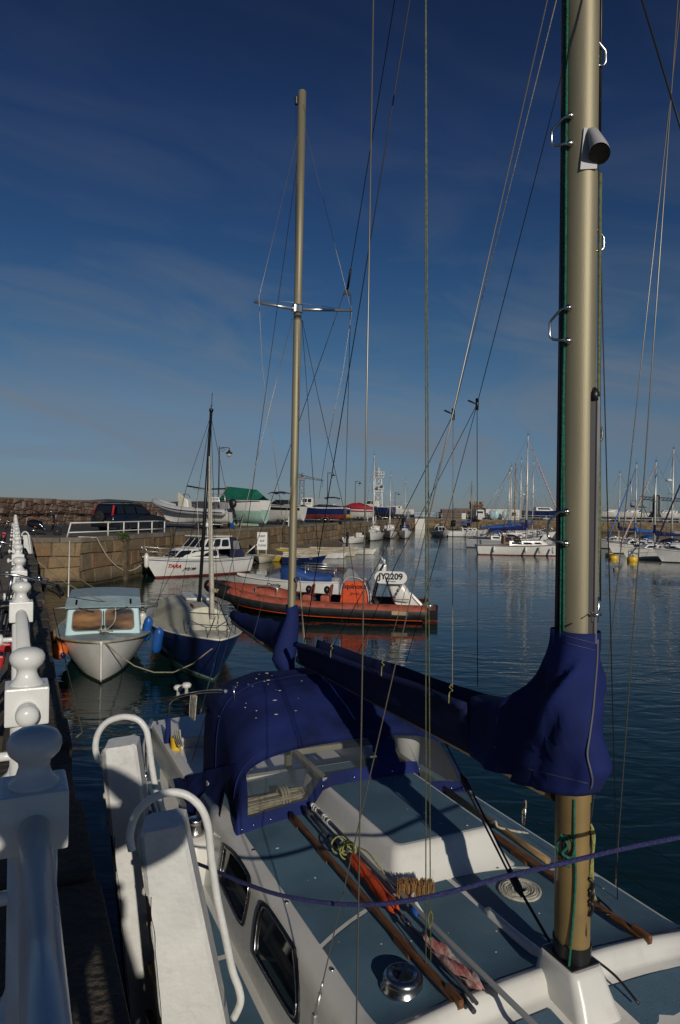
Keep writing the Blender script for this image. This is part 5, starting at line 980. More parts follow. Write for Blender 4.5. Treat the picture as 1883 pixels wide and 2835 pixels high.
# --- boats ashore on the quay
def trailer(t, L, w=.75, z=-.75):
    tr = MB()
    for s in (-1, 1): tr.tube([(-L*.45, s*w*.6, z+.35), (L*.2, s*w*.5, z+.35), (L*.62, 0, z+.35)], .05, 6)
    for x in (-L*.4, -L*.15, L*.15): tr.tube([(x, -w*.6, z+.35), (x, w*.6, z+.35)], .04, 6)
    tr.tube([(L*.5, 0, z+.35), (L*.5, 0, z+1.2)], .04, 6); tr.build('trailer_frame', 'alu_grey', t)
    for s in (-1, 1):
        for x in (-L*.12, -L*.24): strip_wheel(t, (x, s*w, z+.26), .26, .16, .15, 'trailer_wheel')
        g = MB(); g.grid([[(-L*.18 + math.cos(a)*.5, s*w+y, z+.3 + math.sin(a)*.36) for y in (-.12, .12)] for a in [PI*k/8 for k in range(9)]]); g.build('mudguard', 'grey_tube', t, solid=.01)
def ashore(name, label, px, Y, ang, cat='motor boat', lift=.75, group='boats standing ashore on the granite quay'):
    p = at(px/K, 1190, Y); return thing(name, label, cat, (p.x, Y, QZ+lift), ang, group)
# grey inflatable on its trailer
t = ashore('inflatable_boat', 'grey rigid inflatable ashore on a trailer, its bow pointing at the dark car', 535, 50.8, math.radians(168), lift=.80)
P = smoothpts([(-2.9, .92, .42), (-1.4, .95, .44), (.6, .93, .55), (1.9, .72, .78), (2.75, .35, 1.05), (3.1, .05, 1.18)], 5); tb = MB(); bd_ = MB()
for s in (1, -1): q = [Vector((p.x, p.y*s, p.z)) for p in P]; tb.tube(q, [.1] + [.25]*(len(q)-5) + [.24, .23, .21, .19], 14); bd_.tube([p + Vector((0, s*.22, -.02)) for p in q[1:-1]], .05, 6)
tb.build('inflation_tube', 'grey_tube', t); bd_.build('rubbing_band', 'rubber_black', t); hl = Hull(5.9, 1.6, .45, .5, 1.1, .35, .9, .8, .5, 1.0, .35, 2.1); hl.build(t, ['gelcoat']); hl.deck(t, 'grey_tube', -.05)
m = MB(); m.prism([(.2, -.35, .4), (1.15, -.35, .5), (.95, -.35, 1.15), (.6, -.35, 1.45), (.3, -.35, 1.3)], (0, .7, 0)); m.build('console', 'gelcoat', t, bevel=.08); m = MB(); m.tube(arc((.62, 0, 1.36), (1, 0, 0), (0, 0, 1), .36, .1, PI-.2), .02, 6); m.grid([[Vector((.62 + .36*math.cos(a), y, 1.36+.3*math.sin(a))) for y in (-.34, 0, .34)] for a in [.1+.9*k/6 for k in range(7)]]); m.build('windscreen', 'glass_dark', t)
m = MB(); m.box((-.7, 0, .85), (.9, .5, .7), bev=.08); m.build('seat', 'stripe_dark', t); m = MB()
for s in (-1, 1): m.tube([(-2.3, s*.6, .6), (-2.2, s*.55, 1.7), (-1.7, s*.5, 1.75), (-1.5, s*.55, .6)], .03, 6)
m.tube([(-2.2, -.55, 1.7), (-2.2, .55, 1.7)], .03, 6); m.tube([(-1.7, .5, 1.75), (-.2, .55, 2.1)], .012, 5); m.build('arch_frame', 'alu_grey', t); m = MB(); m.box((-1.9, .62, 1.35), (.7, .03, .32)); pn = m.build('number_board', 'sign_white', t); text('JY2329', 'lettering', 'stripe_dark', pn, (-1.9, .64, 1.35), .19, (-1, 0, 0), (0, 0, 1), .003, bold=.004)
outboard(t, -2.95, .75, 1.1, 'black', .25); trailer(t, 5.6, .8, -.80)
m = MB(); m.tube([(.9, .4, .6), (1.0, .45, 1.9)], .02, 6); m.grid([[Vector((1.0-.0*k + .02*math.sin(k), .45, 1.85-.35*k)) + Vector((-.5*j*.5 + .05*math.sin(3*k+j), .05*math.sin(2*k), -.15*j)) for j in range(3)] for k in range(4)]); m.build('ensign', 'rope_white', t)
# white boat, pale green below, green tarpaulin
t = ashore('wooden_boat', 'tall white-hulled boat with a pale green bottom propped ashore under a green tarpaulin ridge', 660, 58.5, math.radians(150), lift=1.05)
hl = Hull(5.6, 2.3, 1.15, 1.05, 1.35, .75, .70, .35, .42, .8, .42, 2.2); hl.build(t, ['hull_white', 'antifoul_green'], boot=.30); hl.deck(t, 'boat_deck', -.08, .06); hl.rub(t, 'wood', .04, 1, .01, -.05)
m = MB(); m.box((-.2, 0, -.72), (3.8, .14, .5), bev=.04); m.build('keel', 'antifoul_green', t)
m = MB(); z0, z1 = 1.22, 2.25; rows = []
for x, zr, w in ((-2.6, 1.55, .85), (-1.9, 2.05, 1.05), (.9, 2.3, 1.08), (1.25, 2.28, 1.05)): rows.append([(x, -w, z0), (x, -w*.5, lerp(z0, zr, .5)-.05), (x, 0, zr), (x, w*.5, lerp(z0, zr, .5)-.05), (x, w, z0)])
m.grid(rows, smooth=False); m.build('tarpaulin', 'green_cloth', t, solid=.02); m = MB(); m.tube([(1.28, -1.0, 1.2), (1.28, 0, 2.33), (1.28, 1.0, 1.2)], .05, 6); m.build('ridge_frame', 'wood_pale', t)
m = MB(); m.box((1.65, 0, 1.38), (.5, .8, .3), bev=.04); m.build('hatch_box', 'gelcoat', t)
for s in (-1, 1):
    for x in (-1.2, 1.0): m = MB(); m.tube([(x, s*1.2, -1.0), (x, s*.75, .1)], .05, 6); m.build('prop', 'rust', t)
m = MB(); m.box((0, 0, -1.0), (3.6, .5, .1)); m.build('cradle', 'rust', t)
t = ashore('motor_scooter', 'blue scooter or quad partly hidden below the white-hulled boat', 622, 56, math.radians(190), 'scooter', 0, None)
for x in (-.45, .5): strip_wheel(t, (x, 0, .22), .22, .14, .12)
m = MB(); rows = [[(x, w*math.cos(a), z + h_*math.sin(a)) for a in [2*PI*k/12 for k in range(12)]] for x, w, z, h_ in ((-.7, .08, .62, .08), (-.5, .2, .6, .2), (-.1, .22, .5, .18), (.2, .24, .55, .22), (.55, .2, .55, .2), (.7, .06, .55, .08))]; m.grid(rows, close=True); m.build('body', 'hull_navy', t); m = MB(); m.tube([(.3, .32, .95), (.4, 0, .9), (.3, -.32, .95)], .02, 6); m.tube([(.4, 0, .5), (.4, 0, .9)], .03, 6); m.build('handlebar', 'black', t); t['label'] = 'low dark blue scooter parked below the tall white-hulled boat'
# speedboat with bimini
t = ashore('speedboat', 'white and black sports boat on a trailer with a dark awning, left of the mast', 762, 68.5, math.radians(160), lift=.85)
hl = Hull(6.0, 2.3, .95, .98, 1.25, .45, .9, 1.0, .5, 1.1, .35, 2.2); hl.build(t, ['gelcoat', 'hull_white', 'black'], boot=.05, stripe=(.55, .85)); hl.deck(t, 'gelcoat', 0, .18); hl.rub(t, 'black', .03)
house(t, 'windscreen', -1.2, .5, .9, .5, 1.05, 1.55, 'black', .7, 0, .12, .02, .03, {'F': [(.04, .96, .05, .95)], 'L': [(.04, .96, .1, .9)], 'R': [(.04, .96, .1, .9)]}); m = MB(); rows = [[(x, y, z - .1*(y/.9)**2) for y in (-.95, -.5, 0, .5, .95)] for x, z in ((-1.4, 2.28), (-.7, 2.42), (.2, 2.36), (.4, 2.28))]; m.grid(rows); m.build('awning', 'navy_dark', t, solid=.06); m = MB()
for s in (-1, 1): m.tube([(-1.4, s*.95, 2.2), (-.9, s*1.0, 1.0), (.3, s*.95, 2.25)], .018, 5)
m.build('awning_frame', 'alu_grey', t); trailer(t, 5.6, .9, -.85); m = MB(); m.tube([(.4, -.8, 1.1), (.1, -.8, 3.4)], .012, 5); m.build('whip_aerial', 'gelcoat', t)
m = MB(); plate(m, [(1.9, .62, 1.26), (.8, .85, 1.24), (.7, .55, 1.34), (1.8, .4, 1.36)], 0, 1, 0, 1, .2, .02, .01); m.build('deck_window', 'glass_dark', t)
# navy and white fishing boat
t = ashore('fishing_boat', 'navy and white fishing boat with a small wheelhouse on a trailer, right of the mast', 880, 82, math.radians(168), lift=.75)
hl = Hull(6.6, 2.3, 1.0, .95, 1.3, .4, .85, .5, .32, .85, .4, 2.2); hl.build(t, ['hull_navy', 'antifoul_red'], boot=.22); hl.deck(t, 'boat_deck', -.1, .03); hl.rub(t, 'gelcoat', .07, 1, 0, 0); house(t, 'wheelhouse', .5, 2.0, .75, .62, 1.05, 2.15, 'gelcoat', .15, 0, .06, .05, .05, {'F': [(.1, .45, .5, .88), (.55, .9, .5, .88)], 'L': [(.12, .5, .5, .88), (.58, .9, .5, .88)], 'R': [(.12, .5, .5, .88), (.58, .9, .5, .88)]}); trailer(t, 6, .85, -.75)
m = MB(); rows = [[(x, y, z - .1*(y/.9)**2) for y in (-.95, -.5, 0, .5, .95)] for x, z in ((-2.9, 1.2), (-1.6, 1.35), (-.2, 1.4), (.4, 1.25))]; m.grid(rows); m.build('cockpit_cover', 'navy_dark', t, solid=.05); m = MB(); m.tube([(.9, 0, 2.2), (.9, 0, 2.9)], .02, 5); m.tube([(.9, -.2, 2.6), (.9, .2, 2.6)], .015, 5); m.build('aerial', 'alu_grey', t); text('FISHERMAN', 'lettering', 'stripe_dark', t, (1.15, .74, 1.42), .17, (-1, 0, 0), (0, 0, 1), .003)
t = ashore('speedboat', 'navy and white open boat with a dark awning standing behind the fishing boat', 905, 88, math.radians(175), lift=.85); hl = Hull(6.0, 2.2, .95, .95, 1.2, .4, .9, .8, .45, 1.0, .35, 2.2); hl.build(t, ['hull_navy', 'hull_yellow', 'gelcoat'], boot=.12, stripe=(.8, .97)); hl.deck(t, 'navy_dark', 0, .15); trailer(t, 5.4, .85, -.85); m = MB(); rows = [[(x, y, z - .1*(y/.9)**2) for y in (-.9, -.45, 0, .45, .9)] for x, z in ((-1.6, 2.2), (-.9, 2.32), (0, 2.3), (.3, 2.2))]; m.grid(rows); m.build('awning', 'navy_dark', t, solid=.07); m = MB()
for s in (-1, 1): m.tube([(-1.5, s*.9, 2.15), (-.7, s*.95, .95), (.2, s*.9, 2.15)], .02, 5)
m.build('awning_frame', 'alu_grey', t)
# red-covered boat
t = ashore('speedboat', 'white and red speedboat ashore under a bright red cover', 984, 104, math.radians(165), lift=.75); hl = Hull(5.6, 2.1, .9, .9, 1.1, .4, .9, .7, .45, 1.0, .35, 2.2); hl.build(t, ['gelcoat', 'gelcoat', 'red_cloth'], boot=.1, stripe=(.5, .75)); m = MB(); rows = []
for x, w, z in ((-2.85, .9, 1.0), (-2.0, 1.02, 1.45), (-.6, 1.06, 1.85), (.5, .98, 1.75), (1.7, .62, 1.3), (2.75, .08, 1.12)): rows.append([(x, -w-.04, .86+.03*(x+2.8)), (x, -w, z*.5+.5), (x, -w*.5, z), (x, 0, z+.06), (x, w*.5, z), (x, w, z*.5+.5), (x, w+.04, .86+.03*(x+2.8))])
m.grid(rows); m.build('cover', 'red_cloth', t, solid=.02); trailer(t, 5, .85, -.75); outboard(t, -2.9, .9, .9, 'black')
# two more near the light tower
t = ashore('motor_boat', 'navy blue hulled boat with a white upperworks ashore in front of the white lattice tower', 1038, 119, math.radians(150), lift=.9); hl = Hull(7, 2.5, 1.2, 1.2, 1.6, .5, .85, .8, .35, .9, .4, 2.2); hl.build(t, ['hull_navy', 'antifoul_black'], boot=.2); hl.deck(t, 'boat_deck', 0, .06); hl.rub(t, 'gelcoat', .06); house(t, 'wheelhouse', -.4, 1.8, .9, .7, 1.3, 2.3, 'gelcoat', .5, 0, .1, .05, .05, {'F': [(.1, .9, .4, .9)], 'L': [(.1, .9, .4, .9)], 'R': [(.1, .9, .4, .9)]}); trailer(t, 6, .9, -.9)
t = ashore('motor_boat', 'white boat ashore at the far end of the quay right of the lattice tower', 1090, 127, math.radians(170), lift=.8); hl = Hull(7.5, 2.5, 1.0, 1.0, 1.3, .4, .9, .8, .35, .9, .4, 2.2); hl.build(t, ['gelcoat', 'antifoul_blue'], boot=.1); hl.deck(t, 'boat_deck', 0, .06); house(t, 'cabin', -1.5, 1.8, .95, .6, 1.05, 1.6, 'gelcoat', .9, 0, .12, .05, .05, {'F': [(.1, .9, .3, .85)], 'L': [(.1, .9, .3, .85)], 'R': [(.1, .9, .3, .85)]}); trailer(t, 6.5, .9, -.8)
# --- sailboats and the tender along the far part of the quay
def yacht(label, px, py, ang, L, B, mast, hm, rake=0.0, deckm='boat_deck', boot='antifoul_red', cov='blue_cloth', furl=None, cab=True, mm='mast_white', stripe=None, group=None, wr=.012, mx=.08, seed=0, boomz=None):
    t = thing('sailboat', label, 'sailboat', wpt(px/K, py/K), ang, group); hl = Hull(L, B, .85, .85, 1.15, .4, .68, .9, .32, .85, .42, 2.0, trake=.3, n=16); hl.build(t, [hm, boot] + ([stripe] if stripe else []), boot=.08, stripe=(.86, .92) if stripe else None); hl.deck(t, deckm, 0, .06); hl.rub(t, 'wood' if seed % 2 else 'gelcoat', .03)
    house(t, 'coachroof', -L*.16, L*.27, B*.32, B*.2, .9, 1.32, 'gelcoat', .6, 0, .1, .05, .07, {'L': [(.06, .3, .3, .75), (.38, .6, .3, .75), (.68, .85, .35, .72)], 'R': [(.06, .3, .3, .75), (.38, .6, .3, .75), (.68, .85, .35, .72)]})
    x = L*mx; rig(t, x, 1.35, mast, .075, mm, (L*.40, boomz or 2.1), cov, ((.52, B*.28),), B*.46, (L/2-.1, 0, 1.2), (-L/2+.1, 0, .95), furl, 'wire', wr); pulpit(t, hl, .86, .6, 'steel', .02); guard(t, hl, (.05, .3, .55, .86), .6)
    m = MB(); rows = [[(xx, y*B*.3, z - .12*y*y) for y in (-1, -.5, 0, .5, 1)] for xx, z in ((-L*.17, 1.85), (-L*.12, 1.9), (-L*.06, 1.75), (-L*.03, 1.34))]; m.grid(rows); m.build('sprayhood', cov, t, solid=.03); return t
TA = math.radians(-100)
yacht('sailboat with a tall bare mast moored first along the quay, left of the other two', 1034, 1495, TA, 7.4, 2.5, 9.6, 'hull_white', group=None, seed=0, boot='antifoul_black', cov='gelcoat')
yacht('middle one of the three small sailboats moored along the end of the quay', 1078, 1489, TA+.15, 6.8, 2.4, 7.6, 'hull_white', boot='antifoul_red', seed=1, cov='gelcoat')
yacht('small sailboat with a navy sail cover, rightmost of the three along the quay end', 1120, 1489, TA+.1, 6.4, 2.3, 6.8, 'hull_white', boot='antifoul_red', cov='navy_cloth', seed=2)
t = thing('tender', 'stubby white open tender with a black outboard moored at the wall left of three sailboats', 'motor boat', wpt(988/K, 1503/K), math.radians(60)); hl = Hull(4.2, 1.8, .7, .7, .9, .25, .9, .4, .3, .8, .35, 2.2); hl.build(t, ['hull_white', 'antifoul_black'], boot=.05); hl.open(t, 'boat_deck', .2, .07, (.3,)); m = MB(); m.box((.5, 0, .9), (.5, .6, .6), bev=.06); m.build('console', 'gelcoat', t); outboard(t, -2.15, .75, 1.0, 'black')
t = thing('motor_boat', 'small white motor boat under way in the middle of the harbour, bow towards us', 'motor boat', wpt(1228/K, 1487/K) + Vector((0, 2, 0)), math.radians(-80)); hl = Hull(5.6, 2.3, .75, .75, 1.1, .3, .9, .7, .35, .9, .4, 2.2); hl.build(t, ['gelcoat', 'hull_white'], boot=.05); hl.deck(t, 'boat_deck', 0, .1); house(t, 'windscreen', -1.2, .4, .85, .6, .85, 1.5, 'gelcoat', .5, 0, .1, .04, .03, {'F': [(.06, .48, .15, .9), (.52, .94, .15, .9)], 'L': [(.1, .9, .15, .9)], 'R': [(.1, .9, .15, .9)]}); m = MB(); m.tube(arc((-1.0, 0, 1.0), (0, 1, 0), (0, 0, 1), .85, .2, PI-.2), .04, 6); m.build('arch_frame', 'gelcoat', t); m = MB(); m.sphere((-.8, .1, 1.75), .13); m.tube([(-.8, .1, 1.1), (-.8, .1, 1.6)], .2, 8); m.build('helmsman', 'black', t)
for a in list(t.children):
    if a.name.startswith('helmsman'): bpy.data.objects.remove(a)
pt_ = t.matrix_basis @ Vector((-.75, .15, .55)); t = thing('person', 'dark-clothed helmsman standing in the small motor boat under way', 'person', pt_)
V = [(0, 0, .9), (0, 0, 1.2), (0, 0, 1.42), (0, 0, 1.54), (-.2, 0, 1.4), (-.25, -.05, 1.14), (-.2, -.3, 1.1), (.2, 0, 1.4), (.25, -.05, 1.14), (.2, -.3, 1.1), (-.1, 0, .85), (-.12, 0, .48), (-.12, .04, .06), (.1, 0, .85), (.12, 0, .48), (.12, .06, .06)]
skin_body('body', V, E_, [.15, .15, .16, .06, .08, .06, .04, .08, .06, .04, .09, .07, .045, .09, .07, .045], 'jacket', t, 1); m = MB(); m.sphere((0, -.01, 1.66), .1, .85, 1, 1.25, 12); m.build('head', 'skin', t); m = MB(); m.sphere((0, .02, 1.70), .105, .88, 1, 1.05, 12); m.build('hair', 'hair', t)
# --- big white sailboat and the masts behind it
t = yacht('large white sailboat with tan deck edge, blue boom cover and red rolled jib', 1448, 1537, math.radians(-4), 8.6, 2.6, 9.6, 'hull_white', boot='antifoul_red', furl='dashed', wr=.012, mx=.03, seed=1, cov='navy_cloth', boomz=2.3)
house(t, 'deckhouse', -1.9, -.2, .75, .7, 1.0, 1.75, 'wood', .2, 0, .05, .03, .05, {'L': [(.1, .45, .3, .85), (.55, .9, .3, .85)], 'R': [(.1, .45, .3, .85), (.55, .9, .3, .85)]})
for k, x in enumerate((-2.8, .0, 1.2, 2.4)):
    f = MB(); f.lathe([(.02, -.3), (.1, -.25), (.12, 0), (.1, .25), (.03, .3)], n=10); o = f.build('fender', 'gelcoat' if k < 2 else 'grey_tube'); o.location = t.matrix_basis @ Vector((x, -1.33 + .05*abs(k-1), .55)); tag(o, ('leftmost white fender on the large white sailboat', 'white fender below the boom end of the large white sailboat', 'grey fender right of the middle on the large white sailboat', 'rightmost grey fender near the bow of the large white sailboat')[k], 'fender', 'fenders along the large white sailboat')
G = 'sailboats rafted behind the large white one'
spec = [(1392, 1500, 76, 8, 7.0, 'grey_tube', 'blue_cloth', 'grey sailboat with bright blue covers, leftmost of the raft', 'mast_white'), (1398, 1496, 80, 8, 7.8, 'hull_white', 'blue_cloth', 'white sailboat with blue cover, second of the raft, mast tallest of the left cluster', 'mast_white'), (1410, 1490, 86, 8.5, 8.4, 'hull_navy', 'blue_cloth', 'sailboat with a varnished brown wooden mast in the raft', 'wood_pale'), (1426, 1487, 93, 9, 9.6, 'hull_white', 'blue_cloth', 'white sailboat in the middle of the raft with a radar on the mast', 'mast_white'), (1442, 1484, 99, 9, 9.4, 'hull_white', 'navy_cloth', 'white sailboat in the raft with a navy cover right of the radar mast', 'mast_white'), (1462, 1482, 104, 9, 10.2, 'hull_white', 'blue_cloth', 'white sailboat at the right of the raft just left of the tallest mast', 'mast_white'), (1295, 1480, 108, 7, 7.0, 'hull_white', 'blue_cloth', 'small distant sailboat with a tan mast left of the raft', 'wood_pale')]
for i, (px, py, Y, L, hm_, h_, cv, lab, mm_) in enumerate(spec):
    p = at(px/K, 1190, Y); q = yacht(lab, px, py, math.radians(-8+3*i), L, 2.6, hm_, h_, cov=cv, group=G, mm=mm_, wr=.014, seed=i, boot='antifoul_blue'); q.location = (p.x, Y, 0)
    if i == 3: m = MB(); m.lathe([(.05, 0), (.25, .05), (.25, .2), (.1, .25)], (L*.08+.4, 0, 6.2), 10); m.build('radar_dome', 'gelcoat', q)
p = at(1505/K, 1190, 151); t = thing('motor_boat', 'navy blue motor boat standing ashore on the pier right of the sailboat masts', 'motor boat', (p.x, 151, QZ+.9), math.radians(5)); hl = Hull(9, 2.8, 1.1, 1.1, 1.5, .5, .85, 1, .35, .9, .4, 2.2); hl.build(t, ['hull_navy', 'antifoul_black'], boot=.2); hl.deck(t, 'boat_deck', 0, .06); house(t, 'cabin', -2, 2, 1, .7, 1.2, 1.9, 'gelcoat', .8, 0, .1, .05, .05, {'R': [(.1, .9, .3, .8)], 'L': [(.1, .9, .3, .8)]}); trailer(t, 7, 1, -.9)
# --- right-hand group
yr = [(1730, 1508, 78, 2.7, 7.5, 7.2, 'hull_white', 'navy_cloth', 'white sailboat with a dark blue cover right of the tall cream mast', 'mast_white', None, 160), (1775, 1504, 70, 2.6, 8, 7.6, 'hull_white', 'bright_blue', 'white sailboat with a blue rolled jib, second from the tall cream mast', 'mast_white', 'bright_blue', 195), (1832, 1540, 61, 2.8, 8, 7.2, 'hull_white', 'navy_cloth', 'white sailboat with a red and white spiral rolled jib at the right', 'mast_white', 'dashed', 190), (1882, 1512, 64.5, 2.8, 9, 8.7, 'hull_white', 'grey_cloth', 'white sailboat with a grey mainsail and radar on its tall mast', 'mast_white', None, 185), (1958, 1552, 57, 2.7, 8.4, 9.2, 'hull_white', 'grey_cloth', 'nearest white sailboat at the right picture edge with a wooden rubbing strake', 'mast_white', 'navy_dark', 172)]
for i, (px, py, Y, B, L, hm_, h_, cv, lab, mm_, fu, a) in enumerate(yr):
    p = at(px/K, 1190, Y); q = yacht(lab, px, py, math.radians(a), L, B, hm_, h_, cov=cv, group='white sailboats moored at the right', furl=fu, mm=mm_, seed=i, boot='antifoul_black' if i != 2 else 'antifoul_green', wr=.012); q.location = (p.x, Y, 0)
    if i == 3: m = MB(); m.lathe([(.05, 0), (.28, .05), (.28, .22), (.1, .28)], (L*.08+.42, 0, 7.0), 10); m.build('radar_dome', 'gelcoat', q)
for px, Y, L, lab, hm2 in ((1752, 152, 8.5, 'white yacht hull with a tall mast standing ashore on the pier left of the derrick', 1), (1850, 152, 8, 'white motor boat standing ashore on the pier right of the derrick', 0), (1690, 153, 6, 'small white boat ashore on the pier beside the tall cream mast', 0)):
    p = at(px/K, 1190, Y); t = thing('motor_boat' if not hm2 else 'sailboat', lab, 'boat', (p.x, Y, QZ+1.0), math.radians(176), 'boats standing ashore on the pier'); hl = Hull(L, 2.8, 1.0, 1.0, 1.3, .6, .8, 1, .35, .9, .4, 2.2, n=12); hl.build(t, ['gelcoat', 'antifoul_black'], boot=.1); hl.deck(t, 'boat_deck', 0, .06); house(t, 'cabin', -L*.2, L*.22, 1, .6, 1.0, 1.6, 'gelcoat', .8, 0, .1, .05, .05, {'R': [(.1, .9, .3, .8)], 'L': [(.1, .9, .3, .8)]}); trailer(t, L*.8, 1, -1.0)
    if hm2: rig(t, L*.05, 1.5, 7.4, .08, 'mast_white', (3.4, 2.2), 'navy_dark', (), 1.2, (L/2, 0, 1.3), None, None, 'wire', .015)
# mooring buoys
def buoy(px, py, r, m_, lab):
    o = MB(); o.lathe([(.02, -.25), (r*.8, -.2), (r, -.1), (r, r*.7), (r*.9, r*.85), (r*.5, r*.9), (r*.1, r*.95)], n=16); t = o.build('mooring_buoy', m_); t.location = wpt(px/K, py/K); tag(t, lab, 'buoy', 'mooring buoys'); q = MB(); q.tube(arc((0, 0, r*.95), (1, 0, 0), (0, 0, 1), .1, 0, PI), .02, 5); q.build('ring', 'rust', t)
buoy(1687, 1541, .36, 'yellow', 'yellow mooring buoy, left one of the pair beside the tall cream mast'); buoy(1699, 1548, .36, 'yellow', 'yellow mooring buoy, right one of the pair beside the tall cream mast'); buoy(1751, 1553, .42, 'yellow', 'single bright yellow mooring buoy in front of the white sailboats at the right'); buoy(1706, 1578, .2, 'rope_tan', 'small weedy brown buoy, nearest of the buoys')
# ------------------------------------------------------------------ the ketch in front (local x aft, y to starboard, z up from the water; origin below the main mast)
AXA = math.atan2(.42, .9075); M0 = Vector((1.1, 3.2, 0)); Ad = Vector((-math.sin(AXA), math.cos(AXA), 0)); Sd = Vector((-Ad.y, Ad.x, 0))
Yt = thing('ketch', 'large white two-masted sailing yacht with blue decks and a navy sprayhood in the foreground', 'sailing yacht', M0, math.atan2(Ad.y, Ad.x))
def loc(p): q = Vector(p) - M0; return Vector((q.dot(Ad), q.dot(Sd), q.z))
def wor(p): return M0 + Ad*p[0] + Sd*p[1] + Vector((0, 0, p[2]))
INV = Matrix((Ad, Sd, Vector((0, 0, 1)))).to_4x4() @ Matrix.Translation(-M0)
def _pl(x, y, p0, n): d = ray(x, y); p0 = wor(p0); n = Ad*n[0] + Sd*n[1] + Vector((0, 0, n[2])); return loc(EYE + d*((p0-EYE).dot(n)/d.dot(n)))
def Lz(x, y, z): return _pl(x, y, (0, 0, z), (0, 0, 1))
def Ls(x, y, s): return _pl(x, y, (0, s, 0), (0, 1, 0))
def La(x, y, a): return _pl(x, y, (a, 0, 0), (1, 0, 0))
def Lside(x, y): return _pl(x, y, (0, 1.02, 1.62), (0, .42, .08))           # on the sloping cabin side
def c3(x, y): return (500+x*.5102)/K, (1800+y*.5102)/K
def c4(x, y): return (500+x*.5102)/K, (2200+y*.5102)/K
def c5_(x, y): return (1100+x*.4994)/K, (2200+y*.4994)/K
def c6(x, y): return (1100+x*.4994)/K, (1650+y*.4994)/K
BEAM = [(-3.4, .02), (-3.0, .36), (-2.4, .76), (-1.5, 1.12), (-.5, 1.32), (.5, 1.41), (1.5, 1.44), (3, 1.41), (4.5, 1.24), (5.6, 1.02), (6.2, .84)]
SHEER = [(-3.4, 1.62), (-2, 1.42), (-.5, 1.27), (1, 1.19), (3, 1.17), (5, 1.2), (6.2, 1.25)]
bm_ = lambda a: interp(BEAM, a)[0]; sh = lambda a: interp(SHEER, a)[0]
AS = [-3.4, -3.2, -3, -2.7, -2.4, -2, -1.5, -1, -.5, 0, .5, 1, 1.5, 2, 2.5, 3, 3.5, 4, 4.5, 5, 5.4, 5.8, 6.2]
m = MB()
for s in (1, -1):
    rows = []
    for a in AS:
        b, z1 = bm_(a), sh(a); zk = -.45 + .35*max(0, (-2-a)/1.4) + .3*max(0, (a-4.5)/1.7); r = []
        for v in (0, .1, .2, .3, .4, .5, .65, .8, .95, 1): z = lerp(zk, z1, v); e = lerp(.85, .36, min(1, max(0, (a+3.4)/3.2))); r.append(Vector((a + (-a-2.2)*.35*(1-v) if a < -2.2 else a - (a-5)*.25*(1-v) if a > 5 else a, s*b*v**e, z)))
        rows.append(r)
    for k in range(9): m.grid([[r[k], r[k+1]] for r in rows], mi=1 if k < 3 else 0)
m.add([(6.2-.3*(1-v), s*bm_(6.2)*v**.36, lerp(-.15, sh(6.2), v)) for s, vs in ((1, (0, .3, .6, 1)), (-1, (1, .6, .3, 0))) for v in vs], [tuple(range(8))])
m.build('hull', ['hull_white', 'antifoul_blue'], Yt)
m = MB(); m.grid([[Vector((a, bm_(a)*k*.995, sh(a)+.012 + .03*(1-k*k))) for k in (-1, -.9, -.75, -.5, 0, .5, .75, .9, 1)] for a in AS]); m.build('deck', 'gelcoat', Yt)
for s in (1, -1): m = MB(); m.tube([(a, s*(bm_(a)-.012), sh(a)+.03) for a in AS[1:]], .022, 8); m.build('toe_rail', 'gelcoat', Yt)
def dz_(a, s): k = s/bm_(a); return sh(a)+.012+.03*(1-k*k)
def deckpanel(a0, a1, s0, s1, sgn):
    m = MB(); n = 10; m.grid([[Vector((a, sgn*lerp(s0(a), s1(a), j/4), dz_(a, lerp(s0(a), s1(a), j/4))+.005)) for j in range(5)] for a in [lerp(a0, a1, i/n) for i in range(n+1)]]); return m.build('deck_panel', 'deck_blue', Yt)
for s in (1, -1):
    for a0, a1 in ((-.45, .55), (.60, 1.56), (1.61, 2.45), (2.5, 4.4), (4.46, 5.9)): deckpanel(a0, a1, lambda a: 1.145 if a < 2.6 else min(1.12, bm_(a)-.2), lambda a: bm_(a)-.075, s)
# --- coachroof
zr = lambda a, s: 1.722 - .062*(abs(s)/.9)**2.2 + .055*max(0, 1-(a-.08)/.22)**2*(1 if a >= .08 else 1)
SEC = lambda a: [(1.105, 1.19), (1.075, 1.35), (1.035, 1.56), (1.022, 1.605), (1.0, 1.632), (.965, 1.652), (.9, zr(a, .9)), (.6, zr(a, .6)), (.3, zr(a, .3)), (0, zr(a, 0))]
m = MB(); rows = []
for a in (2.95, 2.5, 2.2, 1.8, 1.4, 1.0, .6, .3, .2, .14, .10, .075): q = SEC(a); rows.append([Vector((a, s_, z)) for s_, z in q] + [Vector((a, -s_, z)) for s_, z in q[-2::-1]])
for a, dzv in ((.055, -.012), (.035, -.035), (.02, -.07)): q = SEC(.075); rows.append([Vector((a, s_*.995, min(z, max(1.2, z+dzv*(1 if z > 1.5 else .2))))) for s_, z in q] + [Vector((a, -s_*.995, min(z, max(1.2, z+dzv*(1 if z > 1.5 else .2))))) for s_, z in q[-2::-1]])
for a, top, sc_ in ((0, 1.69, .985), (-.35, 1.665, .95), (-.9, 1.60, .82), (-1.5, 1.52, .62), (-1.62, 1.40, .56), (-1.66, 1.27, .54)):
    q = SEC(.5); zb = max(1.2, dz_(a, .8)-.02); rows.append([Vector((a, s_*sc_, lerp(zb, top, min(1, (z-1.19)/(1.722-1.19))))) for s_, z in q] + [Vector((a, -s_*sc_, lerp(zb, top, min(1, (z-1.19)/(1.722-1.19))))) for s_, z in q[-2::-1]])
m.grid(rows); m.add(rows[0], [tuple(range(len(rows[0])))]); cr_roof = m.build('coachroof', 'gelcoat', Yt)
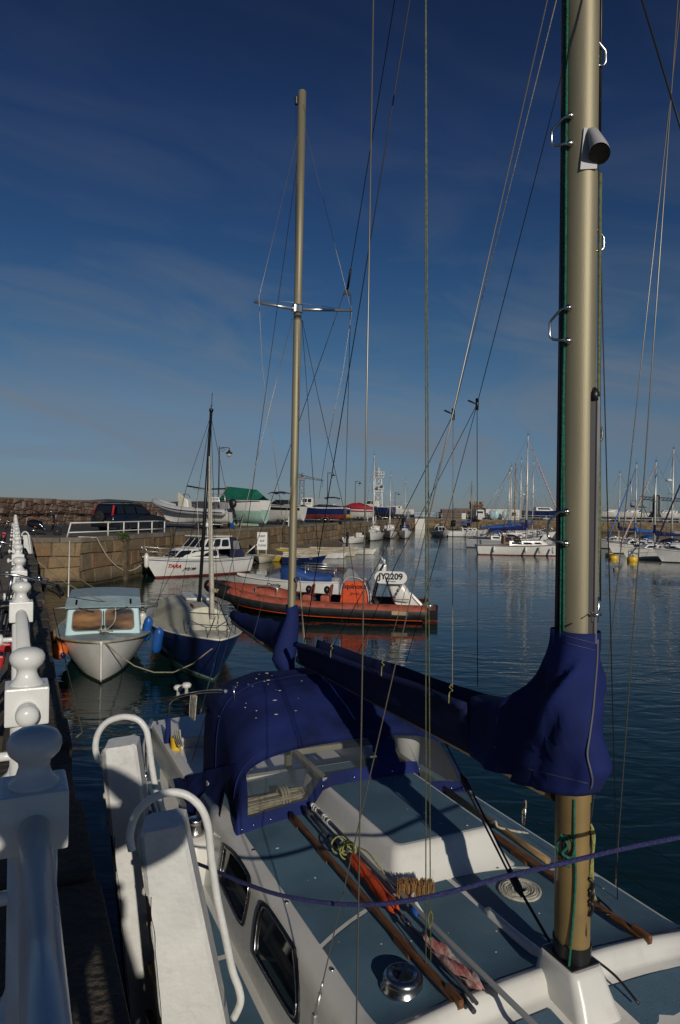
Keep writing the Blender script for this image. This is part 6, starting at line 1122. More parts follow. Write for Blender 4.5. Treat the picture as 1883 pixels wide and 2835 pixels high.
def roofpanel(f0, f1, s0, s1, n=8, off=.004, z=None):
    m = MB(); rows = []
    for i in range(n+1):
        r = []
        for j in range(9):
            s = lerp(s0, s1, j/8); a = lerp(f0(s), f1(s), i/n); r.append(Vector((a, s, (z or zr)(a, s)+off)))
        rows.append(r)
    m.grid(rows); return m.build('roof_panel', 'deck_blue', cr_roof)
fa = lambda s: .13 - .0*s; br1 = lambda s: .99 - .22*(abs(s)/.92)**2.2; br2 = lambda s: br1(s)+.035
roofpanel(fa, br1, .018, .905); roofpanel(fa, br1, -.95, -.018); roofpanel(br2, lambda s: 2.90, .38, .905); roofpanel(br2, lambda s: 2.90, -.95, -.40)
fz = lambda a, s: lerp(1.69, 1.60, min(1, -a/.9)) - .06*(abs(s)/.9)**2.2*1.0
roofpanel(lambda s: -.05, lambda s: -.95, .16, .90, z=lambda a, s: fz(a, s)+.004, n=6); roofpanel(lambda s: -.05, lambda s: -.95, -.92, -.16, z=lambda a, s: fz(a, s)+.004, n=6); roofpanel(lambda s: -.36, lambda s: -.95, -.17, .17, z=lambda a, s: fz(a, s)+.004, n=6)
# rib and tabernacle block under the mast
m = MB(); m.grid([[(a, s, z) for s, z in ((.026, zr(a, 0)), (.017, zr(a, 0)+.028), (0, zr(a, 0)+.034), (-.017, zr(a, 0)+.028), (-.026, zr(a, 0)))] for a in (.62, .58, .4, .2, .05)], smooth=True); m.add([(.62, .026, 1.722), (.62, .017, 1.75), (.62, 0, 1.756), (.62, -.017, 1.75), (.62, -.026, 1.722)], [(0, 1, 2, 3, 4)]); m.build('mast_rib', 'gelcoat', cr_roof)
def rrect(a0, a1, w0, w1, z, c, n=4):
    o = []
    for cx, cy, ang in ((a1-c, w1-c, 0), (a0+c, w0-c, PI/2), (a0+c, -w0+c, PI), (a1-c, -w1+c, 1.5*PI)):
        for i in range(n+1): t = ang + PI/2*i/n; o.append(Vector((cx + c*math.cos(t), cy + c*math.sin(t), z)))
    return o
rows = [rrect(-.22, .17, .125, .115, 1.66, .045), rrect(-.205, .16, .118, .11, 1.695, .045), rrect(-.17, .14, .105, .102, 1.76, .045), rrect(-.13, .12, .094, .094, 1.835, .04), rrect(-.112, .112, .09, .09, 1.858, .035)]
m = MB(); m.grid(rows, close=True); m.add(rows[-1], [tuple(range(len(rows[-1])))]); m.build('mast_step_block', 'gelcoat', cr_roof)
# companion seahood (raised box with a blue top)
rows = [rrect(.96, 2.5, .46, .48, 1.70, .06), rrect(.985, 2.5, .435, .45, 1.715, .06), rrect(1.06, 2.5, .385, .41, 1.79, .07), rrect(1.10, 2.5, .365, .39, 1.875, .06), rrect(1.13, 2.5, .34, .365, 1.905, .05)]
rows = [[p + Vector((0, -.06, 0)) for p in r] for r in rows]
m = MB(); m.grid(rows, close=True); m.add(rows[-1], [tuple(range(len(rows[-1])))]); sh_ = m.build('seahood', 'gelcoat', Yt)
m = MB(); r = [p + Vector((0, -.06, 0)) for p in rrect(1.145, 2.48, .325, .35, 1.909, .04)]; m.add(r, [tuple(range(len(r)))]); m.build('hood_panel', 'deck_blue', sh_)
for k in range(4): m = MB(); m.lathe([(.008, 0), (.007, .004), (.001, .005)], (.985, -.35+.2*k, 1.722), 8); m.build('screw', 'steel', sh_)
# windows in the cabin side
for cs in ([(240, 262), (300, 310), (372, 420), (386, 480), (380, 560), (352, 700), (335, 705), (305, 650), (238, 510), (216, 440)], [(445, 588), (480, 600), (615, 805), (632, 860), (652, 1060), (650, 1225), (630, 1238), (590, 1185), (425, 905), (402, 835), (420, 660)]):
    P = [Lside(*c4(*p)) for p in cs]; nn = Vector((0, .98, .19)); P = smoothpts(P + [P[0]], 3)[:-1]; cen = sum(P, Vector())/len(P)
    m = MB(); out = [p + nn*.002 for p in P]; inn = [cen + (p-cen)*.90 + nn*.002 for p in P]; n = len(P); m.add(out + inn + [p + nn*.012 for p in out] + [p + nn*.012 for p in inn], [(k, (k+1) % n, 2*n+(k+1) % n, 2*n+k) for k in range(n)] + [(2*n+k, 2*n+(k+1) % n, 3*n+(k+1) % n, 3*n+k) for k in range(n)] + [(3*n+k, 3*n+(k+1) % n, n+(k+1) % n, n+k) for k in range(n)]); fr = m.build('window_frame', 'black', Yt)
    m = MB(); m.tube([cen + (p-cen)*.90 + nn*.014 for p in P + [P[0]]], .0045, 6); m.build('bright_trim', 'steel', fr)
    m = MB(); m.add([cen + (p-cen)*.905 + nn*.005 for p in P], [tuple(range(n))]); m.build('pane', 'glass_dark', fr)
for cs in ((1.25, 1.52), (1.62, 2.0)):
    m = MB(); plate(m, [(cs[1], -1.10, 1.25), (cs[0], -1.10, 1.25), (cs[0], -1.03, 1.56), (cs[1], -1.03, 1.56)], 0, 1, .1, .9, .3, .004, .01); m.build('pane', 'glass_dark', Yt)
# wooden handrails
for s in (.57, -.57):
    m = MB(); pts = [(a, s, zr(a, s)+.045) for a in (2.12, 2.0, 1.6, 1.2, .8, .4, .22)] + [(.12, s, zr(.2, s)+.035), (.05, s, zr(.2, s)+.02)]
    rows = [[Vector(p) + Vector((0, .016*math.cos(t), .022*math.sin(t))) for t in [2*PI*k/8 for k in range(8)]] for p in pts]; m.grid(rows, close=True); m.add(rows[0], [tuple(range(8))]); m.add(rows[-1], [tuple(range(8))])
    for a in (2.05, 1.55, 1.05, .55, .1): m.box((a, s, zr(a, s)+.02), (.16 if a > .2 else .12, .026, .045), bev=.01)
    m.build('handrail', 'wood', Yt)
m = MB(); m.tube([(2.5, -.74, zr(2, .74)+.03), (1.2, -.72, zr(1, .72)+.025), (.95, -.715, zr(1, .715)+.025)], .022, 8); m.build('boom_crutch', 'wood_pale', Yt)
m = MB(); rnd = random.Random(21)
for k in range(34):
    a_, s_ = rnd.uniform(.2, 2.0), rnd.uniform(-.85, .85)
    if abs(s_+.06) < .5 and a_ > .95: z_ = 1.911; ok = abs(s_+.06) < .30 and a_ > 1.16
    else: z_ = zr(a_, s_)+.005; ok = True
    if ok: m.sphere((a_, s_, z_), rnd.choice((.004, .005, .006, .009)), 1, rnd.uniform(.6, 1.6), .3, 8)
m.build('bird_droppings', mat('chalk', (.55, .53, .45), .9), Yt)
for a_, s_ in ((.62, .86), (1.25, .86), (1.9, .85), (.3, -.8), (.9, -.8), (1.5, -.82)): m = MB(); m.lathe([(.014, 0), (.013, .006), (.006, .010), (.001, .011)], (a_, s_*1.075, zr(a_, .9)-.006), 10); m.build('deck_bolt', 'steel', Yt)
# mushroom ventilator of polished steel
m = MB(); m.lathe([(.104, -.004), (.104, .006), (.094, .012), (.094, .040), (.092, .052), (.080, .062), (.066, .066), (.062, .060)], (.34, .69, zr(.34, .69)), 32); v = m.build('ventilator', 'steel', Yt); m = MB(); m.lathe([(.063, .056), (.05, .060), (.001, .062)], (.34, .69, zr(.34, .69)), 24); m.build('ventilator_glass', 'glass_dark', v); m = MB(); m.box((.34, .69, zr(.34, .69)+.066), (.014, .118, .006), rz=.75); m.build('ventilator_bar', 'steel', v)
# --- cockpit, coamings, stern
m = MB(); m.box((3.9, 0, .75), (2.6, 1.2, .05)); m.box((2.99, 0, 1.35), (.06, 1.9, .72)); m.box((5.2, 0, 1.05), (.05, 1.5, .6)); m.build('cockpit_well', 'boat_deck', Yt)
for s in (1, -1):
    m = MB(); rows = [rrect(2.55, 5.3, .12, .10, z, .05) for z in ()]
    m.box((3.95, s*.93, 1.33), (2.7, .12, .36), bev=.04); m.box((3.95, s*.72, 1.2), (2.6, .34, .06), bev=.02); m.build('coaming', 'gelcoat', Yt)
    m = MB(); m.lathe([(.19, 1.17), (.165, 1.3), (.15, 1.45), (.13, 1.485), (.001, 1.49)], (2.62, s*1.13, 0), 24); pl = m.build('winch_plinth', 'gelcoat', Yt); m = MB(); m.lathe([(.065, 1.49), (.06, 1.51), (.045, 1.54), (.05, 1.58), (.06, 1.6), (.04, 1.61), (.001, 1.61)], (2.62, s*1.13, 0), 18); m.build('winch', 'steel', pl)
# --- sprayhood
wH = 1.0
def hood_pt(a, zt, w, u, zb, p=.6, q=.33):     # superellipse bow across the boat
    return Vector((a, w*math.copysign(abs(math.sin(u))**p, math.sin(u))-.03, zb + (zt-zb)*max(0, math.cos(u))**q))
U = [-PI/2 + PI*k/40 for k in range(41)]
def baseline(u):
    s = .98*math.copysign(abs(math.sin(u))**.85, math.sin(u))-.02; on = max(0, min(1, (.47-abs(s+.06))/.09)); on = on*on*(3-2*on); return Vector((2.13 - .09*on + .05*(1-abs(s)), s, lerp(zr(2.1, min(1, abs(s))) if abs(s) < .95 else 1.60, 1.912, on)+.006))
R = [[baseline(u) for u in U], [baseline(u) + Vector((.04, 0, .075)) for u in U]]
# windscreen bow, then the tops
bows = [(2.42, 2.10, .91, 1.66, .7, .48), (2.48, 2.15, .91, 1.62, .69, .46), (2.70, 2.29, .89, 1.56, .64, .40), (2.95, 2.41, .87, 1.5, .6, .34), (3.15, 2.455, .87, 1.48, .6, .33), (3.4, 2.45, .86, 1.46, .6, .33), (3.65, 2.40, .85, 1.45, .6, .33)]
BR = [[hood_pt(a, zt, w, u, zb, p_, q_) for u in U] for a, zt, w, zb, p_, q_ in bows]
W0, W1 = R[1], BR[0]
mid = [[W0[j].lerp(W1[j], t) + Vector((-.02*math.sin(PI*t), 0, .01*math.sin(PI*t))) for j in range(41)] for t in (.25, .5, .75)]
win_rows = [R[1]] + mid + [W1]
cl = MB(); cl.grid(R)
cols = [(6, 17), (19, 34)]
for j in range(40):
    if not any(a <= j < b for a, b in cols): cl.grid([[r[j], r[j+1]] for r in win_rows])
tops = []
for i, r in enumerate(BR):
    tops.append([p + Vector((0, 0, .006*math.sin(p.y*19+i*1.3) + .010*noise.noise((p.x*3, p.y*3, 1)))) if 0 < i else p for p in r])
fine = []
for i in range(len(tops)-1):
    for k in range(3):
        t = k/3; fine.append([tops[i][j].lerp(tops[i+1][j], t) - Vector((0, 0, .012*math.sin(PI*t))) for j in range(41)])
fine.append(tops[-1]); cl.grid(fine); hd = cl.build('sprayhood', 'navy_cloth', Yt)
for a, b in cols: m = MB(); m.grid([r[a:b+1] for r in win_rows]); m.build('hood_window', 'vinyl', hd)
for k in range(3, 38, 3): p = R[0][k].lerp(R[1][k], .35); m = MB(); m.lathe([(.009, 0), (.008, .006), (.001, .008)], p + Vector((-.006, 0, .003)), 8, axis=(-.85, 0, .5)); m.build('press_stud', 'steel', hd)
m = MB(); rnd = random.Random(5)
for k in range(30):
    a_, u_ = rnd.uniform(2.7, 3.4), rnd.gauss(.35, .35); i = (a_-2.56)/.2; q = hood_pt(a_, interp([(b[0], b[1]) for b in bows], a_)[0], interp([(b[0], b[2]) for b in bows], a_)[0], u_, 1.5); r_ = rnd.uniform(.004, .011); m.sphere(q + Vector((0, 0, .006)), r_, 1, rnd.uniform(.6, 2), .3, 8)
m.build('bird_droppings', mat('chalk', (.55, .53, .45), .9), hd)
m = MB(); m.tube([p + Vector((0, 0, .003)) for p in tops[1]], .006, 6); m.tube([p + Vector((0, 0, .003)) for p in tops[4]], .006, 6); m.build('seam_piping', 'navy_cloth', hd)
for s in (1, -1):       # side curtains running aft from the hood to the coaming
    m = MB(); rows = []
    for i in range(11):
        t = i/10; tp = Vector((lerp(2.55, 3.85, t), s*lerp(.87, 1.03, t)-.03, lerp(2.0, 1.44, t))); bt = Vector((lerp(2.45, 3.9, t), s*1.05, 1.42 if t > .05 else 1.5)); rows.append([tp.lerp(bt, j/5) + Vector((0, s*.02*math.sin(i*1.9+j), 0)) for j in range(6)])
    m.grid(rows); m.build('side_curtain', 'navy_cloth', hd)
# --- main mast
mb_ = La(1318, 2195, 0); mt_ = La(1340, 0, 0); 
def MP(z): t = (z-mb_.z)/(mt_.z-mb_.z); return mb_.lerp(mt_, t)
vd = Vector((M0.x, M0.y, 0)).normalized(); tc_ = loc(M0 - vd) ; tc_ = Vector((tc_.x, tc_.y, 0)).normalized(); rt_ = loc(M0 + Vector((vd.y, -vd.x, 0))); rt_ = Vector((rt_.x, rt_.y, 0)).normalized()
def mz(y): return La(1333, y, 0).z
mzb = 1.862; m = MB(); ov = lambda z, k: MP(z) + rt_*0 + Vector((.088*math.cos(k), .072*math.sin(k), 0))
m.grid([[ov(z, 2*PI*k/32) for k in range(32)] for z in (2.70, 3.3, 5, 7.2, 10.6)], close=True); m.add([ov(10.6, 2*PI*k/32) for k in range(32)], [tuple(range(32))]); mast = m.build('main_mast', 'alu', Yt)
m = MB(); m.grid([[ov(z, 2*PI*k/32) for k in range(32)] for z in (1.93, 2.2, 2.72)], close=True); m.build('lower_mast', mat('mast_gold', (.28, .19, .075), .5, .25, var=.15, vscale=3, dirt=.4, dirtcol=(.12, .085, .04)), mast)
m = MB(); m.grid([[MP(z) + Vector((.094*math.cos(2*PI*k/32), .078*math.sin(2*PI*k/32), 0)) for k in range(32)] for z in (mzb-.005, 1.935)], close=True); m.box((0, 0, mzb-.001), (.195, .162, .008)); m.build('mast_heel', 'black', mast)
def mw(y, x, c=0): return MP(mz(y)) + rt_*x + tc_*c
# steps for climbing
def step(y0, y1, side):
    m = MB(); x0, x1 = (.055, .108) if side > 0 else (-.04, -.122); zA, zB = mz(y0), mz(y1); c = .045 if side < 0 else .0
    P = lambda z, x, cc: MP(z) + rt_*x + tc_*cc
    q_ = [P(zA, x0, c+.035), P(zA-.001, x0 + (x1-x0)*.38, c+.02), P(lerp(zA, zB, .34), x1, c), P(lerp(zA, zB, .78), x1, c), P(lerp(zA, zB, .90), x0 + (x1-x0)*.8, c), P(zB, x0, c+.035)]; m.tube([p for i in range(5) for p in (q_[i].lerp(q_[i+1], .12 if i else 0), q_[i].lerp(q_[i+1], .88 if i < 4 else 1))], .0062, 8)
    for z in (zA, zB): m.lathe([(.016, 0), (.014, .006), (.001, .010)], P(z, x0, c+.03), 10, axis=tc_)
    m.build('mast_step', 'steel', mast)
for y0, y1, s in ((282, 345, -1), (718, 793, -1), (1180, 1252, -1), (108, 165, 1), (535, 588, 1), (972, 1024, 1), (-130, -60, -1), (-330, -270, 1)): step(y0, y1, s)
# deck light in a grey housing
m = MB(); P = lambda x, y, c: mw(y, x, c)
m.prism([P(.014, 318, .078), P(.075, 322, .06), P(.070, 410, .06), P(.000, 412, .082)], tc_*.012 + rt_*.004); lb = m.build('deck_light', mat('lamp_grey', (.36, .36, .37), .45), mast)
m = MB(); rows = []
for y, x0, x1, c0, c1, tl_ in ((320, .03, .072, .06, .09, 0), (330, .032, .080, .06, .115, 0), (352, .036, .100, .06, .145, .005), (376, .040, .122, .06, .165, .02), (388, .040, .128, .06, .17, .028)): rows.append([MP(mz(y)) + rt_*(lerp(x0, x1, .5) + (x1-x0)*.5*math.cos(t)) + tc_*(lerp(c0, c1, .5) + (c1-c0)*.5*math.sin(t)) + Vector((0, 0, tl_*(math.sin(t)*.8 - math.cos(t)*.1))) for t in [2*PI*k/20 for k in range(20)]])
m.grid(rows, close=True); m.add(rows[0], [tuple(range(20))]); m.build('lamp_housing', 'lamp_grey', lb); m = MB(); cc = [p + (sum(rows[-1], Vector())/20-p)*.07 + Vector((0, 0, -.0015)) for p in rows[-1]]; m.add(cc, [tuple(range(20))]); m.build('lamp_lens', 'black', lb)
m = MB(); m.add([P(.070, 818, .038), P(.083, 885, .02), P(.028, 887, .075)], [(0, 1, 2)]); m.build('triangle_plate', 'alu_grey', mast, solid=.004)
def strip(name, y0, y1, x, c, w, d, mt):
    m = MB(); n_ = 8; rows = []
    for i in range(n_+1):
        y = lerp(y0, y1, i/n_); k_ = lerp(0, -.004, i/n_); rows.append([P(x+k_+sx*w, y, c+sc_*d) for sx, sc_ in ((-1, -1), (1, -1), (1, 1), (-1, 1))])
    m.grid(rows, close=True, smooth=False); m.add(rows[0], [(0, 1, 2, 3)]); m.add(rows[-1], [(3, 2, 1, 0)]); return m.build(name, mt, mast)
strip('sail_track', 918, 1476, .068, .045, .020, .022, mat('track_grey', (.10, .10, .10), .5, .3)); strip('track_lip', 922, 1474, .092, .052, .0055, .018, 'alu_grey'); strip('track_slot', 922, 1474, .0845, .058, .0024, .012, mat('slot_dark', (.06, .018, .018), .7))
m = MB(); m.tube([P(.070, 900, .05), P(.074, 912, .052), P(.076, 930, .052)], [.010, .022, .024], 10); m.build('track_end', 'black', mast)
m = MB(); m.tube(arc(P(.085, 1408, .06), rt_, tc_, .026, 0, 2*PI, 20), .006, 6); m.tube([P(.075, 1400, .06), P(.10, 1400, .05), P(.098, 1370, .05)], .007, 6); m.box(P(.078, 1415, .05), (.03, .04, .05), bev=.006); m.build('eye_fitting', 'steel', mast); m = MB(); m.tube([P(.08, 1400, .06), P(.03, 1418, .078), P(-.04, 1440, .07), P(-.075, 1455, .02)], .0035, 5); m.build('lashing', 'wire_dark', mast)
# halyards down the mast
def rope(name, pts, r, mt, parent=None): m = MB(); m.tube(pts, r, 8); return m.build(name, mt, parent or mast)
rope('halyard', smoothpts([P(-.074, -300, .03), P(-.072, 200, .035), P(-.066, 600, .04), P(-.058, 1000, .05), P(-.052, 1200, .055), P(-.048, 1470, .062)]), .0058, 'rope_green')
rope('halyard', smoothpts([P(-.060, -300, .05), P(-.058, 300, .055), P(-.056, 700, .055), P(-.062, 1100, .05), P(-.062, 1470, .05)]), .0058, 'rope_green')
rope('halyard', smoothpts([P(-.082, -300, .0), P(-.078, 300, .01), P(-.080, 900, .0), P(-.084, 1470, .0)]), .006, 'rope_red'); rope('halyard', smoothpts([P(-.070, -300, .01), P(-.072, 900, .02), P(-.074, 1470, .02)]), .0075, 'black')
rope('halyard', smoothpts([P(.090, 410, .02), P(.092, 900, .025), P(.100, 1200, .03), P(.097, 1330, .03), P(.088, 1385, .05)]), .007, 'rope_olive'); rope('halyard', [P(.087, -300, .0), P(.086, 330, .0)], .006, 'black'); rope('halyard', [P(.092, 410, .0), P(.098, 900, .0), P(.108, 1380, .04)], .0035, 'wire_dark')
# lower mast: green fall, cleat, conduit, coils
z0_ = lambda y: y
rope('halyard_fall', smoothpts([P(.005, 1825, .082), P(.008, 1930, .088), P(.014, 2000, .09), P(.004, 2100, .088), P(-.012, 2200, .10)]) + [Lz(1302, 2235, 1.82), Lz(1297, 2265, 1.77), Lz(1294, 2292, 1.725)], .0055, 'rope_green')
m = MB(); m.box(P(-.035, 1935, .082), (.02, .03, .11), bev=.006); m.box(P(-.035, 1935, .07), (.03, .03, .05), bev=.006); m.build('cleat', 'black', mast)
m = MB(); m.tube(smoothpts([P(-.03 + .038*math.cos(t), 1935 + 26*math.sin(t), .088 + .01*math.sin(2*t)) for t in [k*PI/4 for k in range(9)]]), .006, 8); m.tube(smoothpts([P(-.055, 1905, .09), P(-.02, 1925, .10), P(-.045, 1945, .10), P(-.01, 1955, .10), P(-.03, 1965, .095), P(-.012, 1975, .09)]), .0065, 8); m.build('green_hitch', 'rope_green', mast)
rope('conduit', [P(.066, 1835, .03), P(.064, 1900, .035), P(.058, 1955, .04)], .016, 'black'); rope('cable', smoothpts([P(.055, 2050, .05), P(.06, 2150, .05), Vector((.02, -.12, 1.83)), Vector((-.08, -.2, 1.76)), Vector((-.2, -.22, 1.70))]), .006, 'black')
rope('halyard_coil', smoothpts([P(.075, 1880, .05), P(.092, 1905, .05), P(.085, 1960, .05), P(.09, 2030, .05), P(.10, 2045, .05), P(.082, 2040, .05), P(.078, 1990, .05), P(.088, 1930, .05), P(.08, 1890, .05)]), .006, 'rope_yellow')
m = MB(); m.box(P(-.068, 1985, .03), (.015, .015, .16), bev=.004); m.build('halyard_cleat', 'steel', mast)
m = MB()
for k in range(3): m.tube(smoothpts([P(.07, 2000 + 25*k, .06), P(.09, 2010 + 25*k, .06), P(.075, 2040 + 22*k, .06)]), .008, 6)
m.build('shackle', 'black', mast)
# spreaders out of the picture but holding the shrouds
zsp = 7.0; m = MB()
for s in (1, -1): m.tube([MP(zsp), MP(zsp) + Vector((.05, s*.85, .06))], .022, 8)
m.build('spreader', 'alu', mast)
# --- main boom and its cover
bz_ = lambda a: 2.575 - .012*a
m = MB(); m.tube([(.10, 0, bz_(0)), (3.42, 0.0, bz_(3.42))], .047, 14); bm1 = m.build('main_boom', mat('boom_brown', (.20, .15, .085), .45, .4, var=.15), Yt)
for s in (1, -1):
    m = MB(); rows = []
    for i in range(33):
        a = lerp(.70, 3.27, i/32); h = lerp(.30, .20, (a-.7)/2.57) + .004*math.sin(a*5+s); wv = .006*math.sin(a*7.3+s*2); z0 = bz_(a)-.005
        rows.append([Vector((a, s*(.052+.004) , z0)), Vector((a, s*(.075)+wv*.5, z0+h*.3)), Vector((a, s*.085+wv, z0+h*.65)), Vector((a, s*.10+wv, z0+h)), Vector((a, s*.125+wv, z0+h-.012)), Vector((a, s*.128+wv, z0+h-.04))])
    m.grid(rows); m.build('boom_cover', mat('navy_cloth_shaded', (.008, .013, .058), .8, var=.3, vscale=4, bump=.25, bscale=60, spec=.25), bm1, solid=.006)  # darker copy of the navy cloth, the boom's low light put into its colour
def resample(P, n):
    P = [Vector((p[0], 0, p[1])) for p in P]; d = [0]
    for i in range(1, len(P)): d.append(d[-1] + (P[i]-P[i-1]).length)
    return [Vector(interp([(q, *p) for q, p in zip(d, P)], d[-1]*i/n)) for i in range(n+1)]
nR = 26; aft_ = resample([(.74, 2.565), (.76, 2.72), (.735, 2.88), (.56, 2.905), (.41, 2.955), (.29, 3.04), (.20, 3.13), (.135, 3.24), (.11, 3.30), (.104, 3.365)], nR); frt = resample([(-.115, 2.645), (-.155, 2.70), (-.205, 2.775), (-.145, 2.89), (-.118, 3.03), (-.112, 3.2), (-.112, 3.365)], nR)
cy = MP(3).y*.6; rows = []; T_ = [0, .008, .025, .05, .08, .12, .16, .2, .26, .32, .4, .48, .56, .64, .72, .8, .88, .94, .98, 1]
for i in range(nR+1):
    f, b2 = frt[i], aft_[i]; L2, R2 = [], []
    for t in T_:
        a = lerp(f.x, b2.x, t); z = lerp(f.z, b2.z, t) - (.03*math.sin(PI*t) if i < 3 else 0)
        wm = lerp(.116, .100, i/nR); w = wm*math.sqrt(max(0, 1-abs(a/f.x)**2.4)) if a < 0 else lerp(wm, .082, min(1, a/.7)); e = (b2.x-a)/.05
        if e < 1: w *= math.sqrt(max(0, 1-(1-max(0, e))**2))
        for o, sg in ((L2, 1), (R2, -1)):
            q = a*1.5 + (z-2.6)*.9; fold = .060*math.exp(-((q-.40)/.085)**2) - .060*math.exp(-((q-.60 - .25*(z-2.9))/.09)**2) + .034*math.exp(-((a-.44+.25*(z-2.7))/.06)**2) - .028*math.exp(-((a-.31+.2*(z-2.7))/.045)**2) - .075*math.exp(-((q-.505+.15*(z-2.9))/.035)**2) + .03*math.exp(-((q-.22-.3*(z-2.9))/.04)**2) - .03*math.exp(-((q-.12-.5*(z-3.0))/.035)**2) + .008*noise.noise((a*7, z*3.3, 3 if sg > 0 else 9)) + .006*math.sin(z*21 + a*9)
            fold = max(fold*min(1, t*8, (1-t)*8)*min(1, max(.25, (3.3-z)/.25)), -.022 if a < .12 else -.05); o.append(Vector((a, cy + sg*(w + fold), z)))
    rows.append(L2 + R2[-2:0:-1])
m = MB(); m.grid(rows, close=True); cov_bm = m; cov = m.build('mast_cover', 'navy_cloth', bm1, solid=.004)
from mathutils.bvhtree import BVHTree
bvh = BVHTree.FromPolygons([tuple(v) for v in cov_bm.v], cov_bm.f); oe = loc(EYE)
def oncover(x, y):
    q = Ls(x, y, .1); h = bvh.ray_cast(oe, (q-oe).normalized()); return (h[0] + (oe-q).normalized()*.004) if h[0] else q
zp = [oncover(x, y) for x, y in ((1378, 1474), (1377, 1520), (1374, 1560), (1367, 1640), (1359, 1700), (1354, 1740), (1362, 1778), (1366, 1800), (1362, 1818))]
m = MB(); m.tube(smoothpts(zp), .005, 6); m.build('zip', mat('zip_grey', (.10, .10, .12), .55), cov)
for ys in ((1478, 1483), (1494, 1499)): m = MB(); m.tube([oncover(lerp(1302, 1372, k/12), lerp(ys[0]-12, ys[1], k/12)) for k in range(13)], .0013, 4); m.build('hem_stitching', 'zip_grey', cov)
m = MB(); m.tube([oncover(lerp(1215, 1355, k/14), lerp(1772, 1806, k/14)) for k in range(15)], .0013, 4); m.build('hem_stitching', 'zip_grey', cov)
# --- mizzen
zb_ = La(670, 1500, 3.67); zt_ = La(697, 212, 3.67)
def ZP(z): return zb_.lerp(zt_, (z-zb_.z)/(zt_.z-zb_.z))
def zy(x, y): return La(x, y, 3.67)
m = MB(); m.tube([ZP(.8), ZP(3), ZP(6), zt_], .037, 20); m.sphere(zt_, .036, 1, 1, .5); miz = m.build('mizzen_mast', 'alu', Yt)
tl, tr_, tj = zy(597, 686), zy(812, 716), zy(685, 713); m = MB(); m.tube([tj, tl + Vector((.15, 0, 0))], [.016, .012], 8); m.tube([tj, tr_], [.016, .012], 8); m.build('spreader', 'alu_grey', miz); m = MB(); m.box(tj, (.09, .09, .09), bev=.015); m.build('spreader_bracket', 'steel', miz)
m = MB(); q = zy(684, 232); m.tube([zt_ - Vector((0, 0, .12)), q + Vector((0, 0, .02))], .01, 5); m.box(q, (.04, .03, .08), bev=.01); m.build('masthead_block', 'black', miz)
m = MB(); m.tube([ZP(2.45) + Vector((.04, 0, 0)), La(538, 1432, 5.6)], .035, 10); mzb2 = m.build('mizzen_boom', 'boom_brown', Yt)
e2 = La(538, 1425, 5.6); s2 = ZP(2.5) + Vector((.1, 0, 0)); rows = []
for i in range(15):
    t = i/14; c = s2.lerp(e2, t); hh = lerp(.36, .12, t**.8) + .01*math.sin(i*2); rows.append([c + Vector((0, .055*math.cos(k) + .01*math.sin(i*1.3), hh*.5 + hh*.5*math.sin(k) - .03)) for k in [2*PI*j/12 for j in range(12)]])
m = MB(); m.grid(rows, close=True); m.add(rows[-1], [tuple(range(12))]); m.build('boom_cover', 'navy_cloth', mzb2)
rows = []; ctr = [(672, 1396, .055), (673, 1420, .062), (668, 1450, .085), (660, 1490, .105), (656, 1520, .11), (660, 1545, .085), (672, 1556, .05)]
for i, (x, y, w) in enumerate(ctr): c = zy(x, y); rows.append([c + Vector((.8*w*math.cos(k), w*math.sin(k)*(1 + .12*math.sin(3*k+i)), .012*math.sin(2*k+i))) for k in [2*PI*j/20 for j in range(20)]])
m = MB(); m.grid([[rows[i][j].lerp(rows[i+1][j], f) for j in range(20)] for i in range(6) for f in (0, .5)] + [rows[-1]], close=True); mc = m.build('mast_cover', 'navy_cloth', mzb2); m = MB(); m.tube(smoothpts([zy(*p) + Vector((-.10, 0, 0)) for p in ((686, 1400), (689, 1440), (690, 1490), (687, 1540))]), .006, 5); m.build('zip', 'zip_grey', mc)
rope('halyard', smoothpts([zy(688, 1330) + Vector((-.04, 0, 0)), zy(690, 1400) + Vector((-.06, 0, 0)), zy(697, 1490) + Vector((-.08, 0, 0))]), .006, 'rope_tan', miz); m = MB(); m.tube(arc(zy(679, 1335) + Vector((-.05, 0, 0)), (0, 1, 0), (0, 0, 1), .02, 0, 2*PI, 10), .006, 5); m.build('shackle', 'black', miz)
# --- standing rigging: every wire a part
def wire(name, pts, r=.003, mt='wire', parent=None): m = MB(); m.tube(pts, r, 6, smooth=True); return m.build(name, mt, parent or Yt)
def up_to_mast(p, x, y, z):      # from deck point p through the direction of photo point (x, y) to where it meets the height z near the mast
    q = wor(p); d = ray(x, y); Yq = 3.0
    best = None
    for k in range(200):
        Yk = 2.2 + k*.02; w = EYE + d*(Yk/d.y); t = (w - q); 
        if t.z < .5: continue
        e = q + t*((z-q.z)/t.z); dd = (loc(e).xy - MP(z).xy).length
        if best is None or dd < best[0]: best = (dd, e)
    return loc(best[1])
c_ = Vector((.42, 1.10, 1.60)); wire('shroud', [c_, up_to_mast(c_, 1262, 0, 7.0)], .0032); m = MB(); tg = up_to_mast(c_, 1262, 0, 7.0) - c_; tg.normalize(); m.tube([c_ + tg*.02, c_ + tg*.12], .009, 8); m.tube([c_ + tg*.12, c_ + tg*.17], .006, 8); m.box(c_, (.03, .02, .05), bev=.006); m.build('turnbuckle', 'alu_grey', Yt)
c_ = Vector((-.02, 1.20, 1.30)); p0 = Ls(822, 2350, 1.16); wire('shroud', [p0 - (La(861, 0, .05) - p0)*.04, La(861, 0, .05) + (La(861, 0, .05)-p0)*.3], .0034)
